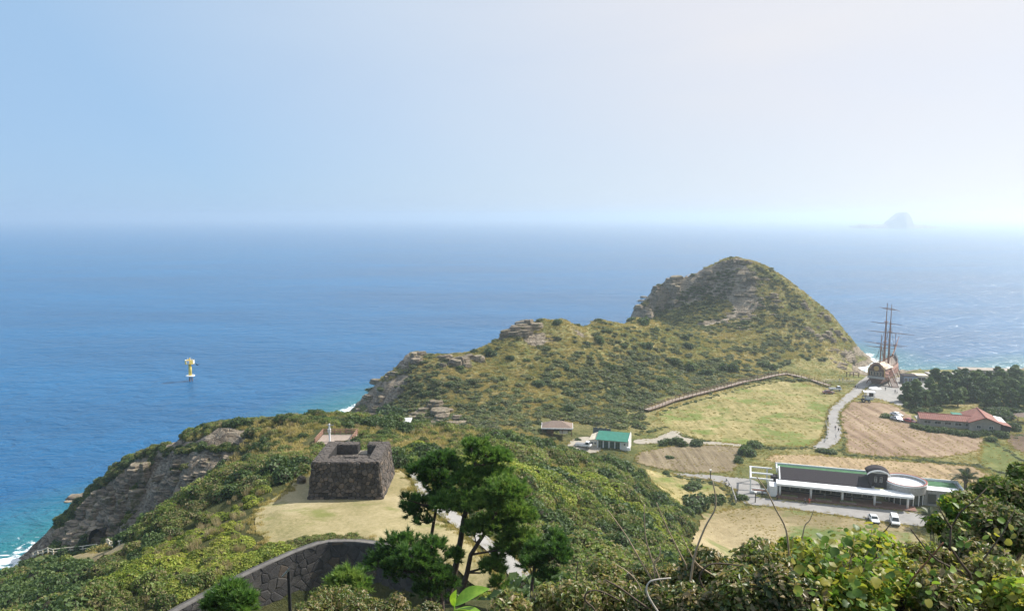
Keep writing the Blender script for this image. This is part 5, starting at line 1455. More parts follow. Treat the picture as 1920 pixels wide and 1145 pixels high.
# ------------------------------------------------------------------ replica sailing ship ashore
def ship():
    o = at_z(1642, 724, 5.0)
    head = R(37)
    root = empty('sailing_ship', (o[0], o[1], 4.95), -head)          # local +y is forward
    root.scale = (1.1, 1.1, 1.08)
    tag(root, 'three-masted replica sailing ship standing ashore on the plaza', 'ship')
    Ln = 34.0
    def sec(t):
        b = 3.7 * (0.80 + 0.20 * math.sin(min(t * 2.2, 1) * 1.57)) * (1 - max(0, (t - 0.62) / 0.38) ** 2.2)
        top = 6.3 + 1.9 * max(0, 1 - t / 0.30) ** 1.1 - 0.4 * math.sin(t * 3.1) + 1.6 * max(0, (t - 0.7) / 0.3) ** 1.5
        keel = 0.2 + 1.2 * max(0, 1 - t / 0.1) + 2.0 * max(0, (t - 0.85) / 0.15) ** 2
        return b, top, keel
    N = 26; prof = [(0.0, 0.0), (0.42, 0.03), (0.72, 0.16), (0.94, 0.38), (1.0, 0.58), (0.95, 0.78), (0.86, 1.0)]
    vs = []; fs = []; K = len(prof) * 2 - 1
    for i in range(N + 1):
        t = i / N; b, top, keel = sec(t)
        row = [(-p[0], p[1]) for p in prof[::-1]] + [(p[0], p[1]) for p in prof[1:]]
        for px_, pz in row: vs.append((px_ * max(b, 0.08), t * Ln, keel + (top - keel) * pz))
    for i in range(N):
        for k in range(K - 1): fs.append((i * K + k, i * K + k + 1, (i + 1) * K + k + 1, (i + 1) * K + k))
    MB().add(vs, fs).build('hull', M_HULL, root, False)
    # wales: proud strakes along both sides
    for j, frac in enumerate((0.45, 0.62, 0.80)):
        for s in (-1, 1):
            pl = []
            for i in range(N + 1):
                t = i / N; b, top, keel = sec(t); w = np.interp(frac, [p[1] for p in prof], [p[0] for p in prof]); pl.append((s * (w * max(b, 0.08) + 0.04), t * Ln, keel + (top - keel) * frac))
            MB().tube(pl, 0.13, 5).build('wale', M_MAST, root)
    for s in (-1, 1):
        for k in range(7):
            t = 0.2 + k * 0.085; b, top, keel = sec(t); w = np.interp(0.7, [p[1] for p in prof], [p[0] for p in prof])
            MB().box((s * (w * b - 0.02), t * Ln, keel + (top - keel) * 0.70), (0.24, 0.75, 0.6)).build('gun_port', M_HULLD, root)
    # deck
    dv = []; df = []
    for i in range(N + 1):
        t = i / N; b, top, keel = sec(t); b = max(b, 0.08) * 0.86; dv += [(-b, t * Ln, top - 0.8), (b, t * Ln, top - 0.8)]
    for i in range(N): df.append((2 * i, 2 * i + 1, 2 * i + 3, 2 * i + 2))
    MB().add(dv, df).build('deck', M_DECKW, root)
    # stern: transom, gallery, arched crest
    b, top, keel = sec(0)
    MB().add([(-1.5, -0.05, 1.3), (1.5, -0.05, 1.3), (3.0, -0.35, 4.2), (2.9, -0.5, 6.6), (2.0, -0.6, 8.6), (0.9, -0.65, 9.7), (-0.9, -0.65, 9.7), (-2.0, -0.6, 8.6), (-2.9, -0.5, 6.6), (-3.0, -0.35, 4.2)], [tuple(range(9, -1, -1))]).build('transom', M_HULLD, root)
    sol = bpy.context.scene.objects[-1] if False else None
    MB().box((0, -0.55, 3.75), (6.0, 0.7, 0.85)).build('stern_gallery', M_METAL, root)
    for k in range(4): window(root, -1.65 + k * 1.1, -0.62, 5.3, 0.7, 1.5, M_CREAM, 1)
    ar = [(2.05 * math.cos(a), -0.72, 7.2 + 2.1 * math.sin(a)) for a in np.linspace(0, math.pi, 13)]
    MB().tube(ar, 0.20, 6).build('crest_arch', M_HULL, root)
    MB().tube([(0, -0.70, 7.4), (0, -0.80, 7.4)], 0.95, 14).build('crest_panel', M_GOLD, root)
    for s in (-1, 1): MB().tube([(s * 2.95, -0.6, 4.2), (s * 2.9, -0.6, 6.7), (s * 1.9, -0.7, 8.8)], 0.2, 6).build('quarter_trim', M_GOLD, root)
    # cream awning over the afterdeck, sloping to starboard
    MB().add([(-2.6, 0.3, 8.6), (0.3, 0.3, 9.3), (3.3, 0.3, 7.2), (-2.4, 12.5, 7.6), (0.2, 12.5, 8.2), (3.7, 12.5, 6.3)], [(0, 1, 4, 3), (1, 2, 5, 4)]).build('afterdeck_awning', M_CREAM, root)
    for k in range(7): MB().bar((0.2, 1.2 + k * 1.8, 9.3 - k * 0.16), (3.45, 1.2 + k * 1.8, 7.2 - k * 0.13), 0.10).build('awning_rib', M_HULL, root)
    for s in (-1, 1):
        pl = [(s * max(sec(i / N)[0], 0.1) * 0.87, i / N * Ln, sec(i / N)[1] + 0.85) for i in range(9, N)]
        MB().tube(pl, 0.08, 5).build('rail', M_MAST, root)
        for i in range(9, N): MB().tube([(pl[i - 9][0], pl[i - 9][1], pl[i - 9][2] - 0.85), pl[i - 9]], 0.05, 4).build('rail_post', M_MAST, root)
    # masts and yards
    def mast(y, h, r0, yards, tops=()):
        m = MB().tube([(0, y, 5.0), (0, y, h * 0.45), (0, y, h * 0.46), (0, y, h * 0.76), (0, y, h * 0.765), (0, y, h)], [r0, r0 * 0.92, r0 * 0.72, r0 * 0.6, r0 * 0.42, r0 * 0.28], 10).build('mast', M_MAST, root)
        for z, w in yards:
            MB().tube([(-w / 2, y + 0.35, z + 0.25), (-w * 0.2, y + 0.35, z), (w * 0.2, y + 0.35, z), (w / 2, y + 0.35, z - 0.25)], [0.06, 0.15, 0.15, 0.06], 6).build('yard', M_MAST, m)
        for z in tops: MB().tube([(0, y, z), (0, y, z + 0.25)], 0.85, 10).build('fighting_top', M_MAST, m)
        for s in (-1, 1):
            for k in (-1, 0, 1): MB().tube([(s * 3.1, y + k * 0.9 - 0.3, 6.6), (0, y, h * 0.72)], 0.022, 4).build('shroud', M_BLACK, m)
    mast(5.6, 20.0, 0.36, [(14.8, 11.0)]); mast(13.2, 32.0, 0.46, [(15.2, 16.0), (23.6, 12.0), (29.8, 6.0)], (16.0, 24.2)); mast(22.4, 30.5, 0.42, [(13.2, 10.5), (18.6, 18.0), (28.3, 6.2)], (19.0,))
    MB().tube([(0, 12.6, 8.0), (0, 6.2, 15.5)], 0.13, 6).build('gaff', M_MAST, root)
    MB().tube([(0, Ln - 3, 8.0), (0, Ln + 3.5, 11.2), (0, Ln + 9, 14.5)], [0.34, 0.26, 0.1], 8).build('bowsprit', M_MAST, root)
    MB().tube([(0, Ln + 1, 16.8), (0, Ln + 0.8, 9.5)], 0.12, 6).build('jackstaff', M_MAST, root)
    MB().add([(-0.1, 13.0, 9.0), (0.1, 13.0, 9.0), (0.1, Ln + 4, 17.5), (-0.1, Ln + 4, 17.5)], [(0, 1, 2, 3)]) if False else None
    for k in range(6):
        t = 0.12 + k * 0.14
        for s in (-1, 1): MB().bar((s * 4.2, t * Ln, 0.0), (s * 2.8, t * Ln, 3.0), 0.3).build('shoring_prop', M_MAST, root)
    MB().box((0, Ln * 0.45, 0.1), (1.4, Ln * 0.8, 0.5)).build('keel_block', M_STONE, root)
    # boarding stairs on the right
    p0 = at_z(1679, 727, 5.0)
    st = empty('boarding_stairs', (p0[0], p0[1], 5.0), R(-8)); tag(st, 'brown boarding stairs with white rails up to the ship deck', 'stairs')
    ns, run, rise = 22, 0.52, 0.33
    for s in (-1.25, 1.25): MB().bar((s, 0, 0.1), (s, ns * run, ns * rise + 0.1), 0.12, 0.45).build('stringer', M_WOOD, st)
    for k in range(ns): MB().box((0, (k + 0.5) * run, (k + 0.5) * rise + 0.12), (2.4, 0.5, 0.08)).build('tread', paint('red_brown_tread', (0.20, 0.085, 0.065), 0.85, 0.25), st)
    for s in (-1.3, 1.3):
        MB().bar((s, 0, 1.15), (s, ns * run, ns * rise + 1.15), 0.09).build('handrail', M_WHITE2, st)
        for k in range(0, ns + 1, 3): MB().bar((s, k * run, k * rise), (s, k * run, k * rise + 1.15), 0.08).build('baluster', M_WHITE2, st)
    MB().box((-1.6, ns * run + 1.2, ns * rise), (6.6, 2.6, 0.25)).build('landing', M_WOOD, st)
    for s in (-1.2, 1.2):
        for y_ in (0.4, 2.2): MB().box((s, ns * run + y_, ns * rise / 2), (0.25, 0.25, ns * rise)).build('support', M_WOOD, st)
ship()

# ------------------------------------------------------------------ sea marker, bird, islet
def marker():
    p = at_z(357.5, 714, 0.0)
    root = empty('sea_marker', (p[0], p[1], 0.0)); tag(root, 'yellow lattice-topped navigation marker standing in the sea', 'marker')
    for k in range(3):
        a = k * 2.094 + 0.5; MB().tube([(0.8 * math.cos(a), 0.8 * math.sin(a), -2), (0.6 * math.cos(a), 0.6 * math.sin(a), 2.4)], 0.28, 8).build('pile', paint('rust_steel', (0.20, 0.10, 0.07), 0.8, 0.3), root)
    MB().tube([(0, 0, 2.4), (0, 0, 2.75)], 2.0, 20).build('platform', M_WHITE, root)
    MB().tube([(0, 0, 2.75), (0, 0, 8.3)], [0.78, 0.66], 16).build('tower', M_YEL, root, True)
    MB().tube([(0, 0, 8.3), (0, 0, 8.5)], 2.1, 16).build('gallery', M_YEL, root)
    for k in range(8):
        a = k * math.pi / 4; MB().box((1.95 * math.cos(a), 1.95 * math.sin(a), 9.3), (0.10, 1.3, 1.6), a).build('daymark_panel', M_YEL if k % 2 else M_WHITE, root)
    MB().tube([(0, 0, 8.5), (0, 0, 10.3), (0, 0, 10.5), (0, 0, 11.2)], [0.5, 0.5, 0.2, 0.15], 10).build('lantern', M_YEL, root)
    for s in (-0.8, 0.5): MB().tube([(s, 0, 8.5), (s, 0, 11.4)], 0.06, 5).build('antenna', M_WHITE, root)
marker()
def bird():
    p = at_y(369.5, 683.5, 60.0)
    v = [(0, -0.30, 0), (0.05, -0.12, 0.045), (0.07, 0.05, 0.05), (0.02, 0.28, 0.01), (-0.05, -0.12, 0.045), (-0.07, 0.05, 0.05), (-0.02, 0.28, 0.01), (0, -0.1, -0.06), (0, 0.08, -0.07),
         (0.30, -0.02, 0.16), (0.30, 0.10, 0.15), (0.52, 0.12, 0.05), (-0.30, -0.02, 0.16), (-0.30, 0.10, 0.15), (-0.52, 0.12, 0.05), (0.0, 0.0, 0.08)]
    f = [(0, 1, 15), (1, 2, 15), (2, 3, 6), (2, 6, 15), (15, 5, 4), (4, 0, 15), (6, 5, 15), (0, 7, 1), (0, 4, 7), (1, 7, 8, 2), (4, 5, 8, 7), (2, 8, 3), (8, 5, 6), (8, 6, 3), (1, 2, 10, 9), (9, 10, 11), (5, 4, 12, 13), (13, 12, 14)]
    o = MB().add(v, f).build('bird', paint('black_feathers', (0.012, 0.012, 0.014), 0.6, 0.2), None, loc=p, rot=(0.1, 0.35, 1.1), scale=(0.62, 0.62, 0.62))
    tag(o, 'small black bird in flight beside the sea marker', 'bird')
bird()
def islet():
    rng = np.random.default_rng(4)
    p0 = at_z(1705, 428.5, 0.0); D = p0[1]; k = D / F_PX
    nx, ny = 90, 40
    xs = np.linspace(-95, 80, nx); ys = np.linspace(-34, 34, ny)
    X, Y = np.meshgrid(xs, ys)
    prof = np.interp(xs, [-95, -90, -80, -72, -60, -40, -26, -23, -17, -12, -5, 0, 6, 12, 16, 19, 22, 28, 45, 62, 72, 80], [0, 2.5, 5.5, 8.0, 6.5, 6.5, 8, 13.5, 17, 21, 27, 30, 30.3, 28, 24, 18, 8.5, 7, 6.5, 4.5, 3, 0])
    wid = np.interp(xs, [-95, -60, -24, 0, 20, 40, 80], [4, 12, 16, 26, 18, 10, 3])
    Z = prof[None, :] * np.clip(1.25 - (Y / wid[None, :]) ** 2, -0.4, 1.0) + fbm(X / 6, Y / 6, 9) * 1.6 * (prof[None, :] > 3)
    me = grid_mesh('islet', p0[0] + X * k, D + 130 + Y * k, np.maximum(Z * k, -6), {'rock': np.ones_like(X), 'lush': np.zeros_like(X)})
    o = link('islet', me, mat=M_GROUND)
    tag(o, 'faint rocky islet with a steep dome on the horizon', 'islet', kind='thing')
    q = at_z(1597, 425, 0)
    v, f = ico(1.0, 2)
    o = MB().add(v * [22, 20, 12], f).build('sea_rock', M_GROUND, loc=(q[0], q[1], 0)); tag(o, 'tiny far reef beside the islet on the horizon', 'rock')
islet()

# ------------------------------------------------------------------ vehicles
def car_paint(name, c):
    t = NT(name); t.color(c).set(Roughness=0.28); t.b.inputs['Coat Weight'].default_value = 0.5; return t.m
CP_WHITE, CP_SILVER, CP_REDC, CP_MAROON = car_paint('white_car_paint', (0.78, 0.79, 0.80)), car_paint('silver_car_paint', (0.45, 0.46, 0.48)), car_paint('red_car_paint', (0.36, 0.05, 0.06)), car_paint('maroon_car_paint', (0.20, 0.07, 0.07))
M_LAMP = paint('lamp_glass', (0.75, 0.76, 0.74), 0.15, 0.05)
def car(px, py, rz, col, kind, label, z=None):
    p = hit(px, py)
    root = empty('parked_car' if kind != 'truck' else 'pickup_truck', (p[0], p[1], p[2] + 0.10), rz); tag(root, label, 'car' if kind != 'truck' else 'truck')
    L, W = (4.5, 1.8) if kind == 'sedan' else (4.7, 1.85)
    # side profile (y forward is -y local: the nose points to -y)
    if kind == 'sedan': low = [(-2.25, 0.35), (-2.25, 0.72), (-1.1, 0.92), (1.6, 0.95), (2.25, 0.85), (2.25, 0.35)]; cab = [(-1.15, 0.9), (-0.35, 1.42), (0.95, 1.42), (1.75, 0.93)]
    elif kind == 'van': low = [(-2.3, 0.35), (-2.32, 0.85), (-1.75, 1.05), (2.2, 1.08), (2.3, 0.9), (2.3, 0.35)]; cab = [(-1.75, 1.03), (-0.95, 1.85), (1.95, 1.88), (2.22, 1.05)]
    else: low = [(-2.4, 0.4), (-2.4, 0.9), (-1.2, 1.0), (-0.6, 0.95), (2.5, 0.95), (2.5, 0.45)]; cab = [(-2.2, 0.95), (-1.8, 1.85), (-0.75, 1.85), (-0.65, 0.95)]
    def ext(prof, w0, w1):
        n = len(prof); vs = []
        for s in (-1, 1):
            zmax = max(q[1] for q in prof); zmin = min(q[1] for q in prof)
            for y_, z_ in prof: vs.append((s * (w0 + (w1 - w0) * (z_ - zmin) / (zmax - zmin)), y_, z_))
        fs = [tuple(range(n - 1, -1, -1)), tuple(range(n, 2 * n))] + [(i, (i + 1) % n, n + (i + 1) % n, n + i) for i in range(n)]
        return vs, fs
    b = MB().add(*ext(low, W / 2, W / 2 * 0.97)).build('body', col, root); bevel(b, 0.09, 2)
    c = MB().add(*ext(cab, W / 2 * 0.95, W / 2 * 0.76)).build('cabin', col, root); bevel(c, 0.06, 2)
    # glass: windscreen, rear, sides
    def glassq(nm, a, b2, ins, off):
        (ya, za), (yb, zb) = a, b2
        zmax = max(q[1] for q in cab); zmin = min(q[1] for q in cab)
        f = lambda z_: (W / 2 * 0.95 + (W / 2 * 0.76 - W / 2 * 0.95) * (z_ - zmin) / (zmax - zmin)) - ins
        t0, t1 = 0.14, 0.9
        y0_, z0_, y1_, z1_ = ya + (yb - ya) * t0, za + (zb - za) * t0, ya + (yb - ya) * t1, za + (zb - za) * t1
        MB().add([(-f(z0_), y0_ + off, z0_ + 0.012), (f(z0_), y0_ + off, z0_ + 0.012), (f(z1_), y1_ + off, z1_ + 0.012), (-f(z1_), y1_ + off, z1_ + 0.012)], [(0, 1, 2, 3)]).build(nm, M_GLASS, root)
    glassq('windscreen', cab[0], cab[1], 0.10, -0.03); glassq('rear_window', cab[3], cab[2], 0.10, 0.03)
    for s in (-1, 1):
        z0_, z1_ = cab[0][1] + 0.12, cab[1][1] - 0.13
        zmax = max(q[1] for q in cab); zmin = min(q[1] for q in cab)
        f = lambda z_: W / 2 * 0.95 + (W / 2 * 0.76 - W / 2 * 0.95) * (z_ - zmin) / (zmax - zmin) + 0.012
        ya0 = cab[0][0] + (cab[1][0] - cab[0][0]) * 0.3 + 0.1; ya1 = cab[0][0] + (cab[1][0] - cab[0][0]) * 0.9 + 0.1
        yb0 = cab[3][0] + (cab[2][0] - cab[3][0]) * 0.3 - 0.1; yb1 = cab[3][0] + (cab[2][0] - cab[3][0]) * 0.9 - 0.1
        MB().add([(s * f(z0_), ya0, z0_), (s * f(z0_), yb0, z0_), (s * f(z1_), yb1, z1_), (s * f(z1_), ya1, z1_)], [(0, 1, 2, 3)]).build('side_window', M_GLASS, root)
        for y_ in (-1.4, 1.4):
            w = MB().tube([(s * (W / 2 - 0.2), y_, 0.33), (s * (W / 2 + 0.01), y_, 0.33)], 0.33, 14).build('wheel', M_BLACK, root)
            MB().tube([(s * (W / 2), y_, 0.33), (s * (W / 2 + 0.02), y_, 0.33)], 0.2, 12).build('rim', M_METAL, w)
        MB().box((s * W * 0.36, low[1][0] - 0.015, 0.70), (0.36, 0.06, 0.16)).build('headlight', M_LAMP, root)
        MB().box((s * W * 0.37, low[-1][0] + 0.015, 0.75), (0.3, 0.06, 0.16)).build('tail_light', paint('red_lamp', (0.4, 0.02, 0.02), 0.3, 0.05), root)
        MB().box((s * (W / 2 + 0.12), cab[0][0] + 0.35, 1.05), (0.2, 0.1, 0.14)).build('mirror', col, root)
    MB().box((0, low[0][0] - 0.01, 0.45), (W * 0.9, 0.08, 0.18)).build('bumper', M_BLACK, root)
    if kind == 'truck': MB().box((0, 0.95, 1.02), (W * 0.94, 2.9, 0.14)).build('load_bed', M_METAL, root)
    return root
car(1677, 981, R(-20), CP_WHITE, 'van', 'white minivan parked below the pavilion, nose toward the viewer')
car(1638, 977, R(-12), CP_WHITE, 'sedan', 'white car half hidden by leaves beside the minivan')
car(1681, 780, R(25), CP_WHITE, 'sedan', 'white car at the field edge, farther of the pale pair')
car(1682, 788, R(20), CP_SILVER, 'sedan', 'silver car at the field edge, nearer of the pale pair')
car(1705, 792, R(35), CP_REDC, 'sedan', 'red car parked beside the restaurant hedge')
car(1553, 738, R(88), CP_MAROON, 'sedan', 'maroon car parked on the meadow by the coast road')
car(1566, 732, R(84), CP_WHITE, 'truck', 'white pickup parked behind the maroon car')
car(1094, 838, R(70), CP_WHITE, 'truck', 'white pickup standing in the farmyard by the teal-roofed house')

# ------------------------------------------------------------------ people: one continuous skinned body each
M_SKIN = paint('skin', (0.50, 0.32, 0.23), 0.6, 0.05)
M_HAIR = paint('dark_hair', (0.02, 0.016, 0.014), 0.6, 0.2)
def body_mesh(stride, arm):
    J = {'pel': (0, 0, 0.94, 0.135), 'waist': (0, 0, 1.10, 0.125), 'chest': (0, 0.01, 1.32, 0.15), 'neck': (0, 0.01, 1.49, 0.06), 'head': (0, -0.01, 1.62, 0.095), 'top': (0, 0, 1.72, 0.07)}
    E = [('pel', 'waist'), ('waist', 'chest'), ('chest', 'neck'), ('neck', 'head'), ('head', 'top')]
    for s, nm in ((-1, 'l'), (1, 'r')):
        st = stride * s
        J['hip' + nm] = (s * 0.09, 0, 0.90, 0.095); J['knee' + nm] = (s * 0.10, -0.06 - st * 0.16, 0.50, 0.062); J['ank' + nm] = (s * 0.10, 0.04 - st * 0.34 + max(0, -st) * 0.1, 0.09 + max(0, -st) * 0.06, 0.042); J['toe' + nm] = (s * 0.11, -0.13 - st * 0.34 + max(0, -st) * 0.1, 0.04 + max(0, -st) * 0.02, 0.036)
        J['sh' + nm] = (s * 0.19, 0.01, 1.41, 0.062); J['el' + nm] = (s * 0.25, 0.05 + st * 0.12 * arm, 1.14, 0.046); J['wr' + nm] = (s * 0.25, -0.06 + st * 0.24 * arm, 0.90, 0.034); J['ha' + nm] = (s * 0.24, -0.10 + st * 0.26 * arm, 0.80, 0.036)
        E += [('pel', 'hip' + nm), ('hip' + nm, 'knee' + nm), ('knee' + nm, 'ank' + nm), ('ank' + nm, 'toe' + nm), ('chest', 'sh' + nm), ('sh' + nm, 'el' + nm), ('el' + nm, 'wr' + nm), ('wr' + nm, 'ha' + nm)]
    names = list(J); me = bpy.data.meshes.new('body_source'); me.from_pydata([J[n_][:3] for n_ in names], [(names.index(a), names.index(b)) for a, b in E], [])
    ob = bpy.data.objects.new('body_source', me); COL.objects.link(ob)
    sk = ob.modifiers.new('skin', 'SKIN'); 
    for i, n_ in enumerate(names):
        v = me.skin_vertices[0].data[i]; v.radius = (J[n_][3], J[n_][3]); v.use_root = (n_ == 'pel')
    ss = ob.modifiers.new('sub', 'SUBSURF'); ss.levels = 1; ss.render_levels = 1
    dg = bpy.context.evaluated_depsgraph_get(); dg.update()
    out = bpy.data.meshes.new_from_object(ob.evaluated_get(dg))
    bpy.data.objects.remove(ob)
    return out
BODY = [body_mesh(0.9, 1.0), body_mesh(-0.8, 1.0), body_mesh(0.12, 0.3)]
def person(px, py, pose, top, legs, rz, label, hat=None, dz=0.0):
    p = hit(px, py)
    me = BODY[pose].copy(); me.name = 'person'; me.materials.clear()
    for m in (paint('cloth_%d_%d_%d' % tuple(int(c * 99) for c in top), top, 0.85, 0.15), paint('cloth_%d_%d_%d' % tuple(int(c * 99) for c in legs), legs, 0.85, 0.15), M_SKIN, hat or M_HAIR): me.materials.append(m)
    mi = []
    for f in me.polygons:
        z_, x_ = f.center.z, abs(f.center.x)
        mi.append(3 if z_ > 1.66 or (z_ > 1.56 and f.center.y > 0.0) else 2 if z_ > 1.47 else (2 if (x_ > 0.2 and z_ < 1.0) else 0 if z_ > 0.97 else 1 if z_ > 0.08 else 3)); f.use_smooth = True
    me.polygons.foreach_set('material_index', mi)
    o = link('person', me, loc=(p[0], p[1], p[2] + 0.10 + dz), rot=(0, 0, rz))
    tag(o, label, 'person')
K_, W_C, GR = (0.02, 0.02, 0.025), (0.62, 0.62, 0.62), (0.16, 0.16, 0.17)
person(1517, 945, 0, (0.55, 0.085, 0.04), (0.40, 0.06, 0.03), R(95), 'person in orange walking past the pavilion terrace')
person(1509, 945, 1, (0.10, 0.12, 0.16), K_, R(95), 'person in dark clothes walking beside the one in orange')
person(1457, 938, 2, K_, K_, R(30), 'person in black standing at the pavilion corner')
person(1429, 931, 2, GR, K_, R(-20), 'person in grey by the pergola, farther left of the pair')
person(1437, 932, 1, (0.45, 0.45, 0.46), GR, R(40), 'person in a pale top by the pergola')
person(1546, 936, 2, GR, GR, R(180), 'person in grey standing under the canopy')
person(1577, 941, 2, (0.30, 0.28, 0.26), K_, R(150), 'person in brown standing at the second canopy column')
person(1597, 944, 2, (0.30, 0.33, 0.38), GR, R(60), 'person in blue-grey near the middle of the terrace')
person(1552, 790, 0, K_, K_, R(180), 'person in black walking up the coast road at its edge')
person(1554, 775, 1, (0.5, 0.5, 0.5), GR, R(0), 'person in a pale top on the far stretch of the coast road')
person(1566, 807, 1, K_, GR, R(0), 'person in black on the road bend, walking ahead')
person(1572, 811, 0, K_, K_, R(0), 'person in black on the road bend, beside the first')
person(1567, 823, 0, W_C, (0.4, 0.42, 0.44), R(10), 'person in white on the nearest bend of the coast road')
for i, (px, py) in enumerate([(1604, 729), (1608, 729), (1678, 738), (1682, 739), (1698, 733), (1703, 731), (1708, 735), (1713, 731), (1718, 734), (1660, 733), (1574, 716), (1580, 715), (1588, 716)]):
    nm = ['left walker of the pair where the road meets the plaza', 'right walker of the pair where the road meets the plaza', 'left visitor of the pair in the middle of the plaza', 'right visitor of the pair in the middle of the plaza', 'first visitor along the white fence from the stairs', 'second visitor along the white fence from the stairs', 'third visitor along the white fence from the stairs', 'fourth visitor along the white fence from the stairs', 'visitor at the pine end of the white fence', 'visitor standing alone below the ship hull', 'first visitor by the shore gate from the meadow side', 'middle visitor by the shore gate', 'third visitor by the shore gate, nearest the road'][i]
    person(px, py, i % 3, [K_, GR, (0.15, 0.17, 0.22), W_C][i % 4], K_, R(i * 77), nm)

# ------------------------------------------------------------------ fences, walks, posts
def polyline(pxs, z=None):
    return [Vector(hit(x_, y_)) if z is None else Vector(at_z(x_, y_, z)) for x_, y_ in pxs]
def resample(P, step):
    out = [P[0].copy()]; acc = 0.0
    for a, b in zip(P[:-1], P[1:]):
        L = (b - a).length; n = max(1, int(round(L / step)))
        for k in range(1, n + 1): out.append(a.lerp(b, k / n))
    return out
def boardwalk():
    P = polyline([(1212, 772), (1262, 754), (1310, 741), (1360, 728), (1410, 715), (1450, 707), (1475, 704), (1505, 710), (1535, 719), (1556, 726)])
    Q = resample(P, 2.4)
    for q in Q: q.z = hz1(q.x, q.y) + 0.9
    for it in range(4):
        for i in range(1, len(Q) - 1): Q[i].z = max((Q[i - 1].z + 2 * Q[i].z + Q[i + 1].z) / 4, hz1(Q[i].x, Q[i].y) + 0.55)
    root = empty('boardwalk', Q[0]); tag(root, 'brown wooden boardwalk with railings curving around the hill foot', 'boardwalk')
    O = Q[0].copy(); Q = [q - O for q in Q]
    side = []
    for i in range(len(Q)):
        d = (Q[min(i + 1, len(Q) - 1)] - Q[max(i - 1, 0)]); d.z = 0; d.normalize(); side.append(Vector((d.y, -d.x, 0)))
    vs = []; fs = []
    for q, s in zip(Q, side): vs += [q - s * 0.95, q + s * 0.95, q + s * 0.95 - Vector((0, 0, 0.25)), q - s * 0.95 - Vector((0, 0, 0.25))]
    for i in range(len(Q) - 1):
        a, b = 4 * i, 4 * i + 4
        for j in range(4): fs.append((a + j, b + j, b + (j + 1) % 4, a + (j + 1) % 4))
    MB().add(vs, fs).build('deck', M_DECKW, root)
    pm = MB().box((0, 0, 0.1), (0.13, 0.13, 2.2)).mesh('post', [M_WOOD])
    for sg in (-1, 1):
        for hgt in (0.55, 1.12):
            MB().tube([q + s * (0.95 * sg) + Vector((0, 0, hgt)) for q, s in zip(Q, side)], 0.06, 5).build('rail', M_WOOD, root)
        for q, s in zip(Q, side): link('post', pm, root, loc=q + s * (0.95 * sg))
        MB().tube([q + s * (0.97 * sg) - Vector((0, 0, 0.12)) for q, s in zip(Q, side)], 0.13, 5).build('edge_beam', M_WOOD, root)
boardwalk()

def fence(name, label, pxs, step, h, mat, rails=(0.5, 0.95), r=0.06, z=None, cat='fence', post=0.1):
    P = polyline(pxs, z); Q = resample(P, step)
    if z is None:
        for q in Q: q.z = hz1(q.x, q.y)
    root = empty(name, Q[0]); tag(root, label, cat); O = Q[0].copy(); Q = [q - O for q in Q]
    pm = MB().box((0, 0, h / 2 - 0.15), (post, post, h + 0.3)).mesh('post', [mat])
    for q in Q: link('post', pm, root, loc=q)
    for f_ in rails: MB().tube([q + Vector((0, 0, h * f_)) for q in Q], r, 5).build('rail', mat, root)
    return root
fence('shore_path_fence', 'pale post and rail fence along the shore path under the left cliff', [(62, 1046), (100, 1040), (132, 1036), (156, 1034), (182, 1030), (205, 1026), (236, 1019)], 3.0, 1.3, M_CREAM, post=0.2, r=0.09)
fence('plaza_fence', 'white picket fence between the plaza and the pines', [(1693, 728), (1704, 733), (1716, 738), (1732, 734)], 0.9, 1.9, M_WHITE, (0.3, 0.6, 0.95), 0.09, post=0.22)
fence('shore_gate_fence', 'low brown timber fence by the shore gate left of the road', [(1540, 720), (1560, 716), (1580, 718), (1600, 716)], 1.6, 1.3, M_CREAM, (0.5, 0.95), 0.07, post=0.16)
fence('timber_gate', 'dark timber frame gate at the shore end of the road', [(1587, 706), (1600, 706), (1610, 707)], 2.6, 2.2, M_HULLD, (0.45, 1.0), 0.13, post=0.26)
fence('lane_rail', 'pale low rail along the inner side of the lane bend', [(1362, 902), (1372, 918), (1380, 942)], 2.5, 0.9, M_STONE, (0.95,), 0.12, post=0.3)
fence('meadow_rail', 'thin pale rail along the meadow edge of the coast road', [(1546, 830), (1551, 820), (1552, 808), (1548, 792)], 2.5, 0.9, M_METAL, (0.5, 0.95), 0.05)

def lamp(name, label, px, py_top, d, h, head, mat, th=0.16):
    p = at_y(px, py_top, d)
    root = empty(name, (p[0], p[1], p[2] - h)); tag(root, label, 'lamp')
    MB().box((0, 0, h / 2), (th, th, h)).build('pole', mat, root)
    if head == 'slant': MB().add([(-0.52, -0.12, h - 0.55), (-0.52, 0.12, h - 0.55), (0.1, 0.12, h + 0.12), (0.1, -0.12, h + 0.12), (-0.45, -0.12, h - 0.62), (-0.45, 0.12, h - 0.62), (0.1, 0.12, h - 0.08), (0.1, -0.12, h - 0.08)], [(0, 1, 2, 3), (7, 6, 5, 4), (0, 3, 7, 4), (1, 5, 6, 2), (0, 4, 5, 1)]).build('lamp_head', M_METAL, root)
    else: MB().box((0, 0, h + 0.12), (0.4, 0.4, 0.24)).build('lamp_head', M_METAL, root)
    return root
lamp('path_lamp', 'dark path lamp with a slanted head in front of the retaining wall', 541, 1066, 54.0, 5.2, 'slant', M_BLACK, 0.2)
def ground_lamp(name, label, px, py, h, mat):
    p = hit(px, py); return lamp(name, label, px, py, p[1], h, 'box', mat, 0.18) if False else _gl(name, label, p, h, mat)
def _gl(name, label, p, h, mat):
    root = empty(name, (p[0], p[1], p[2])); tag(root, label, 'lamp')
    MB().box((0, 0, h / 2), (0.18, 0.18, h)).build('pole', mat, root); MB().box((0, 0, h + 0.12), (0.55, 0.55, 0.26)).build('lamp_head', M_WHITE2, root)
ground_lamp('lane_lamp', 'short dark lamp post at the pavilion end of the lane', 1416, 942, 2.6, M_DARK)
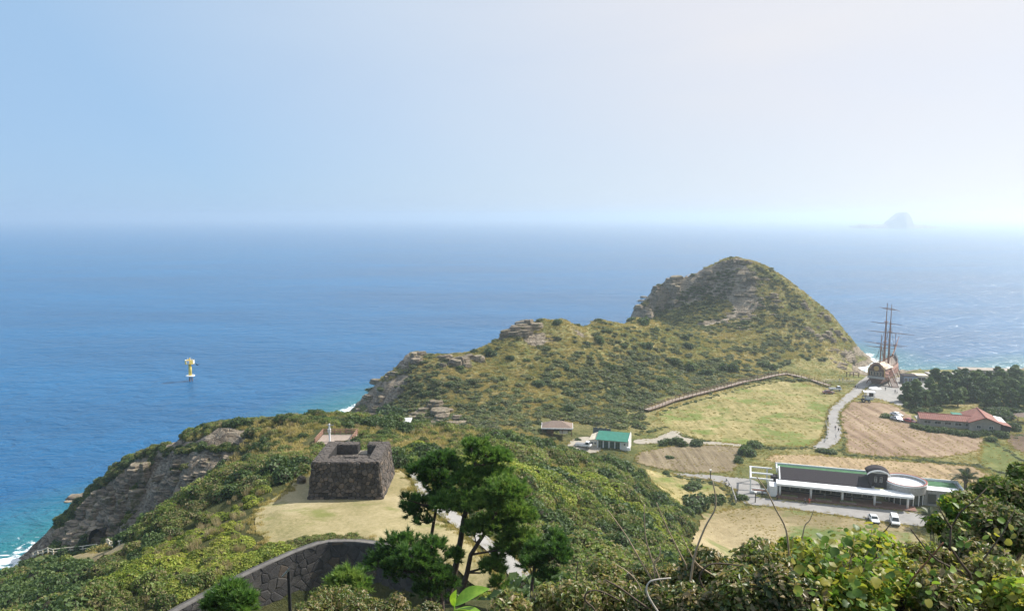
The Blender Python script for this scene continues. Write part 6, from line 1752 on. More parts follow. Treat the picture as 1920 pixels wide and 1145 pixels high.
ground_lamp('field_lamp', 'short dark lamp post beside the ploughed field lane', 1332, 899, 2.6, M_DARK)

def lookout():
    a, b = at_z(590, 822, 40.4), at_z(662, 818, 40.4)
    d = 5.6; w = float(np.hypot(*(b - a)[:2])) * 0.95
    z0 = max(hz1(a[0], a[1] + 2), hz1(b[0], b[1] + 2), hz1((a[0] + b[0]) / 2, a[1] + 4)) + 0.35
    root = empty('lookout_deck', (a[0], a[1], z0)); tag(root, 'small wooden lookout deck with red-brown rails above the sea', 'deck')
    nb = 16
    bmsh = MB().box((w / 2, 0, 0), (w, d / nb - 0.03, 0.12)).mesh('plank', [M_DECKW])
    for k in range(nb): link('plank', bmsh, root, loc=(0, (k + 0.5) * d / nb, 0))
    MB().box((w / 2, d / 2, -0.5), (w - 0.3, d - 0.3, 0.85)).build('joists', M_WOOD, root)
    M_RW = paint('red_brown_rail', (0.29, 0.165, 0.12), 0.8, 0.2)
    for (p, q, n_) in (((0, 0), (0, d), 4), ((0, d), (w, d), 6), ((w, d), (w, 0), 4)):
        for hgt in (0.35, 0.65, 0.95): MB().bar((p[0], p[1], hgt), (q[0], q[1], hgt), 0.10, 0.12).build('rail', M_RW, root)
        for k in range(n_): 
            t = k / n_; MB().box((p[0] + (q[0] - p[0]) * t, p[1] + (q[1] - p[1]) * t, 0.5), (0.12, 0.12, 1.1)).build('post', M_RW, root)
    MB().box((w * 0.68, 0.9, 0.28), (1.8, 0.5, 0.4)).build('bench', M_DECKW, root)
    p = at_y(617.5, 794, 122.0); g = hz1(p[0], p[1])
    r2 = empty('camera_pole', (p[0], p[1], g)); tag(r2, 'white pole with a box and cross arm between beacon and lookout', 'pole'); H = p[2] - g
    MB().tube([(0, 0, 0), (0, 0, H)], [0.17, 0.13], 8).build('pole', M_WHITE, r2)
    MB().box((-0.05, 0, H - 1.2), (0.5, 0.3, 0.6)).build('cabinet', M_WHITE2, r2); MB().bar((-0.5, 0, H - 0.25), (0.7, 0, H - 0.25), 0.1).build('cross_arm', M_METAL, r2)
lookout()

# kiosk with parasol and tractor beside the plaza
def kiosk():
    p = hit(1629, 748)
    root = empty('snack_kiosk', (p[0], p[1], p[2] + 0.08), R(-20)); tag(root, 'white open-sided snack kiosk at the plaza corner', 'kiosk')
    for x_ in (-1.6, 1.6):
        for y_ in (-1.1, 1.1): MB().box((x_, y_, 1.4), (0.14, 0.14, 2.8)).build('post', M_WHITE, root)
    MB().box((0, 0, 2.9), (4.2, 3.0, 0.22)).build('roof', M_WHITE, root); MB().box((0, -1.0, 0.6), (3.2, 0.5, 1.1)).build('counter', M_WHITE2, root); MB().box((0.9, 1.0, 1.4), (1.6, 0.2, 2.7)).build('back_panel', M_SLATE, root)
    p2 = hit(1640, 742)
    r3 = empty('parasol', (p2[0], p2[1], p2[2] + 0.08)); tag(r3, 'round white parasol rising behind the snack kiosk', 'parasol')
    MB().tube([(0, 0, 0), (0, 0, 3.6)], 0.07, 8).build('pole', M_METAL, r3)
    cn = MB(); N = 16; cn.add([(2.3 * math.cos(2 * math.pi * k / N), 2.3 * math.sin(2 * math.pi * k / N), 3.1) for k in range(N)] + [(0, 0, 3.8)], [(k, (k + 1) % N, N) for k in range(N)]).build('canopy', M_WHITE, r3)
    p = hit(1622, 754)
    t = empty('tractor', (p[0], p[1], p[2] + 0.08), R(75)); tag(t, 'dark farm tractor in front of the snack kiosk', 'tractor')
    bevel(MB().box((0, -0.9, 0.95), (0.8, 1.7, 0.7)).build('bonnet', M_BLUESH, t), 0.1); MB().box((0, 0.45, 0.85), (1.0, 1.1, 0.5)).build('chassis', M_BLACK, t)
    for sx in (-0.6, 0.6):
        for sy in (0.0, 1.0): MB().box((sx, sy, 1.7), (0.08, 0.08, 1.4)).build('cab_post', M_BLACK, t)
    MB().box((0, 0.5, 2.42), (1.5, 1.4, 0.12)).build('cab_roof', M_SLATE, t); MB().box((0, 0.75, 1.25), (0.5, 0.4, 0.5)).build('seat', M_BLACK, t)
    for s in (-0.75, 0.75):
        w = MB().tube([(s - 0.18, 0.7, 0.7), (s + 0.18, 0.7, 0.7)], 0.7, 16).build('wheel', M_BLACK, t); MB().tube([(s - 0.2, 0.7, 0.7), (s + 0.2, 0.7, 0.7)], 0.33, 10).build('rim', M_CREAM, w)
        w = MB().tube([(s - 0.12, -1.4, 0.42), (s + 0.12, -1.4, 0.42)], 0.42, 14).build('wheel', M_BLACK, t); MB().tube([(s - 0.14, -1.4, 0.42), (s + 0.14, -1.4, 0.42)], 0.2, 10).build('rim', M_CREAM, w)
kiosk()

# ------------------------------------------------------------------ rock ledges and boulders
def tuff_mat():
    t = NT('layered_tuff')
    sv = t.node('ShaderNodeMapping'); sv.inputs['Scale'].default_value = (0.12, 0.12, 2.6); sv.inputs['Rotation'].default_value = (R(3), R(-7), 0)
    t.l(t.pos(), sv.inputs['Vector'])
    s = t.noise(1.7, 6, 0.7, sv.outputs[0], 0.35); k = t.noise(0.9, 6, 0.75)
    f = t.math('ADD', t.math('MULTIPLY', s, 0.6), t.math('MULTIPLY', k, 0.4))
    f = t.math('ADD', f, t.math('MULTIPLY', t.math('SUBTRACT', t.rnd(), 0.5), 0.10))
    col = t.ramp(f, [(0.36, (0.10, 0.08, 0.06)), (0.47, (0.215, 0.175, 0.13)), (0.58, (0.35, 0.29, 0.22)), (0.70, (0.48, 0.405, 0.31))])
    moss = t.ramp(t.noise(0.6, 5, 0.7), [(0.52, 0.0), (0.62, 0.8)])
    col = t.mix(moss, col, (0.10, 0.105, 0.04))
    t.color(col).set(Roughness=0.95); t.b.inputs['Specular IOR Level'].default_value = 0.12
    t.bump(t.math('ADD', t.math('MULTIPLY', s, 1.5), t.math('MULTIPLY', t.noise(3.0, 5, 0.8), 0.6)), 1.0, 0.4)
    return t.m
M_TUFF = tuff_mat()
def slab_mesh(seed, layers, hgt, ecc, taper=0.12):
    rng = np.random.default_rng(seed)
    mb = MB(); z = -0.35
    n = 11; ph = rng.uniform(0, 6.28)
    base = np.array([1 + 0.22 * math.sin(2 * a + ph) + rng.uniform(-0.16, 0.16) for a in np.linspace(0, 6.283, n, endpoint=False)])
    for l in range(layers):
        h = hgt / layers * rng.uniform(0.7, 1.3); s = 1 - taper * l + rng.uniform(-0.07, 0.07)
        ox, oy = rng.uniform(-0.07, 0.07, 2)
        rr = base * s * (1 + rng.uniform(-0.07, 0.07, n))
        vs = []; fs = []
        for q, (zz_, k) in enumerate(((z, 0.93), (z + h * 0.25, 1.0), (z + h * 0.80, 0.98), (z + h, 0.88))):
            for i in range(n):
                a = 6.283 * i / n; vs.append((ox + rr[i] * k * math.cos(a), oy + ecc * rr[i] * k * math.sin(a), zz_ + rng.uniform(-0.03, 0.03) * h))
        for q in range(3):
            for i in range(n): fs.append((q * n + i, q * n + (i + 1) % n, (q + 1) * n + (i + 1) % n, (q + 1) * n + i))
        fs.append(tuple(range(3 * n, 4 * n))); mb.add(vs, fs); z += h * 0.92
    return mb.mesh('rock_ledge', [M_TUFF])
SLABS = [slab_mesh(300 + i, 2 + i % 3, 0.75 + 0.12 * (i % 3), 0.62 + 0.1 * (i % 3)) for i in range(7)]
BLOCKS = [slab_mesh(320 + i, 3 + i % 2, 1.9, 0.8, 0.06) for i in range(4)]
rr_ = np.random.default_rng(77)
def pts_in(poly, n):
    P = np.array(poly, float); out = []
    lo, hi = P.min(0), P.max(0)
    while len(out) < n:
        q = rr_.uniform(lo, hi, (n * 3, 2)); q = q[inside(P, q[:, 0], q[:, 1])]; out += [tuple(a) for a in q]
    return out[:n]
def ledges(poly, n, wpx, name, label, group, protos=SLABS, zs=1.0, tilt=0.08, dz=-0.2, rz=None):
    for (px, py) in pts_in(poly, n):
        p = hit(px, py); w = rr_.uniform(*wpx) / 2 * p[1] / F_PX
        o = link(name, protos[rr_.integers(len(protos))], loc=(p[0], p[1], p[2] + dz * w), rot=(rr_.uniform(-tilt, tilt), rr_.uniform(-tilt, tilt) - 0.05, rr_.uniform(-0.5, 0.5) if rz is None else rz + rr_.uniform(-0.3, 0.3)), scale=(w, w, w * zs * rr_.uniform(0.7, 1.2)))
        tag(o, label, 'rock', group)
G1 = 'ledges of the left sea cliff'
ledges([(90,1028),(132,982),(205,902),(265,866),(272,880),(235,960),(222,1000),(180,1015),(110,1030)], 110, (20, 56), 'rock_ledge', 'layered brown tuff ledge on the left sea cliff face', G1, SLABS, 1.0, rz=-0.3)
ledges([(285,905),(330,860),(420,845),(440,862),(370,915),(310,940)], 34, (18, 48), 'rock_ledge', 'pale tuff slab on the sunny shelf beside the left cliff', 'slabs of the sunny shelf', SLABS, 0.5, 0.12)
ledges([(228,955),(262,880),(278,878),(262,935),(240,985)], 10, (18, 34), 'rock_buttress', 'upright grey rock buttress splitting the left cliff face', 'buttresses of the left cliff', BLOCKS, 1.2, 0.1)
G2 = 'ledges of the far headland'
ledges([(1392,498),(1432,512),(1462,570),(1440,620),(1380,625),(1300,622),(1288,606),(1365,592),(1388,545)], 62, (10, 32), 'rock_ledge', 'pale flat ledge on the stepped crest of the far headland', G2, SLABS, 0.4, 0.08)
ledges([(1188,592),(1200,562),(1250,526),(1282,530),(1268,572),(1230,600)], 30, (12, 34), 'rock_ledge', 'brown ledge on the sea-side shoulder of the far headland', 'ledges of the headland shoulder', SLABS, 0.9, 0.08)
ledges([(1288,518),(1330,500),(1345,520),(1305,545)], 12, (14, 32), 'rock_ledge', 'grey ledge just under the headland summit', 'ledges under the summit', SLABS, 0.7)
ledges([(1250,532),(1260,525),(1275,530),(1266,546),(1250,545)], 8, (14, 28), 'rock_block', 'craggy block on the notch of the headland shoulder', 'notch blocks of the headland', BLOCKS, 0.7, 0.15)
ledges([(1352,490),(1380,485),(1405,490),(1410,502),(1350,502)], 9, (9, 18), 'rock_block', 'small crag on the headland summit', 'summit crags', BLOCKS, 0.5, 0.15)
ledges([(1498,552),(1545,582),(1588,638),(1562,642),(1520,602)], 14, (10, 24), 'rock_ledge', 'dark ledge on the right cliff edge of the headland', 'ledges of the headland right edge', SLABS, 0.8)
ledges([(1540,645),(1585,650),(1612,690),(1600,702),(1565,690)], 18, (14, 34), 'rock_ledge', 'flat ledge on the rock shelf at the headland foot', 'ledges of the headland foot', SLABS, 0.3)
ledges([(1500,605),(1545,625),(1570,660),(1530,650)], 10, (12, 28), 'rock_ledge', 'ledge among the grass low on the headland flank', 'ledges of the headland flank', SLABS, 0.4)
ledges([(768,688),(770,660),(798,657),(806,690)], 9, (14, 24), 'rock_block', 'tall grey block of the cliff-top stack on the middle hill', 'blocks of the cliff-top stack', BLOCKS, 0.8, 0.1)
ledges([(806,692),(830,672),(905,664),(915,678),(840,694)], 16, (14, 30), 'rock_block', 'pale boulder in the row along the middle hill edge', 'boulder row of the middle hill', BLOCKS, 0.6, 0.15)
ledges([(942,634),(948,612),(1000,600),(1010,615),(975,632)], 18, (14, 28), 'rock_block', 'grey block of the outcrop below the middle hill top', 'blocks of the hilltop outcrop', BLOCKS, 0.7, 0.15)
ledges([(778,790),(790,762),(835,756),(850,776),(830,792)], 14, (30, 60), 'rock_ledge', 'pale layered ledge at the foot of the middle hill', 'ledges at the middle hill foot', SLABS, 0.9, 0.08)
ledges([(800,798),(850,780),(900,790),(900,802),(840,804)], 12, (34, 70), 'boulder', 'smooth tan boulder lying at the hill foot behind the pine', 'boulders at the hill foot', SLABS, 0.6, 0.15)
ledges([(664,782),(684,742),(712,710),(728,720),(712,765),(700,788)], 22, (14, 36), 'rock_ledge', 'dark ledge on the shore cliff at the end of the middle hill', 'ledges of the middle hill cliff', SLABS, 0.8, 0.1)
ledges([(712,706),(730,696),(745,700),(730,712)], 6, (10, 18), 'rock_block', 'small pale rock on the rim of the middle hill cliff', 'rim rocks of the middle hill', BLOCKS, 0.6)
for i, (px, py, w, zs) in enumerate([(142, 934, 44, 0.55), (158, 928, 30, 0.6), (128, 940, 22, 0.4), (110, 968, 16, 0.3)]):
    p = at_z(px, py, 0.0); s = w / 2 * p[1] / F_PX
    o = link('sea_rock', SLABS[i], loc=(p[0], p[1], -0.1), rot=(0, 0, i), scale=(s, s, s * zs))
    tag(o, ['dark wet rock in the surf, largest below the left cliff', 'dark wet rock touching the largest surf rock on its shore side', 'small wet rock on the seaward side of the surf rocks', 'tiny wet rock awash nearer the cliff foot'][i], 'rock')
p = hit(564, 905); o = link('pale_boulder', BLOCKS[1], loc=(p[0], p[1], p[2]), rot=(0.2, 0.3, 0.4), scale=(0.7, 0.6, 0.65)); tag(o, 'pale upright boulder at the lawn edge beside the beacon', 'rock')
p = hit(758, 796); o = MB().add([(-1.4, -0.6, 0.0), (1.3, -0.5, 0.1), (1.5, 0.7, 0.7), (-1.1, 0.6, 0.6), (-1.4, -0.6, -0.2), (1.3, -0.5, -0.1), (1.5, 0.7, 0.5), (-1.1, 0.6, 0.4)], [(0, 1, 2, 3), (7, 6, 5, 4), (0, 4, 5, 1), (1, 5, 6, 2), (2, 6, 7, 3), (3, 7, 4, 0)]).build('white_panel', M_WHITE, loc=(p[0], p[1], p[2] + 0.6)); tag(o, 'tilted white panel lying among the scrub behind the beacon', 'panel')
# dark mouth of the sea cave
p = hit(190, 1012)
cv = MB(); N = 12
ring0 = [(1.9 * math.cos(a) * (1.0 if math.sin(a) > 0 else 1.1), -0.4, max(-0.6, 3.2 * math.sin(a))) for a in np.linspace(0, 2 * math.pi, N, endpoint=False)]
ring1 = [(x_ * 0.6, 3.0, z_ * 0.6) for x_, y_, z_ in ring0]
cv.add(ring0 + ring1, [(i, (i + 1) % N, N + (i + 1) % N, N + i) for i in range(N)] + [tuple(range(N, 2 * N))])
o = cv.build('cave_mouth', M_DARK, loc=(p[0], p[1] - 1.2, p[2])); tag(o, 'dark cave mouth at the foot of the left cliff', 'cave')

# ------------------------------------------------------------------ scrub clinging to cliffs and field edges
def px_line_scatter(lines, step_px, jit, protos, rad, name, label, zs=0.75, rows=1):
    pts = []; rs = []
    for L in lines:
        for (a, b) in zip(L[:-1], L[1:]):
            n_ = max(1, int(math.hypot(b[0] - a[0], b[1] - a[1]) / step_px))
            for k in range(n_):
                for r0 in range(rows):
                    t = (k + rr_.random()) / n_; q = (a[0] + (b[0] - a[0]) * t + rr_.normal(0, jit), a[1] + (b[1] - a[1]) * t + rr_.normal(0, jit * 0.6))
                    p = hit(*q)
                    if p[2] < 0.8: continue
                    pts.append((p[0], p[1], p[2] - 0.1)); rs.append(rr_.uniform(*rad))
    n_ = len(pts); rs = np.array(rs)
    return scatter(name, protos, np.array(pts), rr_.uniform(0, 6.28, n_), np.stack([rs, rs, rs * zs], 1), rr_.integers(0, len(protos), n_), label)
px_line_scatter([[(108,985),(150,946),(200,896),(250,858),(300,834),(350,808),(400,795),(470,790),(540,784),(640,792)]], 2.2, 4.0, NEAR + DARK[:2], (0.6, 1.5), 'cliff_top_scrub', 'dark scrub along the rim of the left cliff', rows=2)
px_line_scatter([[(292,850),(262,905),(240,960),(232,990)], [(300,845),(380,838),(450,838)], [(432,872),(380,905),(330,935),(280,980)], [(250,925),(262,900),(280,870)], [(125,985),(140,1005),(125,1020)], [(330,880),(345,870)]], 2.6, 5.0, NEAR + DARK[:1], (0.5, 1.2), 'cliff_face_scrub', 'scrub in the gullies of the left cliff', rows=1)
px_line_scatter([[(1230,580),(1280,560),(1330,530),(1370,505)], [(1250,600),(1300,585),(1350,560),(1372,520)], [(1300,540),(1340,560)], [(1420,500),(1470,540),(1500,580)], [(1430,560),(1480,600),(1540,640)]], 2.0, 9.0, FAR, (0.7, 1.6), 'headland_scrub', 'dark green scrub on the faces of the far headland', 0.6, rows=2)
px_line_scatter([[(1588,853),(1700,861),(1840,874),(1905,895)], [(1400,840),(1470,840),(1530,840)], [(1852,818),(1885,842),(1922,868)], [(1250,892),(1300,899),(1345,908),(1366,925),(1372,944)], [(1228,778),(1300,753),(1400,726),(1465,714)], [(1270,815),(1330,829)],
                 [(1580,848),(1584,815),(1574,790)], [(1545,825),(1550,800)], [(960,812),(1010,806),(1075,812)], [(1190,815),(1250,800)], [(1855,800),(1890,815),(1925,818)]], 2.4, 2.2, FAR + DARK[:1], (0.35, 0.95), 'field_edge_scrub', 'low green growth along the field and lane edges', 0.6)
px_line_scatter([[(520,1036),(560,1020),(620,1012),(700,1020),(740,1032)]], 2.0, 3.0, NEAR + REEDS, (0.45, 0.9), 'lawn_edge_scrub', 'brownish scrub strip between lawn and retaining wall', 0.8, rows=2)
px_line_scatter([[(318,1118),(360,1092),(420,1066),(480,1046),(540,1030)], [(300,1090),(380,1050),(460,1020)]], 3.0, 7.0, BRIGHT, (0.7, 1.35), 'wall_top_creeper', 'yellow-green creeper hanging over the retaining wall', 0.85, rows=2)
HEDGE = [(1716,800),(1726,803),(1736,805),(1746,807),(1757,808),(1768,809),(1779,811),(1790,812),(1801,814),(1812,815),(1822,817),(1838,815),(1848,812)]
for i, (px, py) in enumerate(HEDGE):
    evergreen(px, py + 1, 22, 0.95, 'clipped green hedge shrub in front of the restaurant, ' + ORD[i], 'restaurant hedge', i)
for i, (px, py, w) in enumerate([(1862,806,34),(1876,818,30),(1855,826,24),(1888,800,30),(1878,784,40),(1905,806,30)]):
    evergreen(px, py, w, 0.9, 'green garden shrub at the right end of the restaurant, ' + ['beside the wall', 'in front of the wall corner', 'lowest of them', 'behind the wall corner', 'highest of them', 'nearest the shelter'][i], 'garden shrubs by the restaurant', i)

# ------------------------------------------------------------------ pines behind the restaurant
def far_pine(seed):
    rng = np.random.default_rng(seed); H = 9.0
    root = empty('pine_tree')
    lean = rng.uniform(-0.6, 0.6, 2)
    tr = [(lean[0] * t * t, lean[1] * t * t, H * 0.92 * t) for t in np.linspace(0, 1, 7)]
    tb = MB(); tb.tube(tr, [0.24 - 0.03 * k for k in range(7)], 7)
    pads = []
    for k in range(26):
        t = rng.uniform(0.14, 1.0); a = rng.uniform(0, 6.283); d = (1.05 - t) * 3.4 * rng.uniform(0.45, 1.0) + 0.25
        c = (lean[0] * t * t + d * math.cos(a), lean[1] * t * t + d * math.sin(a), H * (0.92 * t) + 0.35); pads.append((c, rng.uniform(0.9, 1.55) * (1.15 - 0.35 * t)))
        tb.tube([(lean[0] * t * t, lean[1] * t * t, H * 0.92 * t - 0.5), c], [0.10, 0.04], 5)
    tb.build('trunk', M_PBARK, root)
    C, N_ = [], []
    for c, r in pads:
        n = int(150 * r * r); d = rng.normal(size=(n, 3)); d /= np.linalg.norm(d, axis=1, keepdims=True)
        C.append(np.array(c) + d * r * rng.uniform(0.65, 1.05, (n, 1)) * [1, 1, 0.5]); N_.append(d * [0.6, 0.6, 1.2] + rng.normal(size=(n, 3)) * 0.55 + [0, 0, 0.3])
    me = leaf_mesh('crown', np.concatenate(C), np.concatenate(N_), 0.44, rng, [M_FARPINE], aspect=1.8, fold=0.2)
    link('crown', me, root)
    return root
FP = [far_pine(400 + i) for i in range(4)]
spots = []
rq = np.random.default_rng(13)
for (y0_, xs, sc) in ((765, [1712, 1738, 1763, 1790], 0.72), (752, [1702, 1724, 1748, 1772, 1800, 1826, 1852], 0.85), (742, [1716, 1740, 1766, 1788, 1812, 1838, 1862, 1886, 1912], 1.0), (731, [1752, 1778, 1806, 1830, 1856, 1880, 1906], 1.02), (768, [1862, 1890, 1915], 0.9), (722, [1790, 1830, 1868, 1900], 1.0), (757, [1872, 1900], 1.0)):
    for px in xs: spots.append((px + rq.uniform(-6, 6), y0_ + rq.uniform(-3, 3), sc * rq.uniform(0.88, 1.12)))
spots.sort(key=lambda s: s[1]); PG = []
for i, (px, py, sc) in enumerate(spots):
    p = at_z(px, py, 5.6); o = FP[i] if i < 4 else copy_tree(FP[i % 4])
    o.location = (p[0], p[1], hz1(p[0], p[1]) - 0.1); o.rotation_euler = (0, 0, rq.uniform(0, 6.28)); o.scale = (sc, sc, sc)
    PG.append((px, py, o))
PG.sort(key=lambda g: g[1]); nrow = 5
for q in range(nrow):
    row = sorted(PG[q * len(PG) // nrow:(q + 1) * len(PG) // nrow], key=lambda g: g[0])
    for j, g in enumerate(row): tag(g[2], 'dark pine of the grove, ' + ['farthest', 'second', 'middle', 'fourth', 'nearest'][q] + ' row from the sea, ' + ORD[j], 'tree', 'pine grove behind the restaurant')

px_line_scatter([[(1700,752),(1760,748),(1830,745),(1918,745)], [(1705,768),(1740,772)], [(1850,772),(1918,770)], [(1750,735),(1830,732),(1918,732)]], 4.0, 6.0, DARK, (1.2, 2.4), 'grove_undergrowth', 'dark undergrowth beneath the pine grove', 0.9, rows=2)

# ------------------------------------------------------------------ palms by the pavilion
def palm(px, py, h, fl, n, label, dark=False):
    p = hit(px, py); rng = np.random.default_rng(int(px))
    root = empty('palm_tree', (p[0], p[1], p[2])); tag(root, label, 'palm')
    MB().tube([(0, 0, -0.2), (0.05, 0, h * 0.5), (0, 0, h)], [0.42, 0.36, 0.40], 10).build('trunk', M_BARK, root)
    MB().add(*ico(0.62, 2)).build('crown_base', M_BARK, root, loc=(0, 0, h))
    mats = leaf_mat('palm_leaflets', [(0.28, (0.035, 0.055, 0.022)), (0.45, (0.07, 0.095, 0.035)), (0.62, (0.12, 0.14, 0.05)), (0.8, (0.18, 0.19, 0.08))], 0.3, 0.25, 0.45, fieldmix=0.2) if 'palm_leaflets' not in bpy.data.materials else bpy.data.materials['palm_leaflets']
    protos = []
    for v in range(3):
        vs, fs = [], []; droop = 0.55 + 0.25 * v; pts = []
        for t in np.linspace(0, 1, 9): pts.append(np.array([fl * t * (1 - 0.12 * t), 0, fl * (0.42 * t - droop * t * t)]))
        for k in range(34):
            t = 0.14 + 0.86 * k / 34; i = min(int(t * 8), 7); f_ = t * 8 - i; b = pts[i] * (1 - f_) + pts[i + 1] * f_
            ll = fl * 0.24 * math.sin(math.pi * (0.12 + 0.85 * t)) + 0.12
            for s in (-1, 1):
                j = len(vs); tip = b + np.array([ll * 0.55, s * ll * 0.85, -ll * 0.18])
                vs += [tuple(b + [-0.035, 0, 0]), tuple(b + [0.05, 0, 0]), tuple(tip)]; fs.append((j, j + 1, j + 2))
        m_ = MB().add(vs, fs); m_.tube([tuple(q) for q in pts], [0.05] * 8 + [0.01], 4); protos.append(m_.mesh('frond', [mats]))
    for k in range(n):
        el = rng.uniform(-0.25, 1.0); link('frond', protos[k % 3], root, loc=(0, 0, h + 0.15), rot=(rng.uniform(-0.2, 0.2), -el, k * 2.399))
palm(1808, 938, 5.2, 4.1, 38, 'date palm standing behind the right end of the pavilion')
palm(1742, 990, 2.6, 3.3, 34, 'low date palm beside the drive in front of the pavilion')

# ------------------------------------------------------------------ the big pines in front of the path
def needle_shoot(rng, n=40):
    """one shoot: a brush of needles round a short axis; returns (n,3,3) triangles"""
    tri = []
    for k in range(n):
        t = rng.random(); a = rng.uniform(0, 6.283); sp = rng.uniform(0.35, 0.95)
        b = np.array([0, 0, t * 0.16]); d = np.array([math.cos(a) * math.sin(sp), math.sin(a) * math.sin(sp), math.cos(sp)]); L = rng.uniform(0.11, 0.17)
        w = np.cross(d, rng.normal(size=3)); w = w / np.linalg.norm(w) * 0.012
        tri.append([b - w, b + w, b + d * L])
    return np.array(tri)
_rs = np.random.default_rng(1)
SHOOTS = [needle_shoot(_rs) for _ in range(6)]
def needles_mesh(name, pos, dirs, scale, rng):
    V = []
    for p, d, s in zip(pos, dirs, scale):
        d = d / np.linalg.norm(d); u = np.cross(d, [0.3, 0.5, 0.1] if abs(d[2]) > 0.9 else [0, 0, 1]); u /= np.linalg.norm(u); v = np.cross(d, u)
        V.append((SHOOTS[rng.integers(6)].reshape(-1, 3) * s) @ np.stack([u, v, d]) + p)
    n = len(V); per = len(V[0]); v = np.concatenate(V); nt = len(v) // 3
    me = bpy.data.meshes.new(name); me.vertices.add(len(v)); me.vertices.foreach_set('co', v.astype(np.float32).ravel())
    me.loops.add(nt * 3); me.loops.foreach_set('vertex_index', np.arange(nt * 3, dtype=np.int32)); me.polygons.add(nt)
    me.polygons.foreach_set('loop_start', np.arange(0, nt * 3, 3, dtype=np.int32)); me.polygons.foreach_set('loop_total', np.full(nt, 3, np.int32))
    me.materials.append(M_PINE)
    a = me.attributes.new('lv', 'FLOAT', 'POINT'); a.data.foreach_set('value', np.repeat(rng.random(n), per).astype(np.float32))
    me.update(calc_edges=True)
    return me
def zp(x, y): return 560 + x / 2.974, 760 + y / 2.974        # enlarged-view coordinates of the pine to photo pixels
def big_pine(label, D, trunk, rad, clumps, seed, dens=1.0, dsp=1.0, size=1.0):
    rng = np.random.default_rng(seed)
    T = [np.array(at_y(*zp(x, y), D + 0.25 * math.sin(i * 1.7))) for i, (x, y) in enumerate(trunk)]
    b = T[0].copy(); g = hz1(b[0], b[1]); base = np.array([b[0], b[1], min(g, b[2]) - 0.2])
    O = base
    root = empty('pine_tree', O); tag(root, label, 'tree')
    full = [base + (T[0] - base) * k for k in (0.0, 0.5)] + T
    nT = len(full)
    MB().tube([q - O for q in full], [rad * (1 - 0.75 * i / (nT - 1)) for i in range(nT)], 9).build('trunk', M_PBARK, root, True)
    pos, dirs, sc = [], [], []
    for (x, y, rx, ry) in clumps:
        d = D + rng.uniform(-1.0, 1.0) * dsp; c = np.array(at_y(*zp(x, y), d)); k = d / F_PX / 2.974
        R_ = np.array([rx * k, 0.75 * (rx + ry) / 2 * k + 0.12, ry * k])
        cand = [q for q in full[2:] if q[2] < c[2] + 0.15] or [full[2]]
        q0 = min(cand, key=lambda q: np.linalg.norm(q - c) + 0.5 * abs(c[2] - 0.5 - q[2]))
        mid = (q0 + c) / 2 + np.array([0, 0, -0.12]) + rng.normal(0, 0.06, 3)
        br = MB(); br.tube([q0 - O, mid - O, c - O], [0.055, 0.038, 0.018], 6)
        n = max(14, int(rx * ry / 78 * dens))
        for j in range(n):
            v = rng.normal(size=3); v /= np.linalg.norm(v); v[2] = abs(v[2]) * 0.9 - 0.25 * rng.random() * 1.6
            rr2 = rng.uniform(0.45, 1.05); p = c + v * R_ * rr2
            pos.append(p - O); dd = v * [1, 1, 0.7] + np.array([0, 0, 0.75]) + rng.normal(0, 0.28, 3); dirs.append(dd); sc.append(rng.uniform(1.05, 1.7) * size)
            if j % 4 == 0: br.tube([c - O, p - O], [0.014, 0.007], 4, False)
        br.build('branch', M_PBARK, root)
    link('crown', needles_mesh('crown', pos, dirs, sc, rng), root)
    return root
big_pine('tallest dark pine in front of the beacon path, bare reddish trunk', 32.5, [(835,1060),(880,880),(905,740),(920,640),(945,540),(980,450),(985,330),(965,240)], 0.20,
    [(1040,285,110,62),(962,235,36,52),(1060,400,140,85),(930,420,80,70),(1000,540,150,95),(900,560,70,60),(870,850,40,55),(1130,300,50,46),(820,560,80,62),(1018,225,22,40)], 1, 2.1)
big_pine('pine with a leaning trunk, right of the tallest one', 31.5, [(910,1040),(940,930),(960,830),(1010,750),(1060,680),(1100,600),(1120,500)], 0.16,
    [(1150,490,130,100),(1200,620,120,105),(1080,680,130,85),(1230,770,120,85),(1170,820,90,55),(1080,910,68,58),(1120,1000,48,36),(980,700,60,50),(1060,560,90,70)], 2, 2.1)
big_pine('slender pine with layered tufts, left of the tallest one', 33.5, [(725,860),(735,760),(755,640),(770,560),(760,470),(800,380)], 0.13,
    [(800,330,105,76),(665,372,56,58),(770,425,90,66),(690,560,110,52),(628,600,46,48),(800,500,70,50),(690,650,40,26),(610,525,34,18)], 3, 2.0)
big_pine('low spreading pine in front of the retaining wall end', 29.0, [(800,1080),(770,1000),(720,930),(650,880)], 0.12,
    [(570,780,110,72),(475,880,108,76),(640,865,125,82),(750,800,66,84),(740,940,110,84),(730,1045,85,66),(560,930,90,60),(820,1000,60,60)], 4, 1.1)
big_pine('low dark pine at the right end of the pine group', 30.0, [(1300,1010),(1310,930),(1345,850),(1400,800)], 0.10,
    [(1330,830,84,72),(1430,850,78,100),(1440,760,44,60),(1385,955,58,38),(1290,900,60,50)], 5, 1.6)
big_pine('young pine top with upright shoots at the bottom edge before the wall', 19.0, [(-395,1180),(-390,1120),(-385,1060)], 0.05,
    [(-385,1060,70,70),(-460,1110,60,50),(-310,1105,60,52),(-385,1140,130,50)], 6, 1.3, 0.4, 0.9)
big_pine('small green pine behind the dry grass, below the wall end', 25.0, [(255,1160),(262,1080),(270,1010)], 0.06,
    [(270,960,60,60),(220,1000,50,50),(330,1010,60,50),(300,1060,70,50)], 7, 1.2, 0.4, 1.0)

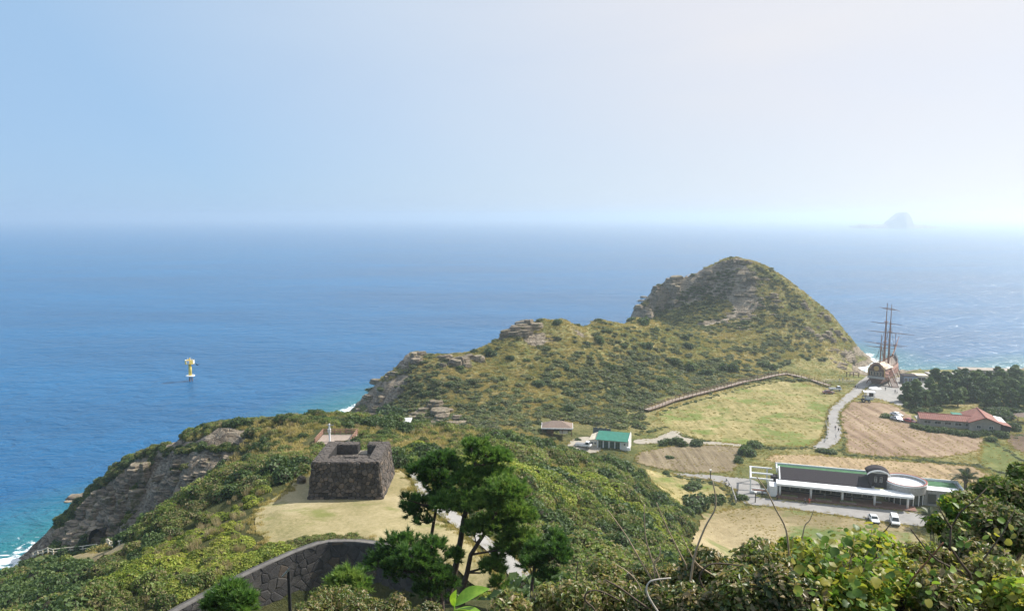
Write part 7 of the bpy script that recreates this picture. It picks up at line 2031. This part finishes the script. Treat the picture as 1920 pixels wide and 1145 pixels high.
# ------------------------------------------------------------------ foreground thicket under the viewpoint
def bush_at(px, py, D, r_px, mat, n, leaf, label, seed, hr=0.9, aspect=1.8, group=None):
    rng = np.random.default_rng(seed); c = np.array(at_y(px, py, D)); r = r_px * D / F_PX
    lb = lobes(rng, 8, 0.55, 0.34, 0.60)
    p, d = cloud(rng, lb, n, hr, 0.45, -0.8)
    root = empty('thicket_bush', c - np.array([0, 0, r * 0.4])); tag(root, label, 'bush', group)
    me = leaf_mesh('foliage', p, d * 0.8 + rng.normal(size=d.shape) * 0.8 + [0, 0, 0.5], leaf / r, rng, [mat], aspect=aspect, fold=0.22)
    link('foliage', me, root, loc=(0, 0, r * 0.15), scale=(r, r * 1.1, r))
    tw = MB(); b0 = np.array([0, 0, -r * 0.9 - 0.35])
    for k in range(22):
        e = p[rng.integers(n)] * [r, r * 1.1, r] + [0, 0, r * 0.15]; e = e * rng.uniform(0.9, 1.12); m = (b0 + e) / 2 + rng.normal(0, 0.10 * r, 3)
        tw.tube([b0 + rng.normal(0, 0.12 * r, 3), m, e], [0.007, 0.005, 0.0025], 4, False)
    tw.build('twig', M_DTWIG if rng.random() < 0.6 else M_TWIG, root)
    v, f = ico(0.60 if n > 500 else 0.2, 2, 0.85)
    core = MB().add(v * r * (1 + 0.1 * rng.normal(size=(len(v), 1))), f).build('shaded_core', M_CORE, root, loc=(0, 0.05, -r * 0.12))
    return root
BUSH = [  # px, py, distance, radius px, kind
    (1345,1075,6.4,75,'t'),(1420,1062,6.2,80,'t'),(1385,1128,5.6,85,'t'),(1480,1120,5.4,80,'t'),(1300,1135,5.8,60,'t'),(1310,1090,7.0,45,'t'),
    (1545,1075,6.4,80,'v'),(1620,1045,6.6,75,'v'),(1500,1045,6.8,55,'v'),(1660,1095,6.0,70,'v'),(1590,1120,5.6,80,'v'),
    (1725,1110,6.2,75,'t'),(1750,1052,7.0,58,'t'),(1800,1120,5.6,80,'t'),(1870,1080,6.0,85,'t'),(1900,1130,5.4,70,'v'),(1830,1040,6.8,62,'t'),
    (1880,985,7.2,75,'g'),(1825,955,7.6,55,'g'),(1905,925,7.8,55,'g'),(1800,1005,7.2,45,'g'),(1768,985,7.4,32,'b'),(1785,952,7.6,32,'b'),(1850,915,8.0,40,'g'),(1910,885,8.2,26,'g'),
    (1230,1130,6.0,65,'d'),(1160,1120,6.4,60,'d'),(1090,1128,6.2,60,'d'),(1020,1130,6.4,52,'d'),(960,1142,6.0,46,'d'),(1265,1085,7.2,45,'d'),(1130,1075,8.0,40,'d'),(1200,1085,7.4,36,'d'),
    (680,1135,9.5,45,'d'),(620,1130,9.8,50,'d'),(740,1142,9.0,40,'d'),(800,1146,8.6,36,'d'),(570,1148,9.4,36,'d')]
kinds = {'t': (M_THICK, 3600, 0.034, 'brown and green small-leaved thicket bush'), 'v': (M_VINE, 1700, 0.045, 'green bush smothered by broad-leaved vine'), 'g': (M_SHRUB, 3000, 0.036, 'leafy green bush with fine leaflets'), 'b': (M_VINE, 420, 0.045, 'bright lime-green sprig of young leaves'), 'd': (M_THICK, 2200, 0.028, 'dry straw-coloured and green low bush')}
where = ['at the left end of the right-hand thicket', 'second from the left in the right-hand thicket', 'low at the left of the right-hand thicket', 'low between thicket and vine', 'at the bottom beside the tall bare stems', 'just behind the bare stems',
    'in the middle of the vine mound', 'on top of the vine mound', 'at the left shoulder of the vine mound', 'at the right side of the vine mound', 'low in the vine mound',
    'below the pavilion minivan', 'below the low palm', 'at the bottom under the dark sapling', 'beside the dark sapling, lower right', 'in the bottom right corner', 'behind the dark sapling',
    'at the right edge, middle', 'beneath the pavilion palm', 'at the right edge, upper', 'around the sapling crown', 'on the sapling, lower', 'on the sapling, upper', 'in front of the crop field at right', 'topmost at the right edge',
    'at the bottom below the curved white stem', 'at the bottom left of the curved white stem', 'below the looping dark stem', 'between the loop and the bright leaf', 'right of the bright leaf', 'among the bare stems', 'behind the looping stem', 'under the crossing stems',
    'below the retaining wall, right', 'below the retaining wall, middle', 'left of the bright leaf', 'just left of the bright leaf', 'below the retaining wall, left']
for i, (px, py, D, r, k) in enumerate(BUSH):
    m, n, lf, tx = kinds[k]
    bush_at(px, py, D, r, m, n, lf, tx + ' ' + where[i], 500 + i, aspect=1.25 if k in 'vb' else 2.0)

# broad vine leaves over the mound: each a leaf of its own
def broad_leaf(seed):
    rng = np.random.default_rng(seed); n = 12; vs = [(0, 0, 0.0)]
    for k in range(n):
        a = 2 * math.pi * k / n; r = 0.5 * (1 + 0.12 * math.cos(a) - 0.28 * max(0, math.cos(a - math.pi)) ** 6 + rng.uniform(-0.03, 0.03))
        x_, y_ = r * math.cos(a) * 1.1, r * math.sin(a); vs.append((x_, y_, 0.16 * abs(y_) - 0.18 * x_ * x_ + rng.uniform(-0.02, 0.02)))
    me = MB().add(vs, [(0, 1 + k, 1 + (k + 1) % n) for k in range(n)]).mesh('leaf', [M_VINE], True)
    a = me.attributes.new('lv', 'FLOAT', 'POINT'); a.data.foreach_set('value', [rng.random()] * len(vs))
    return me
LEAVES = [broad_leaf(600 + i) for i in range(6)]
def leaf_lot(root, px_poly, D0, D1, n, size, rng, parts=True):
    O = np.array(root.location); out = []
    for (px, py) in pts_in(px_poly, n):
        f = (py - min(q[1] for q in px_poly)) / (max(q[1] for q in px_poly) - min(q[1] for q in px_poly))
        D = D1 + (D0 - D1) * f + rng.uniform(-0.35, 0.2)
        p = np.array(at_y(px, py, D)) - O; s = size * rng.uniform(0.6, 1.3)
        q = Vector((rng.normal(0.2, 0.65), rng.normal(-0.15, 0.65), 1.0)).to_track_quat('Z', 'X').to_euler(); rz = rng.uniform(0, 6.28)
        e = (Euler(q).to_matrix() @ Matrix.Rotation(rz, 3, 'Z')).to_euler()
        link('leaf', LEAVES[rng.integers(6)], root, loc=p, rot=e, scale=(s, s, s))
rv = np.random.default_rng(9)
vine = empty('broad_leaf_vine', at_y(1580, 1140, 5.8)); tag(vine, 'broad-leaved green vine mound in the lower right foreground', 'vine')
leaf_lot(vine, [(1475,1035),(1500,1005),(1560,990),(1640,978),(1668,1000),(1690,1060),(1680,1110),(1560,1100),(1490,1070)], 5.6, 6.2, 190, 0.064, rv)
leaf_lot(vine, [(1480,1075),(1690,1080),(1680,1145),(1500,1145)], 5.2, 5.5, 80, 0.055, rv)
tw = MB()
for k in range(16):
    a = np.array(at_y(rv.uniform(1480, 1690), 1145, 5.6)); b = np.array(at_y(rv.uniform(1480, 1690), rv.uniform(990, 1060), 6.2)); O = np.array(vine.location)
    tw.tube([a - O, (a + b) / 2 - O + rv.normal(0, 0.06, 3), b - O], [0.006, 0.004, 0.002], 4, False)
tw.build('stem', M_DTWIG, vine)
vine2 = empty('creeping_vine', at_y(1860, 1140, 5.6)); tag(vine2, 'scattered broad vine leaves over the bushes at the right edge', 'vine')
leaf_lot(vine2, [(1700,1020),(1800,985),(1915,960),(1915,1145),(1720,1145)], 5.0, 6.4, 70, 0.05, rv)

# bare stems and sapling branches
def stem(name, label, pts, D, r0, r1, mat, D2=None, parent=None):
    P = [np.array(at_y(x_, y_, D + ((D2 or D) - D) * i / (len(pts) - 1))) for i, (x_, y_) in enumerate(pts)]
    Q = []
    for i in range(len(P) - 1):                                     # Catmull-Rom smoothing
        p0, p1, p2, p3 = P[max(i - 1, 0)], P[i], P[i + 1], P[min(i + 2, len(P) - 1)]
        for t in (0, 0.25, 0.5, 0.75): Q.append(0.5 * (2 * p1 + (p2 - p0) * t + (2 * p0 - 5 * p1 + 4 * p2 - p3) * t * t + (3 * p1 - p0 - 3 * p2 + p3) * t ** 3))
    Q.append(P[-1]); O = Q[-1]
    n = len(Q)
    o = MB().tube([q - O for q in Q], [r0 + (r1 - r0) * i / (n - 1) for i in range(n)], 7).build(name, mat, parent, True, loc=O if parent is None else None)
    if parent is None: tag(o, label, 'stem')
    return o
ST = [([(1139,955),(1173,1002),(1199,1047),(1236,1112),(1250,1150)], 6.2, .004, .010, M_TWIG, 'leftmost long bare stem leaning left above the thicket'),
      ([(1208,945),(1210,1002),(1222,1047),(1244,1104),(1256,1150)], 6.2, .004, .009, M_TWIG, 'second bare stem from the left, nearly upright'),
      ([(1231,942),(1250,987),(1273,1033),(1290,1070),(1300,1140)], 6.3, .004, .009, M_TWIG, 'bare stem crossing beside the tallest pale one'),
      ([(1336,900),(1342,948),(1321,990),(1301,1047),(1291,1126),(1290,1160)], 6.0, .005, .012, M_TWIG, 'tallest pale bare stem with a kink near its tip'),
      ([(1278,1004),(1295,1038),(1312,1061),(1358,1095),(1380,1150)], 6.1, .004, .009, M_TWIG, 'short bare stem arching right into the thicket'),
      ([(1417,891),(1437,919),(1454,953),(1474,993),(1480,1050)], 6.4, .004, .010, M_TWIG, 'bare stem curving down in front of the pavilion'),
      ([(1258,1083),(1236,1085),(1218,1090),(1212,1106),(1222,1128),(1240,1155)], 5.6, .006, .008, paint('whitish_stem', (0.58, 0.52, 0.44), 0.8, 0.15, 15.0), 'thick whitish stem bent like a hook'),
      ([(1238,1023),(1237,1038),(1229,1053),(1227,1072),(1232,1110)], 6.2, .005, .007, M_TWIG, 'short forked stem above the whitish hook'),
      ([(1136,1087),(1162,1101),(1193,1124),(1222,1145),(1240,1165)], 5.8, .007, .010, M_DTWIG, 'dark stem slanting down to the right at the bottom'),
      ([(1156,1058),(1179,1073),(1199,1098),(1215,1150)], 6.0, .004, .006, M_TWIG, 'short pale stem left of the whitish hook'),
      ([(1162,1125),(1125,1107),(1102,1109),(1097,1124),(1114,1141),(1120,1165)], 5.7, .006, .008, M_DTWIG, 'dark stem looping at the bottom'),
      ([(1083,1054),(1082,1072),(1080,1104),(1084,1150)], 6.6, .005, .006, M_DTWIG, 'thin dark upright twig near the pine group'),
      ([(1400,1062),(1360,1056),(1330,1058),(1312,1078),(1318,1100),(1340,1150)], 5.8, .006, .008, M_DTWIG, 'dark stem arched over the thicket'),
      ([(1526,955),(1518,975),(1508,988),(1500,1040)], 6.5, .003, .007, M_TWIG, 'short pale twig pointing at the lane before the field'),
      ([(1672,978),(1660,994),(1650,1005),(1640,1060)], 6.3, .004, .007, M_DTWIG, 'reddish twig sticking out of the vine mound by the minivan'),
      ([(1769,1016),(1740,1050),(1708,1088),(1681,1133),(1672,1165)], 5.9, .005, .011, paint('red_brown_stem', (0.23, 0.10, 0.06), 0.8, 0.2, 12.0), 'red-brown stem slanting through the right thicket')]
for pts, D, a, b, m, lb in ST: stem('bare_stem', lb, pts, D, a, b, m)
sap = empty('sapling', at_y(1836, 1150, 5.8)); tag(sap, 'dark-stemmed sapling with forked branches in the right foreground', 'sapling')
def part_stem(pts, D, r0, r1):
    O = np.array(sap.location); P = [np.array(at_y(x_, y_, D)) - O for x_, y_ in pts]
    MB().tube(P, [r0 + (r1 - r0) * i / (len(P) - 1) for i in range(len(P))], 7).build('branch', M_DTWIG, sap, True)
part_stem([(1783,985),(1781,1024),(1800,1052),(1818,1074),(1824,1100),(1834,1124),(1840,1160)], 5.8, .008, .016)
part_stem([(1708,992),(1724,1013),(1740,1034),(1758,1050),(1790,1066),(1817,1078)], 5.8, .005, .010)
part_stem([(1783,990),(1768,965),(1758,945)], 5.8, .008, .003); part_stem([(1783,990),(1800,960),(1830,935),(1850,915)], 5.9, .008, .003); part_stem([(1820,1080),(1850,1040),(1880,1000),(1905,950)], 5.9, .009, .003)

# dry grass bent over the lower edge
n = 190
gx_, gd = rr_.uniform(560, 1320, n), rr_.uniform(5.2, 9.0, n)
pts = []
for a, d in zip(gx_, gd):
    x_ = (a - CX) / F_PX * d * 1.08; pts.append((x_, d, hz1(x_, d)))
s = rr_.uniform(0.13, 0.30, n)
scatter('foreground_dry_grass', [tuft_mesh('fine_dry_grass', 230 + i, 40, M_REED, 1.4, 0.5, 0.010, 0.55) for i in range(3)], np.array(pts), rr_.uniform(0, 6.28, n), np.stack([s, s, s], 1), rr_.integers(0, 3, n), 'pale dry grass along the lower edge of the slope')

# single bright leaf pair close to the lens
yl = NT('young_leaf'); 
yc = yl.ramp(yl.noise(40, 3, 0.6), [(0.35, (0.16, 0.33, 0.03)), (0.65, (0.30, 0.48, 0.06))]); yl.color(yc).set(Roughness=0.35)
tr = yl.node('ShaderNodeBsdfTranslucent'); mx = yl.node('ShaderNodeMixShader'); mx.inputs[0].default_value = 0.45; yl.l(yl.mix(1.0, yc, (1.3, 1.2, 0.6), 'MULTIPLY'), tr.inputs[0]); yl.l(yl.b.outputs[0], mx.inputs[1]); yl.l(tr.outputs[0], mx.inputs[2]); yl.l(mx.outputs[0], yl.out.inputs[0])
yp = empty('young_plant', at_y(852, 1146, 2.3)); tag(yp, 'bright lime-green young leaves close to the viewer at the bottom', 'plant')
def blade(L, W, rot, loc, bend, nm='leaf'):
    vs, fs = [], []; N = 10
    for i in range(N + 1):
        t = i / N; w = W * (math.sin(math.pi * min(1, t * 0.96 + 0.04)) ** 0.8) * (1 - 0.35 * t); z_ = bend * math.sin(t * 2.4) * L
        vs += [(t * L, -w / 2, z_ + w * 0.22), (t * L, 0, z_), (t * L, w / 2, z_ + w * 0.22)]
    for i in range(N):
        a = 3 * i; fs += [(a, a + 3, a + 4, a + 1), (a + 1, a + 4, a + 5, a + 2)]
    MB().add(vs, fs).build(nm, yl.m, yp, True, loc=loc, rot=rot)
blade(0.125, 0.062, (R(20), R(-16), R(12)), (0.002, 0, 0.022), 0.16); blade(0.105, 0.058, (R(-15), R(2), R(-20)), (0.0, -0.01, 0.008), 0.10); blade(0.06, 0.035, (R(40), R(-78), R(10)), (-0.002, 0, 0.018), 0.1)
MB().tube([(0, 0, 0.02), (0.005, 0.01, -0.12), (-0.01, 0.03, -0.4)], [0.0025, 0.003, 0.004], 6).build('stalk', yl.m, yp, True)
